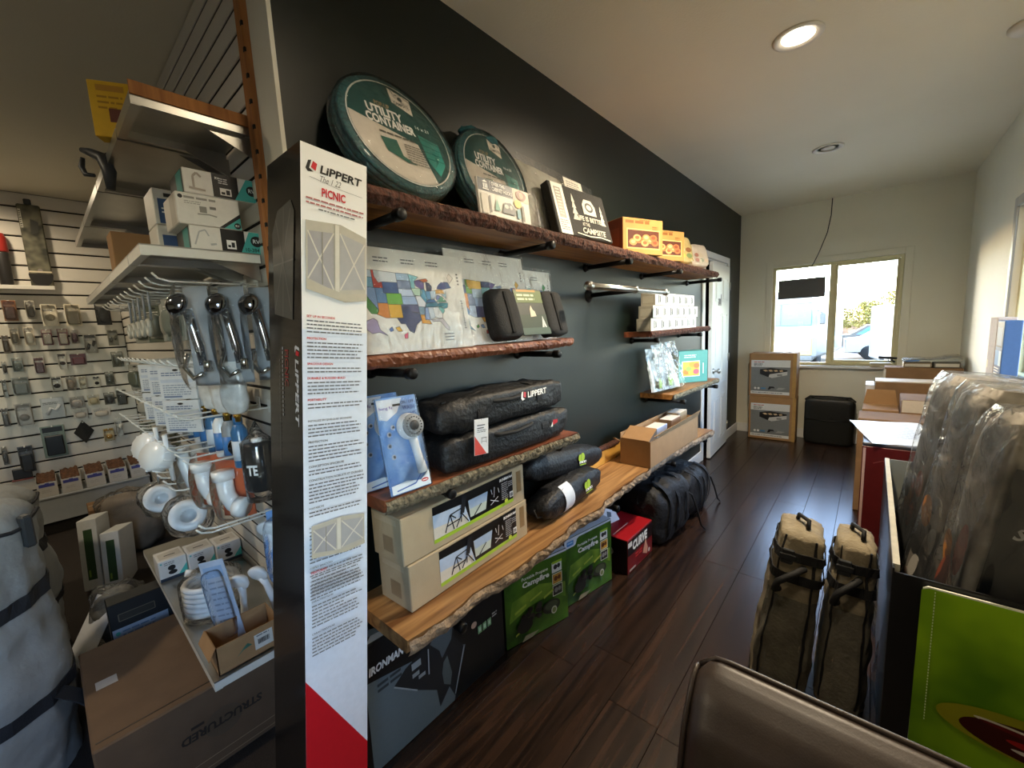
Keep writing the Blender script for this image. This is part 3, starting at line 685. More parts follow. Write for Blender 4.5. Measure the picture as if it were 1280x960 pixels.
clear_case('pale floral pouch nearest the door on the top shelf', .19, 3.60, 16, .24, .18, mat('pale_floral_pouch', 'cdbfae', .5), ['b8877a', '9aa08a', 'd8c0a8', 'a87060', 'c8b8a0'])
# ------------------------------------------------------------------ state map shelf
US = [((3,52),(14,52),(14,46),(3,47)),((1,47),(14,46),(14,38),(0,39)),((0,39),(7,38.5),(7,31),(15,20),(13,17),(8,17.5),(2,28)),((7,38.5),(15,38),(15,22),(14.5,21),(7,31)),((14,52),(16,52),(16,47),(19,42),(22,43),(22,38),(14,38)),((16,52),(36,51),(36,43),(22,43),(19,42),(16,47)),((22,43),(36,43),(36,34),(22,34)),((15,38),(22,38),(22,34),(24,34),(24,26),(15,26)),((15,26),(24,26),(24,14),(20,14),(13,17),(15,20)),((24,34),(38,34),(38,25),(24,25)),((24,25),(36,25),(36,14),(24,14)),((36,51),(48,51),(49,45),(36,45)),((36,45),(49,45),(49,38),(36,38)),((36,38),(49,38),(52,32),(38,32),(38,34),(36,34)),((38,32),(52,32),(53,25),(38,25)),((36,25),(53,25),(53,18),(45,19),(43,23),(36,23)),((36,23),(43,23),(45,19),(53,17.5),(54,12),(48,8),(44,1),(40,3),(37,9),(33,9),(30,13.9),(36,14)),((48,51),(58,49),(53,45),(53,39),(49,39)),((49,39),(58,39),(60,36),(57,32.5),(50,33)),((51,32.5),(57,32.5),(62,26),(60,23),(53,23.5)),((53,23.5),(60,23),(58,16.5),(53,16.5)),((53.5,16.5),(58,16.5),(58,12),(62,12),(64,8),(54,9)),((53,45),(58,46.5),(63,44),(62,38.5),(58,39),(54,41)),((58,38.5),(62.5,38.5),(63.5,30),(62,26),(57,32.5)),((65,45),(69,44),(71,41),(69.5,37),(64.5,37)),((58,46.5),(66,48),(68,46),(63,44.5)),((63,37),(68,37),(68,30),(63.5,29)),((68,37),(74,38),(74,33),(71,30),(68,31)),((62,26.5),(64,29.5),(71,30),(73,27.5)),((61,26),(73,27.5),(75,26),(73,23.5),(60,23)),((59,22.7),(63,23),(63,12),(58,12.3)),((63,23),(68,23),(69,14),(63.5,12)),((68,23),(74,23),(78,17),(77,13),(69,14)),((64,12),(77,13),(83,5),(82,2),(78,5),(74,10.5),(66,10.5)),((74,23),(78,23.5),(81,20),(78,17)),((73,23.5),(76,27),(86,27),(85,23),(80,21.5),(77,23.5)),((73,27.5),(77,31),(80,33),(85,28)),((73,30),(75,34),(79,33),(76,29.5)),((74,38.5),(83,39),(84,35.5),(74,35)),((76,39.5),(78,42.5),(83,46),(86,46),(87,40),(83,39)),((90,50),(93,54),(97,50),(92,45)),((86,46),(90,46),(93,41),(87,40)),((80,34.5),(84.5,35),(86,38),(85,31)),((1,6),(3,12),(9,14),(12,12),(13,5),(19,0),(12,3),(6,2)),((21,5),(24,7),(25,4),(22,3)),((27,6),(31,7),(33,3),(29,3)),((34,0),(38,2),(37,-3),(34,-3))]
USC = ['b9cfe0','6fa8c8','4c9a48','7fa2d0','c8433a','cfd6dc','3f5f94','5a87b8','d98a3a','74b84a','e8b93e','a9c4dc','7c8fb0','c4d4ea','9fb8dc','4a4f80','2e3c6e','8fd0dc','b4d2c0','dfe2ea','7f9fb8','e0a23c','6a5a9a','4f9ac0','2f3a5c','c8643a','5f9ac8','c2d8ea','386ea8','4a88a0','8aa0c8','d0dae4','e2e4e6','d8d2d8','7cc4c4','3a8a9a','5a9a7a','7a8ac0','d8a85a','3d4f8a','e8e2da','4f6aa0','9fc0cc','b0a4cc','6a84c0','e8b84e','e05a78']
def us_map(f, x, y, w, seedc=0, fade=0.0):
    k = w / 100.0
    for i, p in enumerate(US):
        c = USC[(i + seedc) % len(USC)]; P_ = [(x + a * k, y + e * k) for a, e in p]
        f.b.poly([f.p(*q) for q in P_], ink(c, .4))
    f.up(); LN = ink('1e2233')
    for p in US:
        P_ = [(x + a * k, y + e * k) for a, e in p]; f.line(P_ + [P_[0]], .0013, LN)
        f.k -= .00022
    f.up()
def map_pack(label, x, y, w, h, lean, rz=0, hdr=False, seedc=0):
    r = thing('state_map_pack', label, 'map', (x, y, Z2 + .002), 90 - rz, rx=-lean)
    b = MB(); b.box(-w / 2, w / 2, -.003, .003, 0, h, ink('eceae4', .4), .001); b.build('card', r)
    f = front(w, .006, h); us_map(f, .03, .055, w * .86, seedc)
    for i in range(3): f.lines(.10 + .1 * i, h - .035, .055, 2, .011, .004, GREYI, .2)
    for i in range(3): f.lines(.33, .05 - .011 * i, .045, 1, .01, .0035, GREYI, .2)
    f.lines(w - .03, h * .5, .010, 12, .009, .004, GREYI, .1); f.lines(w - .03, h - .07, .008, 4, .012, .005, BLACK, .1)
    f.done('printed_map', r)
    b = MB(); b.grid(lambda u, v: Vector((-w / 2 - .006 + (w + .012) * u, -.008 - .0035 * noise.noise(Vector((u * 9, v * 7, seedc + 1))), .001 + (h + .012) * v)), 26, 20, CLEAR if not hdr else HAZY); b.build('plastic_sleeve', r)
    return r
map_pack('colourful state map sticker pack, flat and closest to the tent carton', .165, .845, .46, .335, 10)
map_pack('crinkled clear state map pack tucked behind the first map', .105, 1.28, .46, .375, 8, hdr=True, seedc=5)
map_pack('rear crinkled state map pack against the wall, corner showing above the black pads', .070, 1.52, .46, .33, 6, hdr=True, seedc=9)
def pad_pack():
    BF = mat('black_padded_fabric', '1d1d1e', .8, var=.3, vs=80, bump=.3, bs=220)
    r = thing('padded_cushion_pack', 'two black padded rolls joined by a green and grey printed card', 'cushion', (.165, 1.445, Z2 + .016), 90 - 4, rx=-17)
    for x in (-.155, .155):
        b = MB(); b.blob((x, 0, .105), (.077, .04, .105), BF, 22, 16, .3, .5, .004, 20, 3 + x); b.build('pad', r)
        b = MB(); b.box(x - .010, x + .010, -.046, -.036, .015, .195, ink('101010', .9), .003); b.build('strap', r)
    b = MB(); b.box(-.09, .09, -.030, -.026, .004, .212, ink('3c4038'), .001); b.build('card', r)
    f = Face((-.09, -.0305, 0)); f.rect(.003, .006, .174, .09, ink('33402f')); f.rect(.003, .15, .174, .056, ink('5b6d3a')); f.rect(.02, .2, .12, .010, ink('b8863a'))
    f.lines(.015, .180, .11, 2, .018, .009, ink('cdd6b0'), .1)
    f.poly([(.07, .085), (.075, .12), (.086, .138), (.093, .118), (.104, .11), (.108, .088)], ink('d9c8b0')); f.poly([(.12, .006), (.145, .09), (.168, .006), (.155, .006), (.145, .05), (.135, .006)], ink('c8cdc8')); f.rect(.0, .006, .178, .03, ink('46584a'))
    f.done('printed_card', r)
pad_pack()
# ------------------------------------------------------------------ shelf with wands and duffel bags
BLIS = mat('pale_blue_blister_card', '8fb4e0', .3, var=.25, vs=14, color2='5f8ed0', coat=.4)
WPL = mat('white_plastic', 'e6e9ea', .3, var=.03, coat=.2)
GPL = mat('grey_plastic', '8b9094', .4, var=.1)
DPL = mat('dark_grey_plastic', '2e3134', .45)
def wand_pack(label, x, y, lean, rz, ry=0, show=True):
    w, h = .150, .300
    r = thing('shower_wand_pack', label, 'shower head', (x, y, Z3 + .003), 90 - rz, rx=-lean, ry=ry)
    b = MB(); b.box(-w / 2, w / 2, -.006, .0, 0, h, BLIS, .004); b.build('blister_card', r)
    f = Face((-w / 2, -.0065, 0)); f.poly([(.004, h - .006), (.004, h - .065), (.03, h - .072), (.07, h - .05), (.095, h - .006)], ink('e8eef6', .3))
    f.text('heng fu', .010, h - .040, .012, ink('6a4aa8'), w=.045, bold=.5)
    f.rect(.058, h - .030, .028, .007, BLACK)
    f.text('ON / OFF', .088, h - .026, .010, ink('1c2c5c'), w=.05, bold=.8); f.text('WASH', .092, h - .046, .014, ink('2c4c9c'), w=.045); f.text('WAND', .090, h - .068, .014, ink('2c4c9c'), w=.05)
    for dx, dy in ((.045, .205), (.028, .185), (.022, .150), (.030, .115)): f.disc(dx, dy, .008, .008, ink('c8ccd4'), 12); f.disc(dx + .002, dy, .005, .005, ink('5a5a60'), 10)
    f.poly([(.004, .004), (.146, .004), (.146, .05), (.11, .025), (.06, .035), (.004, .03)], ink('dbe8f2', .3)); f.line([(.02, .012), (.09, .02), (.146, .075)], .004, ink('4a6cb8')); f.disc(.125, .022, .014, .006, REDI, 12); f.rect(.116, .020, .018, .003, WHITE)
    f.done('printed_card', r)
    b = MB()
    cx = .022
    b.lathe([(.001, .0), (.040, .0), (.043, .006), (.040, .022), (.030, .030), (.001, .030)], WPL, 26, (cx, -.008, .200), (0, -1, 0))
    b.tube([(cx + .002, -.022, .172), (cx + .006, -.024, .13), (cx + .012, -.024, .09), (cx + .018, -.022, .05)], [.015, .0125, .0135, .016], WPL, 14); wand = b.build('wand', r)
    b = MB(); b.lathe([(.001, .0), (.036, .0), (.038, .004), (.036, .009), (.001, .0105)], GPL, 26, (cx, -.037, .200), (0, -1, 0))
    for i in range(18):
        a = 2 * PI * i / 18; b.lathe([(.0022, 0), (.0022, .002), (.001, .0025)], DPL, 6, (cx + .027 * math.cos(a), -.047, .200 + .027 * math.sin(a)), (0, -1, 0))
    b.lathe([(.016, 0), (.016, .003), (.001, .004)], DPL, 18, (cx, -.047, .2), (0, -1, 0)); b.build('spray_face', wand)
    b = MB(); b.grid(lambda u, v: Vector((-w / 2 + .004 + (w - .008) * u, -.008 - .044 * max(0, min(1, 3.2 * min(u, 1 - u))) * max(0, min(1, 5 * min(v - .08, .92 - v))), .004 + (h - .008) * v)), 22, 26, CLEAR)
    b.box(-w / 2 - .003, -w / 2 + .003, -.009, .002, 0, h, CLEAR, .002); b.box(w / 2 - .003, w / 2 + .003, -.009, .002, 0, h, CLEAR, .002); b.build('clear_bubble', r)
wand_pack('white shower wand in a blue blister pack, front of the two on the shelf', .222, .715, 13, 0, ry=2)
wand_pack('rear blue blister pack leaning behind the front shower wand', .125, .690, 7, 6)
NYL = mat('black_nylon_cloth', '111215', .55, var=.35, vs=30, bump=.5, bs=60)
WEB = mat('black_nylon_webbing', '0e0e10', .7, var=.2, vs=200, bump=.3, bs=400)
def duffel(label, x, y, z, hl, hy, hz, seed, logo):
    r = thing('duffel_bag', label, 'bag', (x, y, z), 90 - 1.5)
    b = MB(); b.blob((0, 0, hz), (hl, hy, hz), NYL, 72, 30, .40, .28, .011, 13, seed, flat=.0); b.build('bag_body', r)
    for s_ in (-.5, .45):
        b = MB(); n = 14; pts = []
        for i in range(n + 1):
            a = PI * (i / n) - PI / 2; pts.append((hl * s_, -hy * 1.04 * math.cos(a) ** .5 if math.cos(a) > 0 else -.01, hz + hz * 1.03 * math.sin(a)))
        for p0, p1 in zip(pts, pts[1:]):
            b.slab([(p0[0] - .018, p0[1], p0[2]), (p0[0] + .018, p0[1], p0[2]), (p1[0] + .018, p1[1], p1[2]), (p1[0] - .018, p1[1], p1[2])], (0, -.004, .001), WEB)
        b.build('strap', r)
    b = MB(); b.tube([(-hl * .9, -hy * .55, hz * 1.85), (0, -hy * .62, hz * 1.83), (hl * .9, -hy * .55, hz * 1.85)], .005, WEB, 8); b.build('zip', r)
    b = MB(); b.tube([(-hl * .48, -hy * .6, hz * 1.8), (-hl * .3, -hy * 1.05, hz * 1.5), (-hl * .05, -hy * 1.12, hz * 1.42), (hl * .2, -hy * 1.05, hz * 1.5), (hl * .42, -hy * .6, hz * 1.8)], .008, WEB, 8); b.build('carry_handle', r)
    if logo:
        f = Face((0, -hy - .019, hz), (1, 0, 0.02), (0, .12, 1)); lippert_mark(f, .03, .012, .030, WHITE, 'LIPPERT', .125); f.done('printed_logo', r)
    else:
        f = Face((.16, -hy - .017, hz)); f.poly([(.04, .005), (.08, .012), (.08, .026), (.05, .028)], REDI); f.poly([(.03, .0), (.045, .0), (.045, .02)], WHITE); f.done('printed_logo', r)
    return r
duffel('lower of two black duffel bags on the grey-edged shelf', .150, 1.215, Z3 + .002, .365, .098, .064, 3, False)
duffel('upper black duffel bag with white and red lettering', .145, 1.205, Z3 + .134, .355, .092, .062, 8, True)
r = thing('hang_tag', 'white and red hang tag hanging on the front of the black duffel bags', 'tag', (.266, .985, Z3 + .055), 90 - 5, ry=4)
b = MB(); b.box(-.032, .032, -.0012, .0, 0, .128, ink('e9eaec'), .0008); b.build('tag_card', r)
f = Face((-.032, -.0014, 0)); f.poly([(.001, .001), (.055, .001), (.001, .070)], ink('d8544c')); f.rect(.012, .104, .036, .004, GREYI); f.rect(.012, .094, .03, .004, GREYI); f.lines(.012, .087, .045, 2, .006, .0025, GREYI)
f.line([(.03, .06), (.055, .06)], .002, BLACK); f.line([(.033, .06), (.031, .04)], .0015, BLACK); f.line([(.052, .06), (.054, .04)], .0015, BLACK); f.line([(.03, .048), (.054, .045)], .001, BLACK); f.done('printed_tag', r)
b = MB(); b.tube([(0, -.001, .124), (.004, .006, .145), (.0, .012, .160)], .0012, WEB, 6); b.build('string', r)
# ------------------------------------------------------------------ chair boxes, green-logo bags, wood slab, open carton
def chair_box(label, x, y, z, rz):
    w, d, h = .620, .165, .159
    r = thing('chair_box', label, 'box', (x, y, z), 90 - rz)
    b = MB(); b.box(-w / 2, w / 2, -d / 2, d / 2, 0, h, KRAFTL, .003); b.build('box_body', r)
    b = MB(); b.box(-w / 2 + .004, w / 2 - .004, -.004, .004, h - .001, h + .0008, mat('brown_packing_tape', '8f7550', .3)); b.box(w / 2 - .05, w / 2 - .02, -d / 2 - .0008, -d / 2 + .001, h - .11, h - .02, mat('brown_packing_tape', '8f7550', .3)); b.build('tape', r)
    f = leftside(w, d, h); f.rect(.06, .03, .055, .055, ink('8f7c60')); f.rect(.02, h - .03, .12, .02, ink('b8a98a')); f.done('end_label', r)
    f = front(w, d, h); X0, W_, Y0, H_ = .125, .42, .022, .128
    f.rect(X0, Y0, W_, H_, ink('17181a', .3)); f.rect(X0, Y0, W_, .014, ink('a5c63c', .3))
    f.poly([(X0, Y0 + .014), (X0 + .17, Y0 + .014), (X0 + .145, Y0 + .092), (X0, Y0 + .100)], ink('b9cbe0', .3)); f.poly([(X0, Y0 + .014), (X0 + .16, Y0 + .014), (X0 + .155, Y0 + .045), (X0, Y0 + .055)], ink('d7d2c2', .3))
    f.poly([(X0 + .172, Y0 + .028), (X0 + .255, Y0 + .028), (X0 + .270, Y0 + .094), (X0 + .165, Y0 + .094)], ink('c3cfc4', .3)); f.poly([(X0 + .172, Y0 + .06), (X0 + .262, Y0 + .06), (X0 + .270, Y0 + .094), (X0 + .165, Y0 + .094)], ink('a8bed8', .3))
    f.poly([(X0 + .262, Y0 + .06), (X0 + .285, Y0 + .112), (X0 + .335, Y0 + .110), (X0 + .345, Y0 + .07), (X0 + .33, Y0 + .024), (X0 + .275, Y0 + .028)], ink('0c0c0d', .3))
    CH = ink('20242a', .4)
    for a in (((.05, .02), (.075, .075)), ((.09, .018), (.075, .075)), ((.075, .075), (.13, .080)), ((.13, .080), (.125, .03)), ((.055, .04), (.12, .045)), ((.10, .02), (.13, .06)), ((.13, .06), (.16, .02)), ((.075, .075), (.10, .055)), ((.13, .08), (.145, .112)), ((.19, .03), (.23, .062))): f.line([(X0 + p, Y0 + q) for p, q in a], .0045, CH)
    f.poly([(X0 + .12, Y0 + .06), (X0 + .14, Y0 + .06), (X0 + .158, Y0 + .12), (X0 + .135, Y0 + .122)], CH)
    for a in (((.28, .035), (.325, .055)), ((.325, .035), (.28, .055)), ((.30, .06), (.305, .10)), ((.285, .095), (.29, .075)), ((.325, .09), (.33, .07))): f.line([(X0 + p, Y0 + q) for p, q in a], .003, ink('d4d6d8'))
    f.text('IRONMAN 4x4', X0 + .335, Y0 + .108, .012, WHITE, w=.078, bold=2, shear=.15)
    f.lines(X0 + .345, Y0 + .096, .04, 9, .008, .003, ink('b8b8ba'), .3); f.lines(X0 + .385, Y0 + .092, .03, 3, .008, .003, ink('b8b8ba'), .3)
    f.rect(X0 + .392, Y0 + .026, .022, .024, ink('e8e8e6')); f.disc(X0 + .37, Y0 + .022, .010, .008, ink('c8d84a'), 12); f.bars(X0 + .395, Y0 + .03, .016, .014, BLACK)
    f.done('printed_front', r)
chair_box('lower of two stacked tan folding chair boxes', .130, .985, Z4 + .002, -2.0)
chair_box('upper tan folding chair box, directly under the duffel bag shelf', .127, .975, Z4 + .1625, -1.5)
def rolled_bag(label, x, y, z, hl, hr, seed, rz, tagged, ry=0):
    r = thing('rolled_bag', label, 'bag', (x, y, z), 90 - rz, ry=ry)
    b = MB(); b.blob((0, 0, hr), (hl, hr, hr), NYL, 56, 24, .75, .34, .007, 22, seed, flat=0); b.build('bag_body', r)
    b = MB(); b.tube([(-hl + .01, 0, hr), (-hl - .015, 0, hr + .01), (-hl - .02, -.02, hr - .02), (-hl + .005, -.03, hr - .02)], .004, WEB, 6); b.build('drawcord', r)
    f = Face((0, -hr - .0125, hr), (1, 0, 0), (0, .1, 1)); G = ink('a8c83c'); x0 = .06
    f.disc(x0, .018, .018, .020, G, 14); f.disc(x0 + .026, .022, .020, .022, G, 14); f.line([(x0 + .008, .008), (x0 + .014, .034)], .003, BLACK); f.rect(x0 - .01, -.010, .07, .011, WHITE); f.rect(x0 - .004, -.007, .012, .005, BLACK); f.rect(x0 + .022, -.007, .012, .005, BLACK); f.rect(x0 + .045, -.007, .010, .005, BLACK); f.rect(x0 - .01, -.020, .065, .005, G); f.done('printed_logo', r)
    if tagged:
        b = MB(); b.grid(lambda u, v: Vector((-.14 + .085 * u, -(hr + .010) * math.cos(-1.15 + 2.3 * v), hr + (hr + .010) * math.sin(-1.15 + 2.3 * v))), 4, 12, ink('d9e2ec')); b.build('paper_band', r)
rolled_bag('lower black rolled bag with a white paper band and lime emblem', .165, 1.665, Z4 + .002, .285, .068, 4, -4, True)
rolled_bag('upper black rolled bag with a lime emblem behind the paper-banded one', .078, 1.745, Z4 + .118, .37, .066, 9, -1, False, ry=8)
r = thing('wood_offcut', 'golden wood offcut with bark on top standing against the wall', 'wood', (.018, 2.29, Z4 + .002), 90)
b = MB(); b.box(-.24, .24, -.014, .014, 0, .092, wood('golden_raw_plank', 'a8742a', 'd8a850', 5, .6, 'X', .1), .002); b.build('board', r)
b = MB(); b.blob((0, 0, .098), (.24, .018, .012), BARKD, 60, 10, .6, .3, .005, 50, 2); b.build('bark_edge', r)
def open_carton():
    w, d, h = .86, .20, .165
    r = thing('open_carton', 'long open brown carton of books and papers by the door end of the plank shelf', 'box', (.215, 2.80, Z4 + .002), 90 - 1)
    t = .004; b = MB()
    b.box(-w / 2, w / 2, -d / 2, -d / 2 + t, 0, h, KRAFT); b.box(-w / 2, w / 2, d / 2 - t, d / 2, 0, h + .035, KRAFT); b.box(-w / 2, -w / 2 + t, -d / 2 + t, d / 2 - t, 0, h, KRAFT); b.box(w / 2 - t, w / 2, -d / 2 + t, d / 2 - t, 0, h, KRAFT); b.box(-w / 2 + t, w / 2 - t, -d / 2 + t, d / 2 - t, 0, t, KRAFT); b.build('box_body', r)
    b = MB(); b.slab([(-w / 2 + .17, -d / 2, h), (w / 2, -d / 2, h), (w / 2, -d / 2 - .018, h + .045), (-w / 2 + .02, -d / 2 - .012, h + .03)], (0, t, 0), KRAFT); b.build('flap', r)
    b = MB(); b.slab([(-w / 2, -d / 2 + .01, h), (-w / 2, d / 2 - .01, h), (-w / 2 + .12, d / 2 - .01, h + .055), (-w / 2 + .12, -d / 2 + .01, h + .055)], (0, 0, t), KRAFT); b.build('flap', r)
    b = MB(); b.slab([(-w / 2, d / 2, h - .02), (-w / 2, d / 2 + .02, h - .02), (-w / 2 - .06, d / 2 + .02, h + .01), (-w / 2 - .06, d / 2, h + .01)], (0, 0, t), KRAFT); b.build('flap', r)
open_carton()
for i, (nm, lb, x, y, h, c) in enumerate((('folder', 'pale blue folder sticking out of the long open carton', .20, 2.72, .178, 'b9c8e6'), ('book', 'brown book standing in the long open carton', .22, 2.93, .195, '8a6a4e'), ('book', 'tan book farthest along in the long open carton', .20, 3.125, .205, 'b09a78'))):
    r = thing(nm, lb, nm, (x, y, Z4 + .008), 90)
    b = MB(); b.box(-.09, .09, -.045, .045, 0, h, ink(c), .002); b.build('cover', r)
    b = MB(); b.box(-.088, .088, -.042, .042, h - .001, h + .0005, ink('e6e2d6')); b.build('page_edges', r)
# ------------------------------------------------------------------ short shelves by the door
MUGW = ink('ecebe6'); MUGG = mat('grey_beige_carton', 'a29e8f', .7)
rnd = random.Random(2); y_0 = 2.69; nbx = 0
base = None
for row, (n, off) in enumerate(((7, 0.0), (7, .035), (6, .075))):
    for i in range(n):
        w, d, h = .128, .10, .083
        lab = 'small white box, %s from the camera in the %s row' % (ordn[i], ('bottom', 'middle', 'top')[row])
        loc = (.148, y_0 + off + i * .1315 + rnd.uniform(-.002, .002) + .02, Z5 + .002 + row * .0845)
        if base is None:
            base = thing('small_box', lab, 'box', loc, 90, group='white boxes on the short shelf by the door')
            b = MB(); b.box(-w / 2, w / 2, -d / 2, d / 2, 0, h, MUGG, .0015); b.build('box_body', base)
            f = front(w, d, h); f.rect(.002, .002, w - .004, h - .004, MUGW); f.rect(.045, .014, .016, .055, BLACK); f.rect(.066, .014, .008, .055, ink('4a4a46')); f.poly([(.076, .02), (.094, .02), (.090, .06), (.076, .064)], ink('3a3a38')); f.rect(.02, .03, .010, .03, ink('c8c4b8')); f.done('printed_front', base)
            f = leftside(w, d, h); f.rect(.012, .018, .076, .045, ink('b4b0a0')); f.done('printed_end', base)
        else:
            copy_thing(base, loc, lab, (0, 0, R(90 + rnd.uniform(-1, 1))))
def pouch(label, x, y, w, h, lean, rz, seed):
    r = thing('plastic_pouch', label, 'packet', (x, y, Z6 + .014), 90 - rz, rx=-lean)
    b = MB(); b.grid(lambda u, v: Vector((-w / 2 + w * u, -.04 * (4 * u * (1 - u)) ** .5 * (1 - v * .7) - .008 * noise.noise(Vector((u * 7, v * 8, seed))), h * v)), 20, 26, mat('pale_grey_print_film', 'c2c5c2', .25, var=.5, vs=22, color2='6a716a', coat=.5, bump=.5, bs=40))
    b.grid(lambda u, v: Vector((-w / 2 + w * (1 - u), .012 * (4 * u * (1 - u)) ** .5 * (1 - v * .7), h * v)), 8, 8, ink('a8aaa6')); b.build('pouch_body', r)
    f = Face((-w / 2, -.052, 0)); f.poly([(w * .3, h * .75), (w * .75, h * .78), (w * .72, h * .9), (w * .35, h * .9)], ink('5a5c60')); f.lines(w * .35, h * .66, w * .4, 7, h * .06, h * .02, ink('7a7c80')); f.poly([(w * .12, h * .08), (w * .3, h * .06), (w * .4, h * .2), (w * .2, h * .3)], ink('8fae4a')); f.done('printed_front', r)
    b = MB(); b.grid(lambda u, v: Vector((-w / 2 - .004 + (w + .008) * u, -.058 - .01 * (4 * u * (1 - u)) ** .5 * (1 - v) - .006 * noise.noise(Vector((u * 9, v * 11, seed + 3))), h * v * 1.02)), 16, 22, HAZY); b.build('plastic_wrap', r)
pouch('white plastic pouch nearer the door of the two on the short shelf', .150, 3.13, .26, .345, 15, 8, 1)
pouch('left plastic pouch on the short shelf, nearer the camera', .110, 2.985, .22, .315, 9, 2, 5)
r = thing('teal_box', 'teal box with a picture of orange and yellow fruit on the short shelf', 'box', (.125, 3.625, Z6 + .002), 90 - 38)
w, d, h = .27, .12, .265
b = MB(); b.box(-w / 2, w / 2, -d / 2, d / 2, 0, h, ink('4a938a'), .002); b.build('box_body', r)
f = leftside(w, d, h); f.rect(.002, .002, d - .004, h - .004, ink('8a8440')); f.rect(.03, .05, .05, .12, ink('9c9650')); f.done('printed_side', r)
f = front(w, d, h); f.rect(.03, .05, .165, .13, ink('e4e2d2')); f.rect(.036, .056, .153, .118, ink('e0a83a'))
for i, (a, c_, k) in enumerate(((.07, .14, 'e8c23e'), (.12, .15, 'e09a2e'), (.165, .14, 'd8763a'), (.07, .09, 'd87f2e'), (.115, .085, 'e8b840'), (.16, .09, 'c85a6a'), (.09, .115, '9ab04a'))): f.disc(a, c_, .028, .022, ink(k), 12)
f.lines(.05, .225, .12, 2, .016, .007, ink('d8ece4')); f.rect(.215, .06, .022, .11, ink('3f9488')); f.rect(.222, .07, .008, .09, ink('d8ece4')); f.done('printed_front', r)
# ------------------------------------------------------------------ floor goods under the shelves
def compressor_box():
    w, d, h = .66, .10, .46
    r = thing('compressor_box', 'large dark grey box with white lettering on the floor beside the tent carton', 'box', (.056, .885, .002), 90)
    b = MB(); b.box(-w / 2, w / 2, -d / 2, d / 2, 0, h, mat('black_card_box', '15171a', .4), .003); b.build('box_body', r)
    f = front(w, d, h); f.rect(.002, .002, w - .004, h - .004, ink('15181a', .35))
    f.poly([(.002, .002), (.355, .002), (.43, .20), (.345, .245), (.22, .29), (.002, .335)], ink('6f7d84', .35))
    f.poly([(.002, .345), (.002, .41), (.20, .355), (.20, .32)], ink('0c0e12', .35))
    f.text('IRONMAN 4x4', .016, .352, .030, WHITE, w=.185, bold=2, shear=.2)
    f.poly([(.10, .255), (.15, .29), (.22, .31), (.30, .40), (.36, .43), (.385, .36), (.37, .28), (.42, .20), (.36, .02), (.335, .08), (.285, .03), (.275, .11), (.19, .175)], ink('23282d', .4))
    f.poly([(.26, .31), (.36, .42), (.38, .36), (.36, .27), (.31, .22), (.30, .26)], ink('59656c', .4)); f.poly([(.315, .20), (.335, .215), (.352, .13), (.34, .085), (.31, .11), (.305, .16)], ink('606c70', .4))
    for q in ((.175, .262, .04, .026), (.175, .232, .03, .016), (.20, .212, .03, .014)): f.rect(*q, ink('9aa4a8', .4))
    for a in (((.10, .255), (.19, .175)), ((.25, .30), (.245, .20)), ((.42, .20), (.36, .03)), ((.30, .40), (.36, .43))): f.line(list(a), .005, ink('aab6bc', .4))
    f.lines(.04, .300, .10, 2, .020, .010, ink('3a4448'), .2)
    f.poly([(.40, .42), (.58, .44), (.56, .38), (.48, .345)], ink('39444a', .4)); f.disc(.48, .255, .016, .014, ink('c8a894'), 14)
    for i in range(3): f.rect(.50 + .028 * i, .200, .022, .034, ink('8fc08a')); f.rect(.505 + .028 * i, .208, .012, .018, ink('d0e4cc'))
    f.lines(.585, .24, .03, 2, .012, .006, ink('b8b8b8')); f.done('printed_front', r)
    f = topface(w, d, h); f.poly([(.02, .01), (.10, .005), (.16, .03), (.08, .06)], ink('8a98a6')); f.poly([(.04, .04), (.10, .03), (.12, .05), (.06, .07)], ink('4a5a6a')); f.done('printed_top', r)
compressor_box()
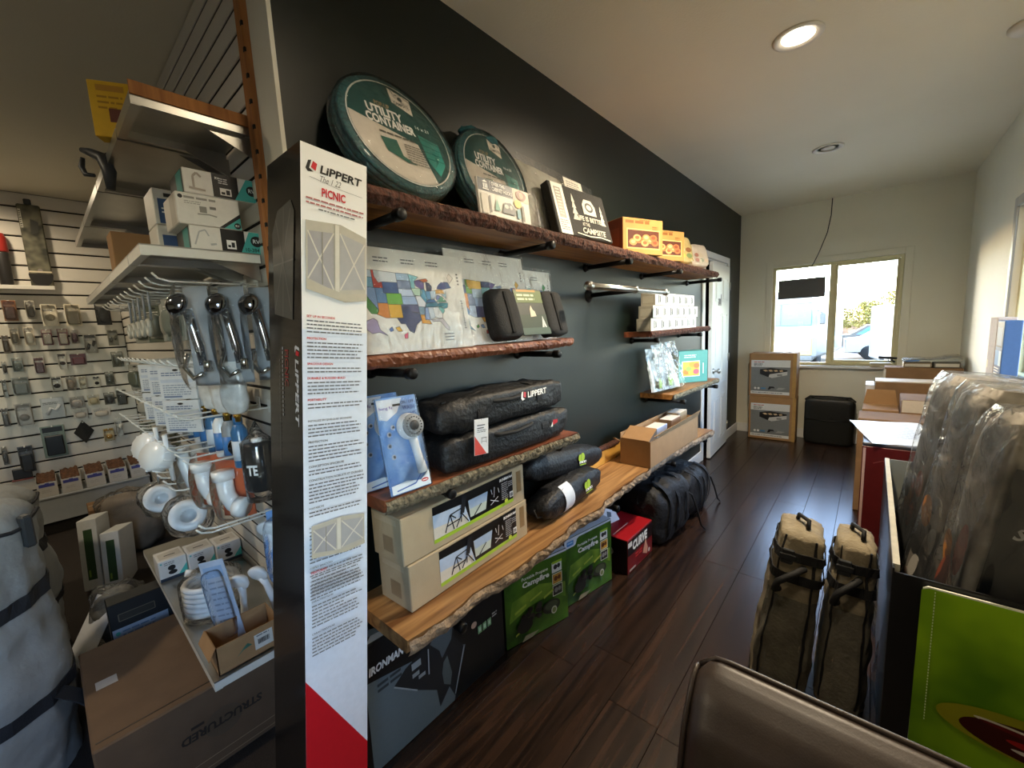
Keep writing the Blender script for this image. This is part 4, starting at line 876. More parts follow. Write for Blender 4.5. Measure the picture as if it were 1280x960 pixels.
def campfire_box(label, x, y, rz, w=.375, d=.21, h=.372):
    r = thing('campfire_box', label, 'box', (x, y, .002), 90 - rz)
    b = MB(); b.box(-w / 2, w / 2, -d / 2, d / 2, 0, h, mat('black_card_box', '15171a', .4), .003); b.build('box_body', r)
    f = topface(w, d, h); f.rect(.002, .002, w - .004, d - .004, ink('c8d2e0', .35)); f.rect(.05, .05, .12, .006, ink('9aa8ba')); f.done('printed_top', r)
    f = front(w, d, h); GR = mat('green_grass_print', '4c7a22', .35, var=.4, vs=7, color2='234a16', coat=.2)
    f.rect(.001, .001, w - .002, h - .002, GR); f.poly([(.02, .12), (.13, .16), (.26, .17), (.36, .12), (.36, .20), (.2, .25), (.04, .22)], mat('lit_grass_print', '8aa83a', .35, var=.4, vs=9, color2='4c7a22'))
    f.poly([(.001, h - .002), (.001, h - .052), (.072, h - .052), (.085, h - .046), (.095, h - .020), (.11, h - .013), (w - .002, h - .013), (w - .002, h - .002)], ink('d6deea', .35))
    f.rect(.018, h - .042, .05, .026, ink('3f86d0')); f.rect(.024, h - .031, .036, .008, ink('9cc8ee'))
    f.text('Portable Propane', .098, h - .075, .020, WHITE, w=.155, bold=1); f.text('Campfire', .100, h - .115, .036, WHITE, w=.16, bold=2)
    for i, (c_, k) in enumerate((('e4e6e2', '2a2c2c'), ('c89a3a', '6a3a1c'), ('2c2e2e', '8a8c8c'))):
        z = h - .10 - .060 * i; f.rect(w - .098, z, .062, .055, ink('e8ebe4')); f.rect(w - .095, z + .003, .056, .049, ink(c_)); f.disc(w - .076, z + .028, .012, .013, ink(k), 12); f.disc(w - .055, z + .030, .010, .012, ink(k), 12)
    f.rect(w - .098, h - .052, .062, .012, LIME)
    for a in ((.05, .155, .065, .012), (.14, .185, .07, .010), (.22, .165, .06, .012), (.05, .045, .05, .010)): f.poly([(a[0], a[1]), (a[0] + a[2], a[1] + .02), (a[0] + a[2], a[1] + .02 + a[3]), (a[0], a[1] + a[3])], ink('a9bc48'))
    rr = random.Random(4)
    for i in range(26): f.disc(.145 + rr.uniform(-.055, .055), .125 + rr.uniform(-.035, .03), rr.uniform(.008, .02), rr.uniform(.007, .016), ink(('23211e', '35322d', '17171a')[i % 3]), 9)
    f.disc(.10, .085, .045, .035, ink('1c1e1c'), 16); f.disc(.26, .115, .055, .035, ink('2a2e28'), 18); f.disc(.26, .12, .040, .022, ink('45503a'), 16); f.disc(.275, .09, .018, .02, ink('c4c8be'), 12); f.disc(.275, .09, .012, .014, ink('7a8a5a'), 10)
    f.poly([(.08, .01), (.14, .012), (.18, .03), (.10, .035)], ink('9a9a84')); f.done('printed_front', r)
campfire_box('green portable campfire box nearer the camera, left of its twin', .102, 1.425, 15, d=.10)
campfire_box('second green portable campfire box, beside the red box', .122, 1.835, 11, d=.14)
def red_box():
    w, d, h = .34, .22, .212
    r = thing('heater_box', 'low red box with white lettering on the floor by the black duffels', 'box', (.178, 2.262, .002), 90 - 1)
    b = MB(); b.box(-w / 2, w / 2, -d / 2, d / 2, 0, h, mat('dark_red_card', '7c1218', .35, coat=.2), .003); b.build('box_body', r)
    f = topface(w, d, h); f.rect(.003, .003, w - .006, d - .006, ink('a01820', .35)); f.rect(.02, .10, .19, .006, ink('d8b0a8')); f.done('printed_top', r)
    f = leftside(w, d, h); f.rect(.002, .002, d - .004, h - .004, ink('1a0c0e', .35)); f.disc(.10, .12, .03, .025, ink('b8b4b0'), 14); f.disc(.10, .12, .018, .014, ink('2a1c1c'), 12); f.rect(.02, .012, .06, .02, ink('8a8480')); f.rect(.006, .006, .10, .05, ink('6a1014')); f.done('printed_side', r)
    f = front(w, d, h); f.poly([(.002, .11), (w - .002, .11), (w - .002, h - .012), (.002, h - .012)], ink('170c0e', .35)); f.rect(.006, h - .05, .05, .03, ink('e4e0dc')); f.text('CURVE', .065, .125, .06, WHITE, w=.20, bold=2.5, shear=.15); f.lines(.10, .085, .10, 2, .018, .010, ink('c83a3a')); f.poly([(.20, .05), (.24, .13), (.27, .06), (.26, .02)], ink('d8a088')); f.disc(.29, .035, .014, .014, ink('d8d4d0'), 12); f.rect(.02, .012, .08, .012, ink('c8c0bc')); f.done('printed_front', r)
red_box()
r = thing('instruction_leaflet', 'white leaflet with a small dark picture standing on the red box', 'paper', (.110, 2.245, .2155), 90 - 12, rx=-38)
b = MB(); b.box(-.07, .07, -.001, .0, 0, .115, ink('e2e0e2'), .0005); b.build('sheet', r)
f = Face((-.07, -.0012, 0)); f.poly([(.05, .04), (.085, .035), (.10, .06), (.07, .075)], ink('23252a')); f.lines(.015, .095, .05, 3, .01, .004, GREYI); f.done('printed_sheet', r)
def floor_duffel(label, x, y, hl, hy, hz, seed, rz, z=.002):
    r = thing('floor_duffel', label, 'bag', (x, y, z), 90 - rz)
    b = MB(); b.blob((0, 0, hz), (hl, hy, hz), mat('black_duffel_cloth', '1a1b1d', .65, var=.4, vs=18, bump=.6, bs=45), 60, 30, .55, .5, .018, 9, seed, flat=0); b.build('bag_body', r)
    for s_ in (-.55, -.1, .4):
        b = MB(); pts = [(hl * s_ + .01 * math.sin(i), -(hy + .022) * max(0, math.cos(-1.3 + 2.75 * i / 12)) ** .6, hz + (hz + .016) * math.sin(-1.3 + 2.75 * i / 12)) for i in range(13)]
        for p0, p1 in zip(pts, pts[1:]): b.slab([(p0[0] - .016, p0[1], p0[2]), (p0[0] + .016, p0[1], p0[2]), (p1[0] + .016, p1[1], p1[2]), (p1[0] - .016, p1[1], p1[2])], (0, -.004, .002), WEB)
        b.build('strap', r)
    b = MB(); b.tube([(hl * .5, -hy * .9, hz * 1.5), (hl * .7, -hy * 1.1, hz * 1.3), (hl * .8, -hy * 1.25, hz * .8), (hl * .85, -hy * 1.4, hz * .2), (hl * .95, -hy * 1.5, .008)], .007, WEB, 7); b.build('loose_strap', r)
floor_duffel('nearer black duffel bag slumped under the plank shelf', .200, 2.70, .24, .17, .20, 11, 6)
floor_duffel('farther black duffel bag under the door end of the plank shelf', .225, 3.20, .25, .15, .165, 15, -4)
# ------------------------------------------------------------------ right-hand side, foreground first
LEA = mat('dark_brown_leather', '3b302a', .42, var=.25, vs=9, bump=.05, bs=300, spec=.6)
def leather_seat():
    r = thing('leather_bench', 'dark brown leather bench back with piped edge in the bottom foreground', 'seat', (1.03, .80, 0))
    prof = [(.135, 0), (.138, .60), (.132, .675), (.118, .700), (.100, .708), (.070, .700), (.030, .672), (-.015, .62), (-.045, .54), (-.058, .42), (-.06, .20), (-.06, 0)]
    L = .90; n = 26
    def fn(u, v):
        k = v * (len(prof) - 1); i = min(int(k), len(prof) - 2); t = k - i
        y = prof[i][0] * (1 - t) + prof[i + 1][0] * t; z = prof[i][1] * (1 - t) + prof[i + 1][1] * t
        e = min(u * L / .05, 1.0); s_ = math.sqrt(max(0, 1 - (1 - e) ** 2)); s2 = .62 + .38 * s_
        return Vector((L * u, .04 + (y - .04) * s2, z * (.955 + .045 * s_) + .002 * noise.noise(Vector((u * 9, v * 6, 1)))))
    b = MB(); b.grid(fn, 40, 44, LEA); pts = [fn(0, j / 22) for j in range(23)]
    b.raw(pts, [tuple(range(23))], LEA); flip_fix(b.build('padded_back', r))
    b = MB(); b.tube([fn(u, .30 if False else 3.2 / 11) + Vector((0, .002, .004)) for u in [.004 + i / 30 * .99 for i in range(31)]], .0055, LEA, 8); b.build('piping', r)
    b = MB(); b.tube([fn(0.004, j / 30) + Vector((-.003, 0, .001)) for j in range(2, 31)], .0055, LEA, 8); b.build('end_piping', r)
    b = MB(); b.box(-.03, .92, -.45, -.062, .0, .40, mat('black_bench_base', '121110', .5), .02); b.build('seat_base', r)
leather_seat()
CW = mat('tan_canvas_cloth', '958970', .85, var=.25, vs=24, bump=.5, bs=60)
CD = mat('dark_grey_canvas', '6f6a5c', .85, var=.25, vs=30, bump=.4, bs=90)
def canvas_bag(label, x, y, rz, ry, wb, db, h, seed):
    r = thing('canvas_bag', label, 'bag', (x, y, .010), rz, ry=ry)
    def fn(u, v):
        a = 2 * PI * u; q = .45
        cx = math.copysign(abs(math.cos(a)) ** q, math.cos(a)); cy = math.copysign(abs(math.sin(a)) ** q, math.sin(a))
        t = v if v < .92 else .92 + (v - .92) * .4
        sw = (1 - .30 * v ** 1.6) * (1 if v < .93 else max(0.02, 1 - (v - .93) / .07 * .98)); sd = (1 - .42 * v ** 1.4) * (1 if v < .93 else max(0.02, 1 - (v - .93) / .07 * .98))
        w_ = .010 * noise.noise(Vector((cx * 3, cy * 3 + seed, v * 7))) + .006 * noise.noise(Vector((cx * 9, cy * 9 + seed, v * 14)))
        return Vector((cx * (wb / 2 * sw + w_), cy * (db / 2 * sd + w_) + .03 * v, h * t))
    b = MB(); b.grid(fn, 48, 40, CW, True, True); b.build('bag_body', r)
    b = MB()
    def patch(u, v): p = fn(.56 + .38 * u, .03 + .55 * v); n_ = Vector((p.x, p.y - .03 * v, 0)).normalized(); return p + n_ * .004
    b.grid(patch, 22, 16, CD); b.build('lower_panel', r)
    for u0 in (.66, .80):
        b = MB()
        for j in range(22):
            v0, v1 = .05 + j * .04, .05 + (j + 1) * .04
            P_ = [fn(u0 - .008, v0), fn(u0 + .008, v0), fn(u0 + .008, v1), fn(u0 - .008, v1)]
            n_ = Vector((P_[0].x, P_[0].y, 0)).normalized(); b.slab([p + n_ * .005 for p in P_], n_ * .004, WEB)
        b.build('webbing', r)
    for v0 in (.70, .82):
        b = MB(); n = 36
        for i in range(n):
            u0, u1 = i / n, (i + 1) / n; P_ = [fn(u0, v0 - .025), fn(u1, v0 - .025), fn(u1, v0 + .025), fn(u0, v0 + .025)]
            o = [Vector((p.x, p.y - .03, 0)).normalized() * .008 for p in P_]; b.slab([p + q for p, q in zip(P_, o)], o[0].normalized() * .004, WEB)
        b.build('compression_strap', r)
    p = fn(.72, .82); n_ = Vector((p.x, p.y, 0)).normalized()
    b = MB(); b.T = Matrix.Translation(p + n_ * .02); b.box(-.02, .02, -.006, .006, -.03, .03, DPL, .004); b.box(-.026, .026, -.009, -.002, -.012, .012, DPL, .003); b.build('buckle', r)
    b = MB(); b.tube([fn(.70, .62) + n_ * .01, fn(.70, .64) + n_ * .05, fn(.72, .70) + n_ * .065, fn(.75, .75) + n_ * .05, fn(.76, .77) + n_ * .01], .012, WEB, 8); b.build('grab_handle', r)
    b = MB(); b.tube([fn(.30, .97) + Vector((0, 0, .004)), fn(.30, .97) + Vector((.0, -.02, .03)), fn(.8, .97) + Vector((0, .02, .03)), fn(.8, .97) + Vector((0, 0, .004))], .008, WEB, 8); b.build('top_handle', r)
canvas_bag('tan canvas bag standing on the floor, left of the pair', 1.055, 1.88, 8, 6.5, .190, .36, .665, 1)
canvas_bag('tan canvas bag standing on the floor, right of the pair beside the carton', 1.256, 1.92, 4, 3.0, .150, .34, .655, 7)
# display carton with the wrapped stone-print packs
PCB = mat('black_printed_carton', '17191b', .35, var=.15, vs=6, coat=.15)
INC = mat('grey_carton_inside', '8f938a', .8, var=.06)
r = thing('display_carton', 'large open carton with a bright green front holding the wrapped stone-print packs', 'box', (0, 0, .002))
CX0, CX1, CY0, CY1, CH = 1.372, 1.925, 1.56, 2.76, .715
b = MB(); t = .005
b.box(CX0, CX0 + t, CY0, CY1, 0, CH, PCB); b.box(CX1 - t, CX1, CY0, CY1, 0, CH, PCB); b.box(CX0 + t, CX1 - t, CY0, CY0 + t, 0, CH - .012, PCB); b.box(CX0 + t, CX1 - t, CY0 + t, CY1 - t, 0, t, PCB)
b.build('box_body', r)
b = MB(); b.box(CX0 + .001, CX0 + t + .012, CY0 + .02, CY1, CH - .02, CH + .004, mat('pale_card_edge', 'b8b6a8', .8)); b.build('side_edge', r)
b = MB(); b.slab([(CX0 + t, CY1 - t, 0), (CX1 - t, CY1 - t, 0), (CX1 - t, CY1 - t, CH), (CX0 + t, CY1 - t, CH)], (0, t, 0), INC); b.build('end_panel', r)
b = MB(); b.slab([(CX0 + .060, CY0 - .012, .0), (CX1 - .005, CY0 - .012, .0), (CX1 - .005, CY0 - .012, .690), (CX0 + .075, CY0 - .012, .690), (CX0 + .065, CY0 - .010, .682)], (0, .006, 0), ink('e8ece0', .4)); b.build('front_flap', r)
f = Face((CX0, CY0 - .0125, 0)); GP = mat('lime_green_print', '88b41c', .30, var=.35, vs=5, color2='4d7a10', coat=.25, detail=2)
f.poly([(.061, .001), (.545, .001), (.545, .686), (.077, .686), (.062, .678)], GP)
for i in range(44): f.rect(.088, .675 - i * .009, .0022, .0055, ink('d6e6b8'))
el = lambda cx, cy, rx, ry, t_, a0=0, a1=360, n=40: [(cx + rx * math.cos(R(a0 + (a1 - a0) * i / n)) * math.cos(R(t_)) - ry * math.sin(R(a0 + (a1 - a0) * i / n)) * math.sin(R(t_)), cy + rx * math.cos(R(a0 + (a1 - a0) * i / n)) * math.sin(R(t_)) + ry * math.sin(R(a0 + (a1 - a0) * i / n)) * math.cos(R(t_))) for i in range(n)]
f.poly(el(.31, .335, .20, .062, -2), ink('8a8a1a', .3)); f.poly(el(.32, .325, .165, .048, -2), ink('3a1210', .3)); f.poly(el(.31, .352, .13, .010, -4), ink('c8c2b8', .3)); f.poly(el(.31, .349, .12, .007, -4), ink('5a1414', .3)); f.poly(el(.34, .30, .09, .008, -4), ink('c8c2b8', .3)); f.poly(el(.34, .32, .10, .012, -4), ink('8e1c1c', .3))
f.done('printed_front', r)
f = Face((CX0, CY1, 0), (0, -1, 0)); f.rect(.02, .02, 1.15, .66, ink('1c2530', .3)); f.poly([(.7, .04), (1.1, .04), (1.12, .5), (.85, .64), (.75, .4)], ink('26364a', .3)); f.done('printed_side', r)
STB = mat('stone_print_grey', 'a39c8f', .5, var=.35, vs=11, color2='6b665d', coat=.3)
def wrapped(label, corner, wy, seed, dark_text=False):
    d = .26; h = corner[2] / math.cos(R(7)) - .035
    rot = Matrix.Rotation(R(-76), 3, 'Z') @ Matrix.Rotation(R(2.5), 3, 'Y') @ Matrix.Rotation(R(-6.8), 3, 'X')
    r = thing('wrapped_mat_pack', label, 'mat', Vector(corner) - rot @ Vector((wy / 2, -d / 2, h)), -76, rx=-6.8, ry=2.5)
    def fn(u, v):
        a = 2 * PI * u + PI / 4; q = .16
        cx = math.copysign(abs(math.cos(a)) ** q, math.cos(a)); cy = math.copysign(abs(math.sin(a)) ** q, math.sin(a))
        k = 1 if v < .90 else math.sqrt(max(0, 1 - ((v - .90) / .10) ** 2)) * .25 + .75 if v < .999 else .72
        w_ = .005 * noise.noise(Vector((cx * 4 + seed, cy * 4, v * 6)))
        return Vector((cx * (wy / 2 * k + w_), cy * (d / 2 * k + w_), h * v))
    b = MB(); b.grid(fn, 48, 30, STB, True, True); top = [fn(i / 24, 1) for i in range(24)]; b.raw(top, [tuple(range(24))], STB); b.build('mat_body', r)
    f = Face((-wy / 2, -d / 2 - .009, 0)); rr = random.Random(seed)
    cs = ('9a958c', '77726a', 'b0aba2', 'a8703a', '8a4a38', '5e5b55', 'c0a898')
    for i in range(12):
        x = wy * rr.uniform(.22, .78); z = h * (.10 + .065 * i) if i < 9 else h * rr.uniform(.3, .7)
        f.poly([q for q in el(x, z, wy * rr.uniform(.13, .20), h * rr.uniform(.04, .075), rr.uniform(-20, 20), n=18)], ink(cs[rr.randrange(7)], .4))
    f.done('stone_print', r)
    f = Face((-wy / 2, -d / 2 - .0095, 0)) if False else Face((wy / 2 + .009, -d / 2, 0), (0, 1, 0))
    f.rect(.012, .03, d - .024, h * .86, ink('14181f', .3))
    if dark_text:
        f.text('SS', .045, h * .72, .035, ink('c8ccd0'), w=.05, bold=1.5, shear=.25); f.poly([(.085, h * .675), (.12, h * .675), (.095, h * .63)], ink('e4e8ec'))
    f.done('dark_side', r)
    b = MB()
    def wf(u, v):
        p = fn(u, min(v, .995)); n_ = Vector((p.x, p.y, 0)).normalized()
        return p + n_ * (.016 + .009 * noise.noise(Vector((p.x * 26 + seed, p.y * 26, p.z * 3))) + .005 * noise.noise(Vector((p.x * 60, p.y * 60, p.z * 9)))) + Vector((0, 0, .012 * v))
    b.grid(wf, 96, 30, HAZY, True, True); tp = [wf(i / 32, 1) for i in range(32)]; k = len(b.v); b.raw([Vector((0, 0, h + .022))] + tp, [(0, 1 + i, 1 + (i + 1) % 32) for i in range(32)], HAZY, True); b.build('plastic_wrap', r)
wrapped('nearest of three plastic-wrapped stone-print packs, dark lettered side showing', (1.59, 1.60, 1.18), .165, 3, True)
wrapped('middle of three plastic-wrapped stone-print packs in the display carton', (1.562, 1.815, 1.215), .185, 5)
wrapped('farthest of three plastic-wrapped stone-print packs, by the red box', (1.545, 2.22, 1.20), .200, 8)
# boxes towards the far window
def plain_box(nm, label, x0, x1, y0, y1, h, m, tape=True, z=.002):
    r = thing(nm, label, 'box', ((x0 + x1) / 2, (y0 + y1) / 2, z)); w, d = x1 - x0, y1 - y0
    b = MB(); b.box(-w / 2, w / 2, -d / 2, d / 2, 0, h, m, .004); b.build('box_body', r)
    if tape: b = MB(); b.box(-.025, .025, -d / 2 + .005, d / 2 - .005, h - .001, h + .001, mat('brown_packing_tape', '8f7550', .3)); b.build('tape', r)
    return r, w, d
r, w, d = plain_box('red_carton', 'tall dark red carton under the loose white sheet', 1.282, 1.545, 2.98, 3.32, .715, mat('deep_red_card', '5a1214', .4, coat=.2), False)
f = front(w, d, .715); f.rect(.004, .004, .012, .70, ink('c8a8a0')); f.line([(.05, .62), (.09, .64), (.12, .61)], .004, ink('8a4a48')); f.done('printed_front', r)
f = leftside(w, d, .715); f.rect(.01, .01, d - .02, .69, ink('6a4034')); f.done('printed_side', r)
b = MB(); b.box(-w / 2, w / 2, -d / 2, d / 2, .7155, .735, ink('3a3a44'), .004); b.build('lid', r)
r = thing('white_sheet', 'loose white printed sheet lying on the dark red carton', 'paper', (1.44, 3.20, .742), 14, rx=3)
b = MB(); b.grid(lambda u, v: Vector((-.17 + .34 * u, -.20 + .48 * v, .008 + .006 * noise.noise(Vector((u * 3, v * 3, 1))))), 14, 14, ink('dfe9f2', .35)); b.build('sheet', r)
f = Face((-.17, -.20, .018), (1, 0, 0), (0, 1, 0)); f.lines(.04, .40, .24, 14, .024, .006, ink('a8b4c4')); f.done('printed_lines', r)
plain_box('brown_carton', 'tall open brown carton just behind the dark red one', 1.245, 1.60, 3.84, 4.14, .70, KRAFTD, False)
r, w, d = plain_box('shallow_carton', 'brown carton with a folded-up flap, left of the white-topped carton', 1.262, 1.480, 4.34, 4.62, .68, KRAFT, False)
b = MB(); b.slab([(-w / 2, d / 2, .68), (w / 2, d / 2, .68), (w / 2 - .02, d / 2 + .02, .80), (-w / 2 + .02, d / 2 + .02, .80)], (0, .004, 0), KRAFT); b.build('flap', r)
r, w, d = plain_box('white_topped_carton', 'brown carton with a pale top band, behind the wrapped packs', 1.487, 1.92, 4.25, 4.60, .785, KRAFTD, False)
f = front(w, d, .785); f.rect(.003, .69, w - .006, .092, ink('cfc4b4')); f.done('pale_band', r)
r, w, d = plain_box('flat_carton', 'wide brown carton with pale edge, middle step of the stack at the far corner', 1.335, 1.925, 4.90, 5.12, .83, KRAFTD, False)
b = MB(); b.box(-w / 2, w / 2, -d / 2, d / 2, .8305, .842, ink('e0d4c0'), .002); b.build('lid', r)
r, w, d = plain_box('maroon_carton', 'slim maroon and white carton end beside the wide pale-edged carton', 1.268, 1.330, 4.92, 5.20, .80, ink('e4e2e4'), False)
f = front(w, d, .80); f.rect(.002, .20, w - .004, .50, ink('54304a')); f.done('printed_front', r)
r, w, d = plain_box('tall_carton', 'wide brown carton standing highest in the far corner', 1.40, 1.925, 5.38, 5.60, .915, KRAFTD, False)
b = MB(); b.box(-w / 2 - .006, -w / 2 + .01, -d / 2 - .004, -d / 2, 0, .90, ink('e8e2d2')); b.build('pale_edge', r)
for i, (nm, lb, x0, x1, z0, h_, c) in enumerate((('flat_packet', 'brown-edged flat packet at the bottom of the pile in the far corner', 1.53, 1.72, .920, .045, '8a7a62'), ('flat_packet', 'grey-edged flat packet beside the brown-edged one in the far corner', 1.735, 1.905, .920, .050, '6f6c62'))):
    r = thing(nm, lb, 'packet', ((x0 + x1) / 2, 5.49, z0), 0); w = x1 - x0
    b = MB(); b.box(-w / 2, w / 2, -.10, .10, 0, h_, ink(c), .003); b.build('card', r)
    b = MB(); b.box(-w / 2 + .01, w / 2 - .01, -.104, -.098, .010, h_ - .012, ink('c8c4b8')); b.build('label_strip', r)
r = thing('magazine_sheaf', 'sagging clear bag of blue and white papers on top of the corner pile', 'papers', (1.715, 5.49, .974), 3)
b = MB(); b.grid(lambda u, v: Vector((-.19 + .38 * u, -.11 + .22 * v, .006 + .030 * u + .008 * math.sin(u * 9) + .004 * noise.noise(Vector((u * 5, v * 5, 1))))), 24, 10, ink('c9d0d2', .3)); b.grid(lambda u, v: Vector((.19 - .38 * u, -.11 + .22 * v, .0 + .01 * (1 - u))), 8, 4, ink('8a928e')); b.raw([(-.19, -.11, 0), (.19, -.11, .005), (.19, -.11, .035), (-.19, -.11, .008)], [(0, 1, 2, 3)], ink('9aa09a')); b.build('papers', r)
f = Face((-.19, -.112, 0)); f.poly([(.01, .004), (.10, .006), (.11, .020), (.01, .012)], ink('3f7ac0')); f.done('blue_edge', r)
b = MB(); b.grid(lambda u, v: Vector((-.195 + .39 * u, -.125 + .25 * v, .018 + .032 * u + .008 * math.sin(u * 9) + .008 * noise.noise(Vector((u * 8, v * 6, 4))))), 24, 12, HAZY); b.build('plastic_wrap', r)
def grill_box(label, z, rz, dx=0):
    w, d, h = .475, .22, .515
    r = thing('grill_box', label, 'box', (.435 + dx, 5.715, z), rz)
    b = MB(); b.box(-w / 2, w / 2, -d / 2, d / 2, 0, h, KRAFT, .004); b.build('box_body', r)
    b = MB(); b.box(w / 2 - .035, w / 2 - .002, -d / 2 - .001, -d / 2 + .001, .0, h, mat('golden_box_edge', 'b08a4c', .6)); b.build('side_tape', r)
    f = front(w, d, h); f.rect(.022, .030, .395, .40, ink('7c8182', .4)); f.rect(.022, .352, .395, .082, ink('dadcda', .4)); f.rect(.022, .030, .395, .034, ink('dfe0de', .4))
    f.lines(.05, .408, .11, 1, .01, .008, ink('b84a44'), .1); f.lines(.05, .390, .10, 3, .013, .007, ink('5a5c5e'))
    B0 = ink('1c1c1d', .4); f.poly([(.115, .27), (.115, .325), (.225, .345), (.39, .32), (.39, .265), (.225, .225)], B0)
    f.poly([(.205, .235), (.215, .268), (.39, .305), (.39, .265), (.24, .225)], ink('c4c6c4', .4)); f.rect(.29, .25, .05, .022, ink('8a8c8a'))
    f.poly([(.125, .318), (.225, .338), (.375, .318), (.225, .283)], ink('30302f', .4))
    for i in range(4): f.poly([(.145 + .055 * i, .316), (.175 + .055 * i, .322), (.20 + .05 * i, .306), (.17 + .05 * i, .300)], ink('d2b48c', .4)); f.up()
    for x in (.07, .105): f.disc(x, .098, .013, .013, ink('e4e6e4'), 14)
    f.rect(.128, .090, .05, .018, ink('4f86b4')); f.poly([(.20, .085), (.215, .125), (.26, .125), (.275, .105), (.235, .105), (.225, .09)], B0); f.poly([(.285, .088), (.34, .09), (.38, .11), (.31, .115)], ink('a4a6a6'))
    f.lines(.035, .044, .36, 1, .01, .008, GREYI); f.done('printed_front', r)
grill_box('lower of two grill picture boxes stacked under the far window', .002, 1.0)
grill_box('upper grill picture box, in front of the window sill', .519, -1.0, -.006)
def case_bag():
    r = thing('padded_case', 'black square padded case on the floor under the far window', 'case', (.972, 5.745, .002))
    BV = mat('black_vinyl', '15150f', .45, var=.2, vs=20, bump=.2, bs=60)
    b = MB(); b.blob((0, 0, .265), (.225, .10, .262), BV, 44, 30, .22, .3, .003, 8, 2, flat=0); b.build('case_body', r)
    b = MB(); b.tube([(-.215, -.098, .285), (0, -.108, .28), (.215, -.098, .285)], .006, BV, 8); b.build('seam', r)
    b = MB(); b.tube([(-.22, -.06, .50), (-.18, -.02, .535), (0, 0, .528), (.18, -.02, .535), (.22, -.06, .50)], .012, BV, 8); b.build('top_roll', r)
    b = MB(); b.tube([(-.16, -.06, .525), (-.12, -.07, .548), (.0, -.075, .552), (.12, -.07, .548), (.16, -.06, .525)], .006, WEB, 8); b.build('carry_handle', r)
case_bag()
# on the sills
r = thing('sill_packet', 'small pale packet lying at the right end of the far window sill', 'packet', (1.372, 5.848, WZ0 + .001), 4)
b = MB(); b.box(-.085, .085, -.028, .028, 0, .042, ink('c9c2a6'), .004); b.build('packet_body', r)
r = thing('hose_nozzle', 'small dark pistol-shaped hose nozzle on the pale sill packet', 'nozzle', (1.43, 5.850, WZ0 + .043), 170)
b = MB(); b.tube([(-.07, 0, .050), (-.02, 0, .052), (.04, 0, .055), (.075, 0, .056)], [.010, .014, .012, .016], DPL, 12); b.build('barrel', r)
b = MB(); b.tube([(-.02, 0, .05), (-.035, 0, .025), (-.055, 0, .008)], [.012, .010, .009], DPL, 10); b.build('grip', r)
b = MB(); b.tube([(.0, 0, .042), (-.005, 0, .02), (-.02, 0, .012)], .004, GPL, 8); b.build('trigger', r)
r = thing('sill_carton', 'pinkish tan carton on the right window sill', 'box', (1.905, 4.03, RZ0 + .001), -90)
b = MB(); b.box(-.10, .10, -.030, .05, 0, .385, mat('pinkish_tan_card', 'c2b0a4', .7), .003); b.build('box_body', r)
f = front(.2, .06, .385); f.rect(.02, .20, .16, .004, ink('a89488')); f.rect(.02, .06, .02, .05, ink('e0d48a')); f.done('printed_front', r)
r = thing('blue_pack', 'blue and dark printed pack on the right window sill before the tan carton', 'box', (1.905, 3.82, RZ0 + .001), -90)
b = MB(); b.box(-.09, .09, -.030, .04, 0, .37, ink('3c5a86'), .003); b.build('box_body', r)
f = front(.18, .06, .37); f.rect(.01, .21, .16, .15, ink('2a2c36')); f.rect(.03, .22, .12, .11, ink('5a6e8c')); f.rect(.01, .10, .10, .09, ink('4a8ac8')); f.rect(.11, .10, .06, .09, ink('bcd4e0')); f.lines(.02, .08, .13, 4, .016, .006, WHITE); f.done('printed_front', r)
# sign in the window, ceiling cable, smoke detector
r = thing('window_sign', 'dark blank sign board hanging inside the left far window pane', 'sign', (.637, YF + .035, 1.655))
b = MB(); b.box(-.226, .226, -.004, .004, 0, .222, mat('dark_grey_sign_back', '5f5f5f', .6, var=.12, vs=5), .002); b.build('board', r)
b = MB(); b.tube([(-.19, 0, .222), (-.19, .0, WZ1 - 1.655 - .002)], .0012, WEB, 6); b.tube([(.19, 0, .222), (.19, .0, WZ1 - 1.655 - .002)], .0012, WEB, 6); b.build('hanging_cord', r)
r = thing('ceiling_cable', 'thin dark cable hanging from the ceiling in front of the far window', 'cable', (.893, 5.84, H))
b = MB(); b.tube([(0, 0, 0), (-.004, -.004, -.18), (-.030, -.006, -.36), (-.075, -.006, -.50), (-.095, -.004, -.56), (-.135, -.002, -.66), (-.155, 0, -.70)], .0045, WEB, 8); b.build('wire', r)
b = MB(); b.lathe([(.016, 0), (.016, -.004), (.006, -.008)], TW, 14); b.build('grommet', r)
r = thing('ceiling_detector', 'white round detector on the ceiling at the right edge', 'detector', (1.76, 3.09, H))
b = MB(); b.lathe([(.075, 0), (.075, -.012), (.060, -.026), (.001, -.030)], TW, 28); b.build('detector_body', r)
b = MB(); b.lathe([(.022, -.030), (.020, -.034), (.001, -.035)], GPL, 16); b.build('vent', r)
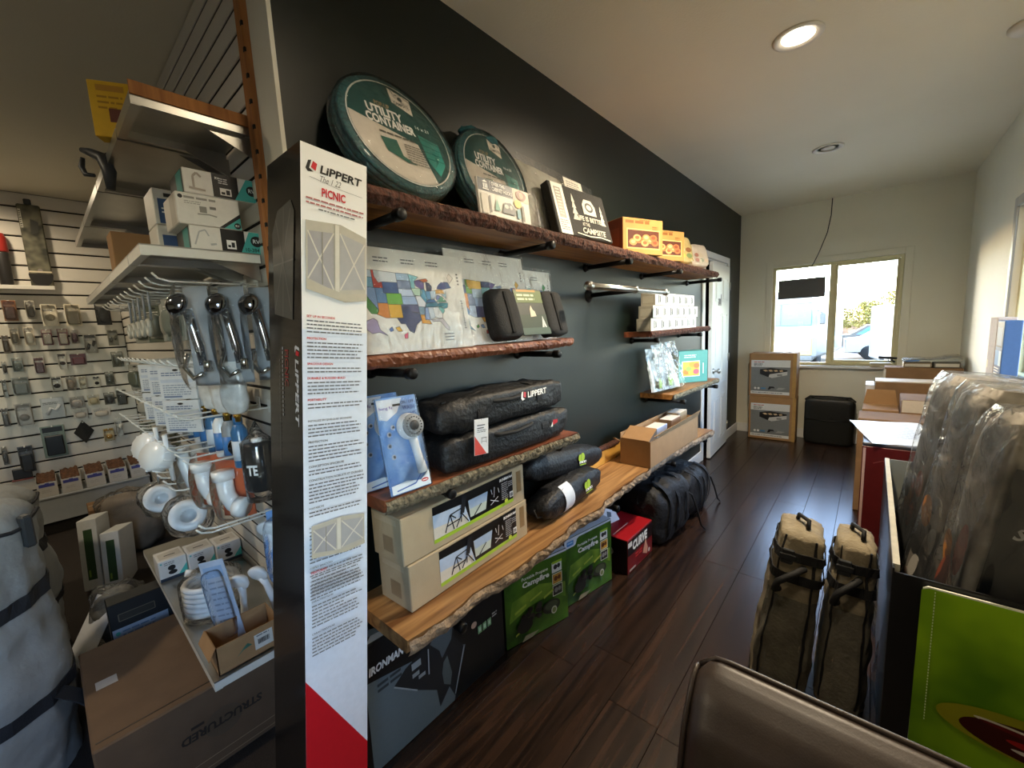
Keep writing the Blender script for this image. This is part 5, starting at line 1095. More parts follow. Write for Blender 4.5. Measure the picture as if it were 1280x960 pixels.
# ------------------------------------------------------------------ parts shop on the left: near slat wall
STEEL = mat('brushed_steel_sheet', 'b4b3ac', .30, .9, var=.15, vs=6)
WSTEEL = mat('white_enamel_steel', 'e2dfd4', .35, var=.04)
CHROME = mat('chrome_wire', 'd2d2cc', .18, 1.0, var=.05)
WIREW = mat('white_coated_wire', 'e4e2da', .35, var=.03)
YW = YC - .018
def metal_shelf(label, x0, x1, z, y0, rim, top=.004):
    r = thing('metal_shelf', label, 'shelf', ((x0 + x1) / 2, YW, z)); w = x1 - x0; d = YW - y0
    b = MB(); b.box(-w / 2, w / 2, -d, 0, 0, top, STEEL); b.build('tray', r)
    b = MB(); b.box(-w / 2, w / 2, -d, -d + .003, -.028, 0, rim); b.box(-w / 2, w / 2, -d + .003, -d + .02, -.028, -.025, rim); b.build('front_lip', r)
    for s_ in (-1, 1):
        b = MB(); xx = s_ * (w / 2 - .0015); b.box(xx - .0015, xx + .0015, -d + .003, 0, -.026, 0, rim); b.box(min(xx, xx - s_ * .014), max(xx, xx - s_ * .014), -d + .003, 0, -.026, -.023, rim); b.build('end_lip', r)
        b = MB(); b.slab([(xx - s_ * .02, 0, -.026), (xx - s_ * .02, 0, -.085), (xx - s_ * .02, -d * .45, -.026)], (.003, 0, 0), STEEL); b.build('bracket', r)
    return r
pos = ('nearest the edge strip', 'second from the edge strip', 'third from the edge strip', 'farthest along the wall')
for i, (a, c) in enumerate(((-.46, -.195), (-1.09, -.475), (-1.80, -1.105), (-2.45, -1.815))):
    s_ = metal_shelf('bare steel shelf in the highest row, ' + pos[i], a, c, 2.12, .245, STEEL if i else STEEL)
    if i == 0:
        b = MB(); b.box(.1325, .138, -(YW - .245), 0, -.004, .030, MDF, .001); b.build('end_board', s_, label='raw orange end board')
for i, (a, c) in enumerate(((-.47, -.255), (-.98, -.48), (-1.52, -.99), (-2.1, -1.53))):
    metal_shelf('white-lipped steel shelf in the row under the faucet boxes, ' + pos[i], a, c, 1.745, .225, WSTEEL)
def vbox(nm, label, cat, x, y, z, w, d, h, m, rz=90):
    r = thing(nm, label, cat, (x, y, z), rz)
    b = MB(); b.box(-w / 2, w / 2, -d / 2, d / 2, 0, h, m, .0025); b.build('box_body', r); return r
def rv_badge(f, x, y, rr): f.disc(x, y, rr, rr, BLACK, 18); f.text('RV', x, y - rr * .35, rr * .75, WHITE, bold=1, center=True)
WB = ink('e8e4da', .4)
def faucet_box(label, y, z, w, h, kind):
    d = .16; r = vbox('faucet_box', label, 'box', -.282 - d / 2, y, z, w, d, h, WB); f = front(w, d, h)
    if kind == 0:
        f.rect(w * .40, .001, w * .33, h - .002, BLACK); f.rect(w * .47, h * .15, w * .13, h * .38, WHITE); f.rect(w * .485, h * .22, w * .04, h * .1, BLACK); f.rect(w * .535, h * .22, w * .045, h * .22, BLACK)
        f.poly([(w * .66, .001), (w - .001, .001), (w - .001, h - .002), (w * .80, h - .002)], TEALI); rv_badge(f, w * .90, h * .58, h * .24); f.text('10-384', w * .73, h * .1, h * .17, ink('1a3a38'), w=w * .2)
        f.line([(w * .05, h * .2), (w * .12, h * .75), (w * .2, h * .85), (w * .24, h * .6)], .004, ink('b8b8b4')); f.line([(w * .25, h * .25), (w * .33, h * .3)], .006, ink('b8b8b4'))
    elif kind == 1:
        f.poly([(w * .70, .001), (w - .001, h * .42), (w - .001, .001)], TEALI); f.poly([(w * .62, .001), (w - .001, h * .55), (w - .001, h * .42), (w * .70, .001)], BLACK); rv_badge(f, w * .93, h * .13, h * .10)
        f.disc(w * .07, h * .86, .006, .006, BLACK); f.lines(w * .12, h * .82, w * .5, 1, .01, h * .07, ink('9a968c'), .1); f.lines(w * .12, h * .72, w * .28, 2, h * .06, h * .025, ink('a8a49a'))
        f.rect(w * .34, h * .42, w * .11, h * .2, ink('8f8b82')); f.rect(w * .5, h * .56, w * .1, h * .09, ink('77746c')); f.line([(w * .3, h * .36), (w * .48, h * .38), (w * .6, h * .34)], .004, ink('a29e94'))
    else:
        f.rect(w * .36, .001, w * .34, h - .002, ink('1c1b1a')); f.text('RV', w * .40, h * .75, h * .1, WHITE); f.lines(w * .44, h * .78, w * .13, 3, h * .09, h * .04, ink('cfcfcf')); f.rect(w * .45, h * .12, w * .15, h * .3, ink('e4e0d8')); f.rect(w * .465, h * .16, w * .05, h * .1, BLACK); f.rect(w * .53, h * .16, w * .05, h * .2, BLACK)
        f.poly([(w * .64, .001), (w - .001, .001), (w - .001, h - .002), (w * .82, h - .002)], TEALI); rv_badge(f, w * .885, h * .5, h * .22)
        f.line([(w * .12, h * .2), (w * .12, h * .7), (w * .17, h * .86), (w * .22, h * .7)], .006, ink('b4a898')); f.line([(w * .06, h * .22), (w * .26, h * .18)], .006, ink('b4a898'))
    f.done('printed_front', r); f = leftside(w, d, h); f.rect(.002, .002, d - .004, h - .004, ink('4a4a46') if kind != 1 else ink('c9c4b8')); f.rect(d * .5, .004, d * .4, h - .008, ink('3f8f88') if kind == 0 or kind == 2 else ink('a8a294')); f.done('printed_end', r)
faucet_box('bottom faucet box of three, teal corner and handwritten number', .450, 1.7505, .20, .072, 0)
faucet_box('middle faucet box of three, mostly white with a teal corner', .410, 1.8235, .165, .092, 1)
faucet_box('top faucet box of three, faucet drawing and black middle', .455, 1.9165, .205, .072, 2)
for i, (z, lb) in enumerate(((1.7505, 'lower blue and white sink kit box with upside-down lettering'), (1.868, 'upper blue and white sink kit box, left of the faucet boxes'))):
    w, d, h = .115, .14, .116; r = vbox('sink_kit_box', lb, 'box', -.60, .375, z, w, d, h, ink('d6d2c6', .4))
    f = front(w, d, h); f.rect(.012, .004, w - .014, h - .036, ink('33517e')); f.rect(.03, h - .025, .05, .012, BLACK)
    if i == 0: f.text('DE', .085, h - .060, .020, WHITE, rot=180, w=.032); f.text('LAVABO', .100, h - .082, .018, WHITE, rot=180, w=.075); f.disc(.05, .02, .02, .012, ink('b8a8a0'), 12)
    else: f.poly([(.03, .03), (.06, .05), (.09, .04), (.08, .02)], ink('1c2c4a')); f.lines(.02, .05, .08, 2, .012, .005, WHITE)
    f.done('printed_front', r)
r = vbox('orange_carton', 'plain orange-brown carton on the second-row shelf, farther along', 'box', -1.05, .36, 1.7505, .22, .12, .17, KRAFT)
r = thing('yellow_display_box', 'tall yellow display box standing on the highest steel shelf', 'box', (-.56, .285, 2.125), 62)
b = MB(); b.box(-.075, .035, -.02, .03, 0, .165, mat('yellow_card_box', 'd8aa1c', .5, var=.08), .002); b.build('box_body', r)
f = front(.15, .04, .165); f.rect(.02, .135, .07, .018, ink('b8862a')); f.lines(.02, .115, .07, 3, .016, .006, ink('a87c14')); f.rect(.045, .045, .06, .04, ink('6a3a2a')); f.disc(.085, .065, .012, .012, WHITE, 12); f.poly([(.05, .008), (.09, .01), (.10, .03), (.06, .035)], ink('d8d2c4')); f.done('printed_front', r)
r = thing('orange_tool_case', 'orange plastic tool case lying on the highest shelf by the edge strip', 'case', (-.27, .44, 2.1245), 96)
b = MB(); b.box(-.085, .085, -.05, .05, 0, .034, mat('orange_plastic', 'c46a2a', .5), .012); b.build('case_body', r)
b = MB(); b.tube([(-.03, -.05, .02), (-.03, -.065, .022), (.03, -.065, .022), (.03, -.05, .02)], .005, mat('orange_plastic', 'c46a2a', .5), 8); b.build('handle', r)
r = thing('black_clamp', 'black clamp hanging over the front lip of the highest steel shelf', 'clamp', (-.76, .225, 2.06), 40)
b = MB(); b.tube([(-.05, 0, .085), (-.02, 0, .075), (.02, 0, .055), (.035, 0, .01), (.03, 0, -.05)], [.008, .014, .02, .02, .012], DPL, 10); b.tube([(-.05, 0, .06), (-.06, 0, .03), (-.05, 0, .005), (-.02, 0, .0)], [.006, .009, .008, .006], DPL, 8); b.build('jaw', r)
b = MB(); b.tube([(.02, .0, .06), (.02, .02, .075), (.02, .03, .075)], .006, DPL, 8); b.build('hook', r)
# display hooks
def hook_proto():
    r = thing('display_hook', '', 'hook', (0, 0, 0))
    b = MB(); b.tube([(0, 0, 0), (0, -.235, 0), (0, -.262, .008), (0, -.275, .024)], .0032, WIREW, 6); b.build('wire_arm', r)
    b = MB(); b.box(-.018, .018, -.003, 0, -.02, .03, WIREW, .001); b.build('back_plate', r)
    return r
hp = None; rows = ((1.655, -.32, 13, 'under the white-lipped shelves'), (1.395, -.30, 11, 'holding hoses and label cards'), (1.225, -.34, 13, 'level with the blue tubes'), (1.085, -.30, 14, 'above the white pipe elbows'), (.925, -.62, 7, 'over the valve boxes'))
for z, x0, n, w_ in rows:
    for k in range(n):
        lab = 'white display hook %s, %s from the tent carton' % (w_, ordn[k])
        if hp is None: hp = hook_proto(); h_ = hp; hp.location = (x0, YW, z); hp['label'] = lab; hp['group'] = 'white hooks in the row ' + w_
        else: h_ = copy_thing(hp, (x0 - k * .115, YW, z), lab); h_['group'] = 'white hooks in the row ' + w_
for i, (x, z) in enumerate(((-.22, .895), (-.27, .865))):
    h_ = copy_thing(hp, (x, YW, z), 'long bare white hook beside the tall tent carton, %s of two' % ('upper', 'lower')[i]); h_['group'] = 'bare hooks by the tent carton'
def shower_pack(label, x, y, z, rz):
    r = thing('shower_head_pack', label, 'shower head', (x, y, z), rz)
    b = MB(); b.box(-.04, .04, .004, .006, -.30, 0, ink('9aa3ab', .3), .0005); b.build('backing_card', r)
    b = MB(); b.lathe([(.001, 0), (.030, .002), (.036, .012), (.034, .022), (.022, .034), (.012, .040)], mat('smoky_chrome', '8a8f98', .12, 1.0, var=.1), 22, (-.008, -.035, -.062), (-.35, -.8, .35)); b.tube([(-.004, -.028, -.07), (.004, -.026, -.12), (.012, -.022, -.18), (.016, -.020, -.235)], [.014, .0125, .013, .010], mat('smoky_chrome', '8a8f98', .12, 1.0, var=.1), 12); b.build('shower_handset', r)
    b = MB(); b.lathe([(.012, 0), (.012, .03), (.008, .034)], CHROME, 14, (.03, -.02, -.255), (0, 0, 1)); b.tube([(-.03, -.018, -.20), (-.045, -.02, -.24), (-.02, -.02, -.275), (.01, -.02, -.26)], .007, CHROME, 8); b.build('hose_and_bracket', r)
    b = MB(); b.grid(lambda u, v: Vector((-.062 + .124 * u, .002 - .075 * (max(0, 4 * u * (1 - u))) ** .5 * (max(0, 4 * v * (1 - v))) ** .4 - .004 * noise.noise(Vector((u * 8, v * 9, x * 9))), -.31 + .325 * v)), 14, 22, CLEAR); b.build('clear_pack', r)
for i, (x, y, rz, lb) in enumerate(((-.245, .33, 36, 'front chrome shower head in a clear pack, nearest the camera'), (-.215, .415, 40, 'second chrome shower head pack, just behind the front one'), (-.20, .495, 42, 'third chrome shower head pack, closest to the slat wall'), (-.43, .44, 36, 'chrome shower head pack on the next hook along'))): shower_pack(lb, x, y, 1.635, rz)
BRASS = mat('brass_fitting', 'b8923e', .3, .9)
def hose_pack(label, x, y, z, rz):
    r = thing('supply_hose_pack', label, 'hose', (x, y, z), rz)
    b = MB(); b.blob((0, 0, -.075), (.040, .020, .078), mat('milky_plastic_bag', 'd4d8d8', .3, var=.2, vs=40, coat=.5, bump=.1), 16, 14, .6, .6, .005, 30, x * 10); b.build('bag', r)
    b = MB(); b.lathe([(.008, 0), (.008, .012), (.011, .014), (.011, .024)], BRASS, 6, (.010, -.012, -.175), (0, 0, 1)); b.build('brass_nut', r)
    b = MB(); b.box(-.03, .03, -.012, -.010, -.012, .018, ink('dfe2e2'), .001); b.build('header_card', r)
for i in range(6): hose_pack('milky bag with a white supply hose and brass nut, %s from the tent carton' % ordn[i], -.25 - .068 * i, .40 - .012 * (i % 2), 1.385, 32)
def card_pack(nm, label, cat, x, y, z, rz, w, h, base, cols=(), deep=.01, bub=None):
    r = thing(nm, label, cat, (x, y, z), rz)
    b = MB(); b.box(-w / 2, w / 2, -deep, 0, -h, 0, base if not isinstance(base, str) else ink(base, .35), .0015); b.build('card', r)
    f = Face((-w / 2, -deep, -h)); f.disc(w / 2, h - .012, .012, .004, BLACK, 10)
    for q in cols:
        if q[0] == 'L': f.lines(w * q[1], h * q[2], w * q[3], q[4], h * .07, h * .03, ink(q[5]))
        else: f.rect(w * q[1], h * q[2], w * q[3], h * q[4], ink(q[5]))
    f.done('printed_card', r)
    if bub:
        b = MB(); b.blob((0, -deep - .008, -h * .55), (w * .36, .02, h * .30), ink(bub, .35), 14, 10, .6, .6); b.build('product', r)
    return r
CARDT = [('L', .1, .80, .8, 2, '5a6a8a'), ('R', .06, .52, .88, .10, 'b8c2d0'), ('L', .1, .42, .8, 5, '8a94a2'), ('R', .1, .06, .5, .05, '6a7a98')]
for k in range(2):
    for i in range(3): card_pack('label_card_pack', 'pale printed header card, %s from the left in the %s hook row' % (('third', 'second', 'first')[i], ('upper', 'lower')[k]), 'packet', -.63 - .22 * i, .33, 1.385 - .125 * k, 36, .145, .12, 'cdd2d6', CARDT)
BLB = mat('blue_plastic_tube', '3f6f9c', .3, var=.2, vs=20, coat=.3)
for i in range(9):
    x = -.26 - .105 * i; c_ = (BLB, WPL, GPL)[(i * 2) % 3]
    r = thing('sealant_tube', 'capped %s tube hanging by neck, %s tube from the tent carton' % (('blue', 'grey', 'white')[(i * 2) % 3] if False else {BLB: 'blue', WPL: 'white', GPL: 'grey'}[c_], ordn[i]), 'tube', (x, .40, 1.205), 30)
    b = MB(); b.lathe([(.022, -.15), (.024, -.145), (.024, -.03), (.016, -.012), (.010, -.004)], c_, 16); b.build('tube_body', r)
    b = MB(); b.lathe([(.014, -.006), (.014, .018), (.011, .022), (.001, .022)], BLACK if i % 2 else BLB, 14); b.build('cap', r)
    b = MB(); b.lathe([(.0245, -.125), (.0245, -.06)], ink('c8d4e0') if c_ is BLB else ink('3f78b8'), 16); b.build('label', r)
for i, (x, y) in enumerate(((-.92, .27), (-.70, .265))):
    r = thing('vent_cap', 'white ribbed vent cap with a thin pipe, %s of two' % ('left', 'right')[i], 'cap', (x, y, 1.02), 20)
    b = MB(); b.lathe([(.001, 0), (.050, .002), (.056, .012), (.056, .045), (.050, .055), (.001, .06)], WPL, 24, (0, 0, .03), (.2, -.9, .3))
    for a in range(12): b.lathe([(.003, .0), (.003, .05)], WPL, 6, Vector((0, 0, .03)) + Matrix.Rotation(2 * PI * a / 12, 3, Vector((.2, -.9, .3)).normalized()) @ (Vector((.2, -.9, .3)).orthogonal().normalized() * .056), (.2, -.9, .3))
    b.build('cap_body', r)
    b = MB(); b.tube([(.03, .0, -.06), (.055, -.02, .12)], .008, WPL, 10); b.build('pipe', r)
ORG = ink('c8643a', .35)
def elbow_pack(label, x, y, z, rz, kind):
    r = thing('elbow_pack', label, 'pipe fitting', (x, y, z), rz)
    b = MB(); b.box(-.06, .06, .0, .002, -.20, 0, ORG if kind else ink('c9c6bc'), .0008); b.build('backing_card', r)
    b = MB()
    if kind == 0: b.tube([(-.03, -.035, -.02), (-.02, -.035, -.07), (.0, -.035, -.14), (.015, -.035, -.19)], .022, WPL, 14); b.lathe([(.029, 0), (.029, .022)], WPL, 16, (-.03, -.035, -.03), (-.1, 0, 1))
    else:
        b.tube([(-.012, -.035, -.03), (-.010, -.035, -.085), (-.004, -.038, -.11), (.018, -.042, -.14), (.045, -.044, -.15)], .025, WPL, 14); b.lathe([(.033, 0), (.033, .03)], WPL, 16, (-.013, -.035, -.055), (0, 0, 1)); b.lathe([(.034, 0), (.034, .028)], WPL, 16, (.03, -.043, -.147), (1, 0, -.15))
    b.build('white_fitting', r)
    b = MB(); b.grid(lambda u, v: Vector((-.066 + .132 * u, -.002 - .078 * (max(0, 4 * u * (1 - u))) ** .4 * (max(0, 4 * v * (1 - v))) ** .35, -.21 + .215 * v)), 12, 16, CLEAR); b.build('clear_pack', r)
elbow_pack('long white pipe fitting on a pale card, left of the orange-backed elbows', -.70, .36, 1.075, 34, 0)
elbow_pack('white elbow on an orange card, middle of the hanging fittings', -.52, .37, 1.065, 34, 1)
elbow_pack('white elbow on an orange card, beside the black gate valve', -.335, .39, 1.065, 36, 1)
r = thing('gate_valve_pack', 'black shiny cylinder with white letters in a clear bag by the tent carton', 'valve', (-.20, .43, 1.14), 42)
b = MB(); b.lathe([(.001, -.16), (.040, -.158), (.042, -.15), (.042, -.01), (.038, .0), (.001, .002)], mat('black_gloss_plastic', '0c0c0d', .12, coat=.5), 24); b.lathe([(.016, .0), (.016, .012), (.001, .013)], WPL, 16); b.build('cylinder', r)
f = Face((-.02, -.0435, -.10)); f.text('TE', .004, .0, .034, WHITE, w=.034, bold=2); f.done('printed_letters', r)
b = MB(); b.lathe([(.048, -.19), (.05, -.10), (.049, .0), (.02, .03), (.002, .07)], CLEAR, 20); b.build('clear_bag', r)
for i, (x, y, z) in enumerate(((-.30, .40, 1.115), (-.17, .50, 1.13))):
    r = thing('black_ball', 'round black stopper hanging %s the black cylinder' % ('left of', 'right of')[i], 'stopper', (x, y, z))
    b = MB(); b.lathe([(.001, -.03), (.022, -.028), (.030, -.012), (.030, .008), (.018, .02), (.001, .022)], mat('black_gloss_plastic', '0c0c0d', .12, coat=.5), 20, (0, 0, 0), (.6, -.8, 0)); b.build('ball_body', r)
    b = MB(); b.tube([(0, 0, .028), (0, 0, .0)], .005, GPL, 8); b.build('stem', r)
for i, (x, y, z) in enumerate(((-1.25, .30, .735), (-.86, .33, .745))):
    r = thing('white_roll', 'white tape-like roll in a clear bag, %s of two low on the slat wall' % ('left', 'right')[i], 'roll', (x, y, z), 30)
    b = MB(); b.lathe([(.03, -.05), (.062, -.05), (.065, -.045), (.065, .045), (.062, .05), (.03, .05), (.03, -.05)], WPL, 26, (0, 0, 0), (.6, -.5, .3)); b.build('roll_body', r)
    b = MB(); b.tube([(0, 0, .05), (.0, .0, .19)], .004, GPL, 6); b.build('hang_strip', r)
    b = MB(); b.blob((0, 0, 0), (.085, .075, .085), CLEAR, 18, 12, .8, .8, .008, 14, i + 2); b.build('clear_bag', r)
# grey mixed packs farther along
GRC = ('8f8d80', '6f7266', 'a6a294', '5a5e50', '8a9078', '9c988c')
for row, (z, n, hh) in enumerate(((1.63, 9, .15), (1.37, 6, .14), (1.205, 5, .10), (1.06, 5, .12))):
    for i in range(n):
        x = (-.62, -1.28, -1.32, -1.30)[row] - .115 * i
        card_pack('hardware_pack', 'small grey hardware pack, hook row %s from the top, %s along the wall' % (('one', 'two', 'three', 'four')[row], ordn[i]), 'packet', x, .345 + .03 * ((i * 5 + row) % 3), z, 34, .085, hh, GRC[(i + row * 2) % 6], [('L', .1, .8, .7, 2, 'd0ccc0'), ('R', .15, .1, .7, .4, GRC[(i + 3) % 6])], .008, GRC[(i * 2 + 1) % 6])
for i in range(5):
    r = thing('pipe_ring', 'grey plastic ring on a hook end, %s in the row of five' % ordn[i], 'ring', (-.665 - .115 * i, .275, 1.53), 0)
    b = MB(); n = 20; b.tube([(.026 * math.cos(2 * PI * k / n), 0, .026 * math.sin(2 * PI * k / n)) for k in range(n + 1)], .007, mat('pale_grey_plastic', 'b8b5a8', .4), 8, cap=False); b.build('ring_body', r)
    b = MB(); b.tube([(0, .01, .026), (0, .012, .126)], .004, GPL, 8); b.build('hang_strip', r)
# lowest shelf
r = metal_shelf('pale grey bottom shelf carrying hoses, handsets and a small carton', -1.50, -.195, .415, .225, WSTEEL)
SZ = .4205
for i in range(3):
    w, d, h = .125, .12, .095; r = vbox('valve_box', 'white valve box with black handle icon, %s of three on the bottom shelf' % ('nearest', 'middle', 'farthest')[i], 'box', -1.09 + .02 * i, .275 + .105 * i * .98, SZ, .10, d, h, ink('d8d6d0', .4)); w = .10
    f = front(w, d, h); f.rect(.001, .001, w - .002, .014, NAVY); f.poly([(w * .66, .014), (w - .001, .014), (w - .001, h * .6)], TEALI); f.disc(w * .45, h * .58, .014, .012, BLACK, 12); f.disc(w * .47, h * .36, .016, .010, BLACK, 12); f.line([(w * .45, h * .6), (w * .47, h * .36)], .008, BLACK); f.disc(w * .1, h * .88, .004, .004, TEALI, 8); f.lines(w * .2, h * .85, .04, 2, .008, .003, GREYI); f.done('printed_front', r)
    f = topface(w, d, h); f.poly([(.01, .02), (.09, .03), (.09, .10), (.01, .09)], ink('c4bfb4')); f.rect(.03, .05, .04, .008, BLACK); f.done('printed_top', r)
r = thing('coiled_hose', 'white hose coil with ribbed grey rings on the bottom shelf', 'hose', (-.62, .33, SZ), 20)
b = MB(); pts = []
for k in range(120): a = 2 * PI * k / 20; pts.append((.085 * math.cos(a), .085 * math.sin(a), .013 + k / 120 * .12))
b.tube(pts, .0105, WPL, 8); b.build('hose', r)
b = MB(); b.tube([(-.085, 0, .135), (-.10, -.03, .15)], .014, WPL, 12); b.build('hose_end', r)
b = MB(); b.lathe([(.10, .0), (.104, .06), (.102, .14), (.06, .17), (.01, .185)], CLEAR, 24); b.build('clear_bag', r)
def handset(label, x, y, z, rz, ry, rx=0):
    r = thing('shower_handset', label, 'shower head', (x, y, z), rz, ry=ry, rx=rx)
    b = MB(); b.tube([(0, 0, .01), (0, .0, .06), (0, -.004, .12), (0, -.012, .155)], [.013, .0115, .012, .015], WPL, 14); b.build('handle', r)
    b = MB(); b.lathe([(.001, -.018), (.02, -.015), (.034, .0), (.036, .010), (.030, .014), (.001, .015)], WPL, 22, (0, -.018, .175), (0, -.85, -.4)); b.build('head', r)
handset('white shower handset standing on the bottom shelf beside the hose coil', -.44, .38, SZ, 40, 6)
handset('white shower handset leaning over the small carton', -.36, .47, SZ + .02, 30, -14)
handset('white shower handset in front of the blue blister pack', -.275, .455, .645, 45, 2)
r = card_pack('shower_kit_pack', 'large blue blister pack hanging beside the tent carton', 'packet', -.215, .50, .885, 42, .15, .27, BLIS, [('R', .1, .75, .8, .18, '7fa8d8'), ('L', .15, .65, .7, 2, 'dfe8f4')], .006)
b = MB(); b.blob((0, -.03, -.14), (.07, .028, .12), CLEAR, 20, 14, .4, .4); b.build('clear_bubble', r)
r = thing('leaning_blister', 'tall pale blue blister card leaning in front of the bottom shelf goods', 'packet', (-.345, .325, SZ + .001), 40, rx=-4, ry=-12)
b = MB(); b.box(-.045, .045, -.004, 0, 0, .30, mat('pale_blue_card', 'b4c6dc', .3, coat=.3), .001); b.build('card', r)
b = MB(); b.blob((0, -.018, .15), (.034, .018, .12), CLEAR, 16, 12, .4, .4); b.build('clear_bubble', r)
f = Face((-.045, -.0042, 0)); f.rect(.01, .24, .07, .04, ink('8faed4')); f.lines(.015, .22, .06, 8, .02, .006, ink('8a98b0')); f.done('printed_card', r)
w, d, h = .185, .13, .095
r = thing('small_carton', 'small open cardboard carton with a white sticker on the bottom shelf end', 'box', (-.272, .335, SZ), 90)
b = MB(); t = .003; b.box(-w / 2, w / 2, -d / 2, -d / 2 + t, 0, h, KRAFT); b.box(-w / 2, w / 2, d / 2 - t, d / 2, 0, h, KRAFT); b.box(-w / 2, -w / 2 + t, -d / 2, d / 2, 0, h, KRAFT); b.box(w / 2 - t, w / 2, -d / 2, d / 2, 0, h, KRAFT); b.box(-w / 2, w / 2, -d / 2, d / 2, 0, t, KRAFT); b.build('box_body', r)
b = MB(); b.slab([(-w / 2, -d / 2, h), (-w / 2, d / 2, h), (-w / 2 - .02, d / 2, h - .035), (-w / 2 - .02, -d / 2, h - .035)], (0, 0, .003), KRAFT); b.build('flap', r)
f = front(w, d, h); f.rect(.105, .022, .055, .052, ink('d8d6ce')); f.bars(.115, .038, .035, .018, BLACK); f.lines(.112, .066, .04, 1, .01, .004, GREYI); f.poly([(.05, .03), (.075, .055), (.085, .062), (.098, .050), (.07, .045)], ink('3f6a58')); f.done('printed_front', r)
# floor cartons
w, d, h = .575, .60, .30
r = thing('long_carton', 'long low brown carton on the shop floor with upside-down lettering', 'box', (-.352 - d / 2, .238, .002), 90)
b = MB(); b.box(-w / 2, w / 2, -d / 2, d / 2, 0, h, mat('shade_tinted_cardboard', '6a543f', .9, var=.12, vs=14, bump=.1, bs=300), .005); b.build('box_body', r)  # brown made darker than the other cartons, dim light put into the colour
b = MB(); b.box(-w / 2 + .01, w / 2 - .01, -d / 2 + .03, -d / 2 + .034, h - .001, h + .0015, ink('3a2e22')); b.build('flap_seam', r)
f = front(w, d, h); f.disc(.31, h * .52, .056, .050, ink('5a4a38', .7), 26); f.text('STRUCTURED', .31 + .12, h * .58, .030, ink('2c231a', .7), w=.24, bold=2, rot=180, shear=.1); f.lines(.22, h * .62, .04, 1, .01, .010, ink('2c231a', .7)); f.line([(.02, .05), (w - .02, .05)], .002, ink('a48c6c', .7)); f.line([(.20, .02), (w - .02, .02)], .002, ink('a48c6c', .7)); f.rect(.02, .10, .05, .05, ink('8a8a88')); f.done('printed_side', r)
f = topface(w, d, h); f.rect(.03, .30, .055, .05, ink('a8aab0')); f.done('shipping_label', r)
r = thing('black_kit_box', 'black boxed kit with a pale blue label standing behind the long carton', 'box', (-1.13, .17, .002), 90, rx=-6)
w, d, h = .24, .12, .365; b = MB(); b.box(-w / 2, w / 2, -d / 2, d / 2, 0, h, mat('black_card_box', '15171a', .4), .003); b.build('box_body', r)
f = front(w, d, h); f.rect(.004, .17, w - .05, .085, ink('a8b8cc', .35)); f.disc(.02, .235, .008, .008, TEALI, 12); f.lines(.035, .235, .12, 2, .016, .006, ink('6a86a8')); f.bars(.02, .18, .06, .028, BLACK); f.rect(w - .05, .17, .03, .085, ink('28323c')); f.rect(.03, .285, .12, .03, ink('2e2a24')); f.line([(.03, .285), (.15, .285), (.15, .315), (.03, .315), (.03, .285)], .003, ink('6a6252')); f.rect(.03, .09, .1, .05, ink('5a6676')); f.done('printed_front', r)
for i, (x, y, ry_) in enumerate(((-1.33, .22, 0), (-1.50, .10, 6))):
    r = thing('bagged_part', 'clear bag of grey parts %s the black kit box' % ('behind', 'left of')[i], 'packet', (x, y, .002), 70)
    b = MB(); b.blob((0, 0, .13), (.085, .04, .13), mat('grey_parts', '77766e', .6, var=.5, vs=30), 20, 16, .5, .5, .02, 12, i + 5, flat=0); b.build('parts', r)
    b = MB(); b.blob((0, 0, .145), (.10, .055, .145), HAZY, 24, 18, .45, .45, .015, 14, i + 9, flat=0); b.build('clear_bag', r)
for i, (x, y, hh, rz) in enumerate(((-2.30, .075, .42, 74), (-2.20, .165, .34, 70))):
    w, d = .085, .26; r = thing('window_box', '%s white box with a tall green window standing on the carpet' % ('larger left', 'smaller right')[i], 'box', (x, y, .003), rz, rx=-10)
    b = MB(); b.box(-w / 2, w / 2, -d / 2, d / 2, 0, hh, ink('d4d6d4', .4), .003); b.build('box_body', r)
    f = front(w, d, hh); f.rect(w * .28, hh * .14, w * .46, hh * .72, ink('2c4a24')); f.rect(w * .35, hh * .18, w * .1, hh * .1, ink('7a9a3a')); f.done('printed_front', r)
    f = leftside(w, d, hh); f.rect(.02, .02, d - .04, hh - .04, ink('7c7f7a')); f.poly([(.04, .05), (.15, .08), (.2, .2), (.1, hh * .7), (.05, .2)], ink('4a4f48')); f.done('printed_side', r)
r = thing('clear_bag', 'large crinkled clear bag on the floor behind the green-window boxes', 'packet', (-2.72, .30, .003), 60)
b = MB(); b.blob((0, 0, .20), (.15, .09, .20), mat('brown_padding', '8a7c6a', .8, var=.3, vs=10), 24, 16, .6, .6, .03, 8, 4, flat=0); b.build('padding', r)
b = MB(); b.blob((0, 0, .22), (.17, .11, .22), HAZY, 30, 20, .6, .6, .03, 9, 7, flat=0); b.build('clear_film', r)
plain_box('small_floor_carton', 'small brown carton on the carpet below the white bins', -3.40, -3.14, .10, .34, .24, KRAFTD, True)
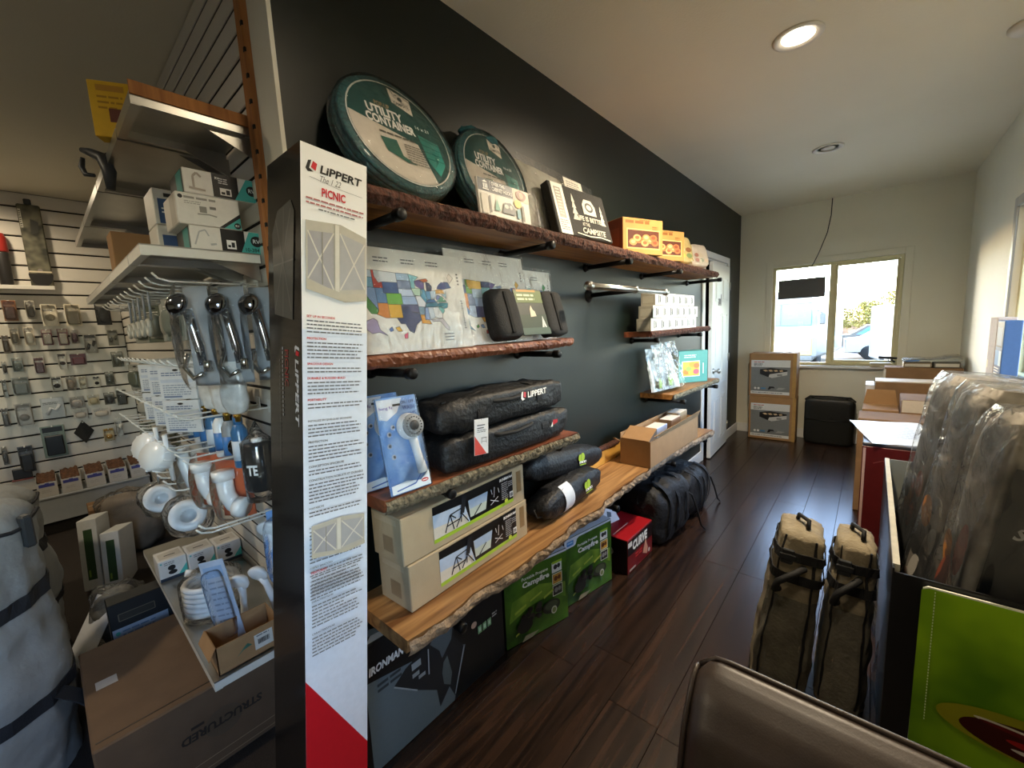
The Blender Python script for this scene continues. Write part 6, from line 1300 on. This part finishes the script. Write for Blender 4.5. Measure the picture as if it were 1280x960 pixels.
# grey canvas awning bags at the left edge
GC = mat('pale_grey_canvas', '9ba0a2', .8, var=.10, vs=16, bump=.35, bs=40)
GS = mat('dark_blue_webbing', '23272f', .75, var=.2, vs=150, bump=.2, bs=400)
def awning_bag(label, x, y, rad, h, seed, lean):
    r = thing('canvas_roll_bag', label, 'bag', (x, y, .003), 20, ry=lean)
    def fn(u, v, o=0.0):
        a = 2 * PI * u; k = 1 - .04 * math.cos(v * 9) - .06 * v
        if v > .88: k *= math.sqrt(max(.0, 1 - ((v - .88) / .12) ** 2)) * .75 + .25
        w_ = .022 * noise.noise(Vector((math.cos(a) * 1.7 + seed, math.sin(a) * 1.7, v * 4))) + .012 * (1 - 2 * abs(noise.noise(Vector((math.cos(a) * 2.5 + seed, math.sin(a) * 2.5, v * 9)))))
        for sv in (.30, .64): k -= .05 * math.exp(-((v - sv) / .05) ** 2)
        return Vector(((rad * k + w_ + o) * math.cos(a), (rad * k + w_ + o) * math.sin(a), h * v))
    b = MB(); b.grid(fn, 72, 60, GC, True, True); tp = [fn(i / 30, 1) for i in range(30)]; b.raw(tp, [tuple(range(30))], GC); b.build('bag_body', r)
    for sv in (.30, .64):
        b = MB(); n = 72
        for i in range(n):
            P_ = [fn(i / n, sv - .024, .004), fn((i + 1) / n, sv - .024, .004), fn((i + 1) / n, sv + .024, .004), fn(i / n, sv + .024, .004)]
            nn = Vector((P_[0].x, P_[0].y, 0)).normalized(); b.slab(P_, nn * .004, GS)
        b.build('belt', r)
    b = MB(); b.tube([fn(i / 40, .90 + .01 * math.sin(i), .006) for i in range(41)], .006, GS, 6); b.build('drawcord', r)
    return r, fn
r, fn = awning_bag('large pale grey canvas roll bag with dark belts at the left edge', -.93, -.355, .285, .99, 2, 0)
b = MB(); p0 = fn(.10, .30, .01); pts = [p0 + Vector(q) for q in ((0, 0, 0), (.04, .03, -.03), (.10, .05, -.06), (.14, .055, -.11), (.135, .05, -.17), (.10, .04, -.20))]
for a, c in zip(pts, pts[1:]): b.slab([a + Vector((-.02, .02, .0)), a + Vector((.02, -.02, 0)), c + Vector((.02, -.02, 0)), c + Vector((-.02, .02, 0))], (.004, .004, 0), GS)
b.build('loose_belt_end', r)
b = MB(); b.T = Matrix.Translation(fn(.13, .88, .012)); b.box(-.018, .018, -.014, .014, -.06, .05, DPL, .006); b.build('cord_lock', r)
awning_bag('second grey canvas roll bag standing behind the large one', -1.72, -.33, .25, .86, 9, 0)
r = thing('white_paper', 'white paper corner sticking out beside the grey canvas roll bag', 'paper', (-1.42, -.075, .003), 30, rx=-35)
b = MB(); b.box(-.07, .07, -.001, .001, 0, .30, ink('dfe3ea'), .0005); b.build('sheet', r)
# ------------------------------------------------------------------ far slat wall of the parts shop
def hung(nm, label, cat, y0, y1, zt, zb, base, prod, kind=0):
    y = (y0 + y1) / 2; w = (y1 - y0) * .94; h = (zt - zb) * .96
    r = thing(nm, label, cat, (XS + .058, y, zt), 90)
    b = MB(); b.box(-w / 2, w / 2, .0, .004, -h, 0, ink(base, .35), .001); b.build('card', r)
    b = MB()
    if kind == 0: b.blob((0, -.015, -h * .58), (w * .38, .018, h * .32), ink(prod, .4), 14, 10, .7, .7)
    elif kind == 1: b.lathe([(.001, 0), (min(w, h) * .30, .002), (min(w, h) * .32, .018), (.001, .024)], ink(prod, .35), 18, (0, -.004, -h * .62), (0, -1, 0))
    elif kind == 2: b.box(-w * .38, w * .38, -.035, -.001, -h * .92, -h * .3, ink(prod, .4), .006)
    elif kind == 3: b.tube([(-w * .3, -.012, -h * .8), (-w * .1, -.014, -h * .5), (w * .12, -.014, -h * .62), (w * .32, -.012, -h * .35)], .011, ink(prod, .3), 8)
    b.build('product', r)
    f = Face((-w / 2, -.0004, -h)); f.rect(w * .08, h * .80, w * .84, h * .16, ink(prod if kind != 0 else 'b8b4a8')); f.lines(w * .1, h * .74, w * .7, 2, h * .06, h * .03, GREYI); f.done('printed_card', r)
    b = MB(); b.box(-.004, .004, -.03, .058 - .018, -.006, .0, WIREW); b.build('hook', r)
    if w < .125 and zt - zb > .1: b = MB(); b.blob((0, -.018, -h * .52), (w * .46, .026, h * .44), CLEAR, 14, 10, .35, .35); b.build('clear_bubble', r)
    return r
FW = [(-.13, -.055, 1.866, 1.702, '9a6a44', '6a3a24', 2), (-.015, .04, 1.866, 1.715, 'c8c2b2', '5a564c', 0), (.062, .155, 1.838, 1.659, 'e6dcc4', 'a29a84', 1), (.190, .288, 1.840, 1.655, 'e8dec4', '9a9078', 2), (.370, .470, 1.862, 1.657, '1f1c1a', '141312', 0),
 (-.165, -.128, 1.60, 1.46, '8a7a68', '5a4a3c', 2), (-.119, -.07, 1.654, 1.517, 'd8ccb4', '7a7466', 0), (-.05, .008, 1.660, 1.512, 'dccfb6', 'e2dccb', 0), (.041, .102, 1.637, 1.506, '6a2f38', 'c8beb0', 2), (.128, .190, 1.640, 1.500, '6a2f38', 'c2b8aa', 2), (.200, .248, 1.632, 1.510, 'b4a898', '4a2c34', 0), (.270, .352, 1.589, 1.422, 'a09a8c', '1e1e1e', 3),
 (-.19, -.165, 1.40, 1.30, '8a8a84', '4a4a48', 0), (-.139, -.081, 1.422, 1.310, '8f9a96', '6f7a76', 0), (-.03, .032, 1.419, 1.278, 'c8c0b8', '5a2c38', 2), (.102, .155, 1.441, 1.304, 'dcd6ca', '3a2c2c', 1), (.172, .271, 1.429, 1.333, '4a222c', '5a2c36', 2),
 (-.21, -.185, 1.263, 1.117, 'a8aca8', '6a6e6a', 1), (-.163, -.069, 1.270, 1.124, '9aa09c', '7a807c', 2), (.042, .105, 1.251, 1.130, 'c6c4b8', '181818', 1), (.125, .18, 1.245, 1.13, 'a89c8c', '8a7a68', 0), (.198, .245, 1.239, 1.130, 'd0ccb8', 'b0a890', 1), (.282, .328, 1.229, 1.133, 'c4c0b0', '1c1c1c', 1),
 (-.241, -.206, 1.044, .893, 'a0a09c', '5a5a58', 2), (-.175, -.085, 1.064, .880, 'b0aca4', '8c8a86', 1), (-.04, .095, 1.087, .910, 'b4b8b8', 'c8ccd0', 3), (.121, .214, 1.074, .970, 'b8b2aa', 'a49c94', 0), (.228, .304, 1.071, .982, 'bcb296', 'a89e80', 0), (.33, .40, 1.08, .97, '6a6a5c', '2a2a28', 0), (.41, .48, 1.09, .95, '7a7a68', '3a3a34', 2),
 (-.071, .070, .857, .586, '7f8f82', '16181a', 2), (.286, .357, .766, .648, 'c8b88a', 'b4872c', 1), (.367, .417, .849, .670, 'd8d6ca', 'e2e0d6', 3), (.13, .22, .96, .88, 'c8c2b8', 'b8b0a4', 0), (.24, .36, .95, .87, 'ccc6bc', 'bcb4a8', 0),
 (-.281, -.25, .745, .598, '9a9a94', '6a6a66', 0), (-.204, -.122, .726, .505, '55585a', '17181a', 2), (.42, .50, 1.43, 1.29, '6f7464', '4a4e42', 0), (.42, .49, 1.62, 1.48, '8a8878', '5c5c50', 3), (.36, .42, 1.26, 1.14, '5f6456', '3c4038', 0)]
def lvl(z): return 'top row' if z > 1.7 else 'second row' if z > 1.46 else 'third row' if z > 1.29 else 'fourth row' if z > 1.1 else 'fifth row' if z > .87 else 'lowest row'
KN = ('bagged part', 'round fitting', 'boxed part', 'bent metal part'); CN = {}
def cname(h):
    a, g, c = int(h[0:2], 16), int(h[2:4], 16), int(h[4:6], 16); l = (a + g + c) / 3
    if l < 45: return 'black'
    if a > g * 1.5: return 'maroon' if l < 90 else 'rust'
    if a - c > 40: return 'tan' if l > 140 else 'brown'
    return 'pale' if l > 175 else 'grey' if l > 95 else 'charcoal'
cnt = {}
for a in FW:
    k = lvl(a[2]); cnt[k] = cnt.get(k, 0) + 1; nth = ('first', 'second', 'third', 'fourth', 'fifth', 'sixth', 'seventh', 'eighth', 'ninth', 'tenth', 'eleventh')[cnt[k] - 1]
    hung('hardware_pack', '%s %s on %s card, %s pack of the %s, far slat wall' % (cname(a[5]), KN[a[6]], cname(a[4]), nth, k), 'packet', *a)
r = thing('black_diamond_mat', 'flat black square hung cornerwise on the far slat wall', 'mat', (XS + .03, .177, .765), 90)
b = MB(); b.slab([(0, -.004, -.10), (.062, -.004, 0), (0, -.004, .10), (-.062, -.004, 0)], (0, .008, 0), mat('black_rubber_mat', '24231f', .75, var=.3, vs=120, bump=.4, bs=250)); b.build('square_mat', r)
b = MB(); b.lathe([(.004, 0), (.004, .012), (.007, .014)], WIREW, 10, (0, .0, .085), (0, -1, 0)); b.build('peg', r)
r = thing('wall_ledge', 'narrow white ledge high on the far slat wall', 'shelf', (XS + .018, .02, 1.955), 90)
b = MB(); b.box(-.17, .145, -.085, 0, 0, .018, WSTEEL, .002); b.build('board', r)
b = MB(); b.box(-.17, .145, -.088, -.083, -.006, .024, WSTEEL, .001); b.build('front_lip', r)
r = thing('camouflage_pack', 'tall camouflage-print pack with a black rounded base on the white ledge', 'packet', (XS + .055, .105, 1.975), 90)
b = MB(); b.box(-.062, .062, -.012, .012, .0, .63, mat('camouflage_print', '6f6c58', .6, var=.6, vs=16, color2='2f3026', detail=1), .008); b.build('card', r)
b = MB(); pts = [(.066 * math.cos(PI + PI * i / 16), -.016, .10 + .10 * math.sin(PI + PI * i / 16)) for i in range(17)]; b.slab(pts, (0, .032, 0), mat('black_rubber', '161412', .6)); b.build('round_base', r)
b = MB(); b.box(-.02, .02, -.014, .014, .63, .672, DPL, .006); b.build('top_clip', r)
f = Face((-.062, -.0125, 0)); f.rect(.004, .45, .014, .14, ink('c8c4b4')); f.lines(.006, .57, .010, 8, .016, .007, BLACK); f.poly([(.05, .40), (.09, .42), (.10, .50), (.06, .52)], ink('3a3a34')); f.disc(.062, .125, .014, .016, ink('8a847c'), 12); f.rect(.0, .11, .124, .012, ink('d8ccb0')); f.done('printed_front', r)
r = thing('red_black_flask', 'dark flask with a red top at the left end of the white ledge', 'flask', (XS + .062, -.078, 1.975), 90)
b = MB(); b.lathe([(.001, 0), (.034, .002), (.036, .01), (.040, .24), (.038, .25)], mat('dark_flask', '2a2826', .4), 20); b.build('flask_body', r)
b = MB(); b.lathe([(.039, .25), (.042, .26), (.040, .36), (.030, .39), (.001, .395)], mat('red_plastic_cap', '9c2a22', .4), 20); b.build('cap', r)
r = thing('bin_counter', 'white counter under the far slat wall with a shallow bin shelf', 'counter', (XS + .02, .10, .002), 90)
CT = mat('pale_counter_laminate', 'b9c0c4', .4, var=.04)
b = MB(); b.box(-.55, .42, -.20, 0, .10, .30, CT, .004); b.build('cabinet', r)
b = MB(); b.box(-.55, .42, -.22, 0, .30, .318, CT, .003); b.build('counter_top', r)
b = MB(); b.box(-.50, .40, -.17, -.0, 0, .10, mat('dark_toe_kick', '24211f', .8)); b.build('toe_kick', r)
for i, (y0, y1) in enumerate(((-.142, -.028), (-.012, .105), (.125, .245), (.262, .382), (.40, .50))):
    w = y1 - y0 - .004; r = thing('parts_bin', 'white bin of brown parts with a blue label, %s from the left' % ordn[i], 'bin', (XS + .135, (y0 + y1) / 2, .3225), 90)
    b = MB(); b.box(-w / 2, w / 2, -.10, -.097, 0, .115, ink('d6d4ce'), .001); b.box(-w / 2, -w / 2 + .003, -.097, .09, 0, .14, ink('c8c6be')); b.box(w / 2 - .003, w / 2, -.097, .09, 0, .14, ink('c8c6be')); b.box(-w / 2 + .003, w / 2 - .003, -.097, .09, 0, .004, ink('c8c6be')); b.box(-w / 2 + .003, w / 2 - .003, .087, .09, .004, .15, ink('c8c6be')); b.build('bin_body', r)
    f = Face((-w / 2, -.1004, 0)); f.rect(w * .1, .080, w * .76, .024, ink('4a4f9c')); f.rect(w * .4, .10, w * .2, .010, ink('4a4f9c')); f.lines(w * .2, .05, w * .5, 2, .014, .005, ink('c0bcb4')); f.done('printed_label', r)
    b = MB(); b.grid(lambda u, v: Vector((-w / 2 + .006 + (w - .012) * u, -.09 + .17 * v, .115 + .05 * v + .016 * noise.noise(Vector((u * 5, v * 5, i))))), 16, 12, mat('brown_mixed_parts', '6f4a30', .7, var=.6, vs=70, bump=.6, bs=60)); o = b.build('brown_parts', r); o['kind'] = 'stuff'
r = thing('charger_box', 'black charger hanging below the dark pack, left above the bins', 'charger', (XS + .045, -.20, .47), 90)
b = MB(); b.box(-.05, .05, -.02, .02, 0, .085, DPL, .006); b.build('charger_body', r); b = MB(); b.box(-.06, .05, -.02, .02, -.012, -.001, ink('8a4a44'), .002); b.build('base', r)
# ------------------------------------------------------------------ outside the far window
CARW = mat('white_vehicle_paint', 'a3a19a', .3, var=.05, coat=.5); TYRE = mat('tyre_rubber', '1c1b1a', .8); VGL = mat('blue_tinted_glass', '4f86a8', .12, var=.1, coat=.6); GREYV = mat('grey_vehicle_trim', '6a6a66', .5)
def wheel(b, x, y, z, rr, wd=.22): b.lathe([(.05, -wd / 2), (rr * .9, -wd / 2), (rr, -wd * .35), (rr, wd * .35), (rr * .9, wd / 2), (.05, wd / 2)], TYRE, 20, (x, y, z), (1, 0, 0))
def motorhome():
    r = thing('motorhome', 'white motorhome with a wide blue windscreen parked outside, left in the far window', 'vehicle', (-1.55, 20.0, GZ), -6)
    b = MB(); b.box(-1.2, 1.2, 0, 5.6, .35, 3.1, CARW, .18); b.build('coach_body', r)
    b = MB(); b.box(-1.05, 1.05, -.03, .02, 1.72, 2.62, VGL, .08); b.build('windscreen', r)
    b = MB(); b.box(-.02, .02, -.04, -.02, 1.72, 2.62, GREYV); b.build('windscreen_bar', r)
    b = MB(); b.box(-1.1, 1.1, -.06, .01, .55, 1.25, mat('tan_nose_panel', 'b8a06a', .4), .04); b.build('nose_panel', r)
    b = MB(); b.box(-1.15, 1.15, -.12, 0, .35, .55, GREYV, .04); b.build('bumper', r)
    for s_ in (-1, 1):
        b = MB(); b.box(s_ * .85 - .15, s_ * .85 + .15, -.09, -.05, .75, .95, ink('f0eee2', .2), .03); b.build('headlamp', r)
        b = MB(); wheel(b, s_ * 1.0, 1.2, .42, .42); b.build('wheel', r)
        b = MB(); b.box(s_ * 1.38 - .1, s_ * 1.38 + .1, -.1, .08, 1.75, 2.2, GREYV, .05); b.tube([(s_ * 1.2, 0, 2.3), (s_ * 1.38, 0, 2.2)], .025, GREYV, 8); b.build('wing_mirror', r)
motorhome()
def shed():
    r = thing('gabled_hut', 'small pale gabled hut beside the motorhome', 'building', (-1.2, 33, GZ), 0)
    b = MB(); b.box(-.62, .62, 0, 1.6, 0, 1.9, CARW); b.slab([(-.62, 0, 1.9), (.62, 0, 1.9), (0, 0, 2.55)], (0, 1.6, 0), CARW); b.build('wall', r)
    for s_ in (-1, 1): b = MB(); b.slab([(0, -.12, 2.62), (s_ * .78, -.12, 1.80), (s_ * .78, 1.72, 1.80), (0, 1.72, 2.62)], (0, 0, .06), GREYV); b.build('roof_panel', r)
    for i in range(6): b = MB(); b.box(-.55 + .19 * i, -.53 + .19 * i, -.02, 0, .05, 1.85, GREYV); b.build('batten', r)
shed()
def car(label, x, y, rz, c, l=4.3):
    r = thing('car', label, 'vehicle', (x, y, GZ), rz); m = mat('car_paint_' + c, c, .3, coat=.6, var=.05)
    prof = [(0, .35), (0, .78), (.9, .92), (1.5, 1.42), (3.0, 1.45), (3.7, .98), (l, .92), (l, .35)]
    b = MB(); b.slab([(-.85, p[0] - l / 2, p[1]) for p in prof], (1.7, 0, 0), m); flip_fix(b.build('car_body', r))
    b = MB(); b.slab([(-.86, p[0] - l / 2, p[1]) for p in ((1.1, .95), (1.6, 1.36), (2.9, 1.38), (3.45, .98))], (1.72, 0, 0), VGL); flip_fix(b.build('side_windows', r))
    b = MB(); b.slab([(-.7, .93 - l / 2, .945), (.7, .93 - l / 2, .945), (.62, 1.46 - l / 2, 1.40), (-.62, 1.46 - l / 2, 1.40)], (0, -.02, .02), VGL); b.build('windscreen', r)
    for s_ in (-1, 1):
        for yy in (.85, l - .85): b = MB(); wheel(b, s_ * .78, yy - l / 2, .32, .32, .2); b.build('wheel', r)
car('silver car parked in the row outside, nearest the window mullion', 2.45, 25.5, 95, 'b4b4b2')
car('dark car in the row outside, middle of the right pane', 1.9, 29.5, 92, '55534f')
car('tan car in the row outside behind the silver one', 2.2, 36, 92, 'a8966c')
car('pale car at the far right of the row outside', 7.4, 32, 96, 'd6d4cc')
r = thing('box_trailer', 'white box trailer with a dark end at the right side of the far window', 'vehicle', (2.62, 16.5, GZ), 12)
b = MB(); b.box(-.55, 1.6, 0, 4.2, .45, 2.35, CARW, .06); b.build('trailer_body', r)
b = MB(); b.box(-.50, 1.55, -.03, .0, 1.75, 2.30, GREYV, .02); b.build('upper_panel', r)
b = MB(); b.box(-.50, 1.55, -.03, .0, .50, 1.15, mat('dark_trailer_panel', '4a4742', .5), .02); b.build('lower_panel', r)
for s_ in (-.45, 1.5): b = MB(); wheel(b, s_, 2.4, .33, .33); b.build('wheel', r)
def tree(label, x, y, h, rad, seed, c1, c2):
    r = thing('tree', label, 'tree', (x, y, GZ)); b = MB(); b.tube([(0, 0, 0), (.05, 0, h * .3), (0, 0, h * .7)], [.16, .12, .05], mat('grey_tree_bark', '6a5c4c', .9, var=.4, bump=.5), 8); b.build('trunk', r)
    rr = random.Random(seed); b = MB(); LM = mat('leaf_' + c1, c1, .8, var=.5, vs=3, color2=c2)
    for i in range(1500):
        a, e = rr.uniform(0, 2 * PI), rr.uniform(-.9, 1.4); q = rr.random() ** .4
        p = Vector((math.cos(a) * math.cos(e) * rad * q, math.sin(a) * math.cos(e) * rad * q, h * .62 + math.sin(e) * h * .38 * q)); s_ = rr.uniform(.08, .16)
        d1 = Vector((rr.uniform(-1, 1), rr.uniform(-1, 1), rr.uniform(-1, 1))).normalized() * s_; d2 = Vector((rr.uniform(-1, 1), rr.uniform(-1, 1), rr.uniform(-1, 1))).normalized() * s_
        b.raw([p, p + d1, p + d1 + d2, p + d2], [(0, 1, 2, 3)], LM)
    o = b.build('foliage', r); o['kind'] = 'stuff'
for i, a in enumerate(((1.0, 40, 2.9, 1.2, 1), (2.6, 43.5, 3.7, 1.4, 2), (4.6, 46.8, 3.2, 1.3, 3), (-1.0, 44.5, 2.6, 1.3, 4), (-4.6, 48, 2.6, 1.4, 5))):
    tree('sunlit ochre tree beyond the parked cars, %s from the right' % ('third', 'second', 'nearest', 'fourth', 'fifth')[i], *a, '9a8a3e', '5f5a2c')
r = thing('brush_bank', 'long reddish brown bank of dry brush behind the cars', 'bank', (2, 52, GZ))
b = MB(); b.grid(lambda u, v: Vector((-22 + 44 * u, 5 * v, 1.6 * math.sin(PI * min(1, v * 1.1)) * (.7 + .5 * noise.noise(Vector((u * 14, v * 2, 1)))))), 80, 10, mat('dry_brush', '8f6a4a', .95, var=.5, vs=2, bump=.8, bs=4)); b.build('bank_mound', r)
r = thing('low_wall', 'low dark kerb wall across the yard outside the far window', 'wall', (1.2, 12.5, GZ), 2)
b = MB(); b.box(-5, 5, -.15, .15, 0, .42, mat('grey_block', '77716a', .85, bump=.2), .02); b.build('wall_body', r); b = MB(); b.box(-5.05, 5.05, -.2, .2, .42, .48, ASPH, .01); b.build('coping', r)
def yard_chair():
    r = thing('hoop_back_chair', 'white hoop-backed chair on the porch just outside the far window', 'chair', (.40, 6.62, .001), 180)
    b = MB(); b.blob((0, 0, .46), (.21, .20, .022), CARW, 24, 8, .5, .6); b.build('seat', r)
    b = MB(); n = 20; b.tube([(-.19 * math.cos(PI * i / n), .17 + .05 * math.sin(PI * i / n), .47 + .645 * math.sin(PI * i / n)) for i in range(n + 1)], .012, CARW, 8); b.build('hoop_back', r)
    for i in range(7):
        x = -.13 + .043 * i; b = MB(); b.tube([(x * .8, .17, .47), (x, .17 + .045, .47 + .645 * math.sqrt(max(0, 1 - (x / .19) ** 2)))], .006, CARW, 6); b.build('spindle', r)
    for sx in (-1, 1):
        for sy in (-1, 1): b = MB(); b.tube([(sx * .15, sy * .14, .45), (sx * .20, sy * .20, 0)], [.014, .011], CARW, 8); b.build('leg', r)
    b = MB(); b.tube([(-.18, 0, .2), (.18, 0, .2)], .009, CARW, 6); b.build('stretcher', r)
yard_chair()
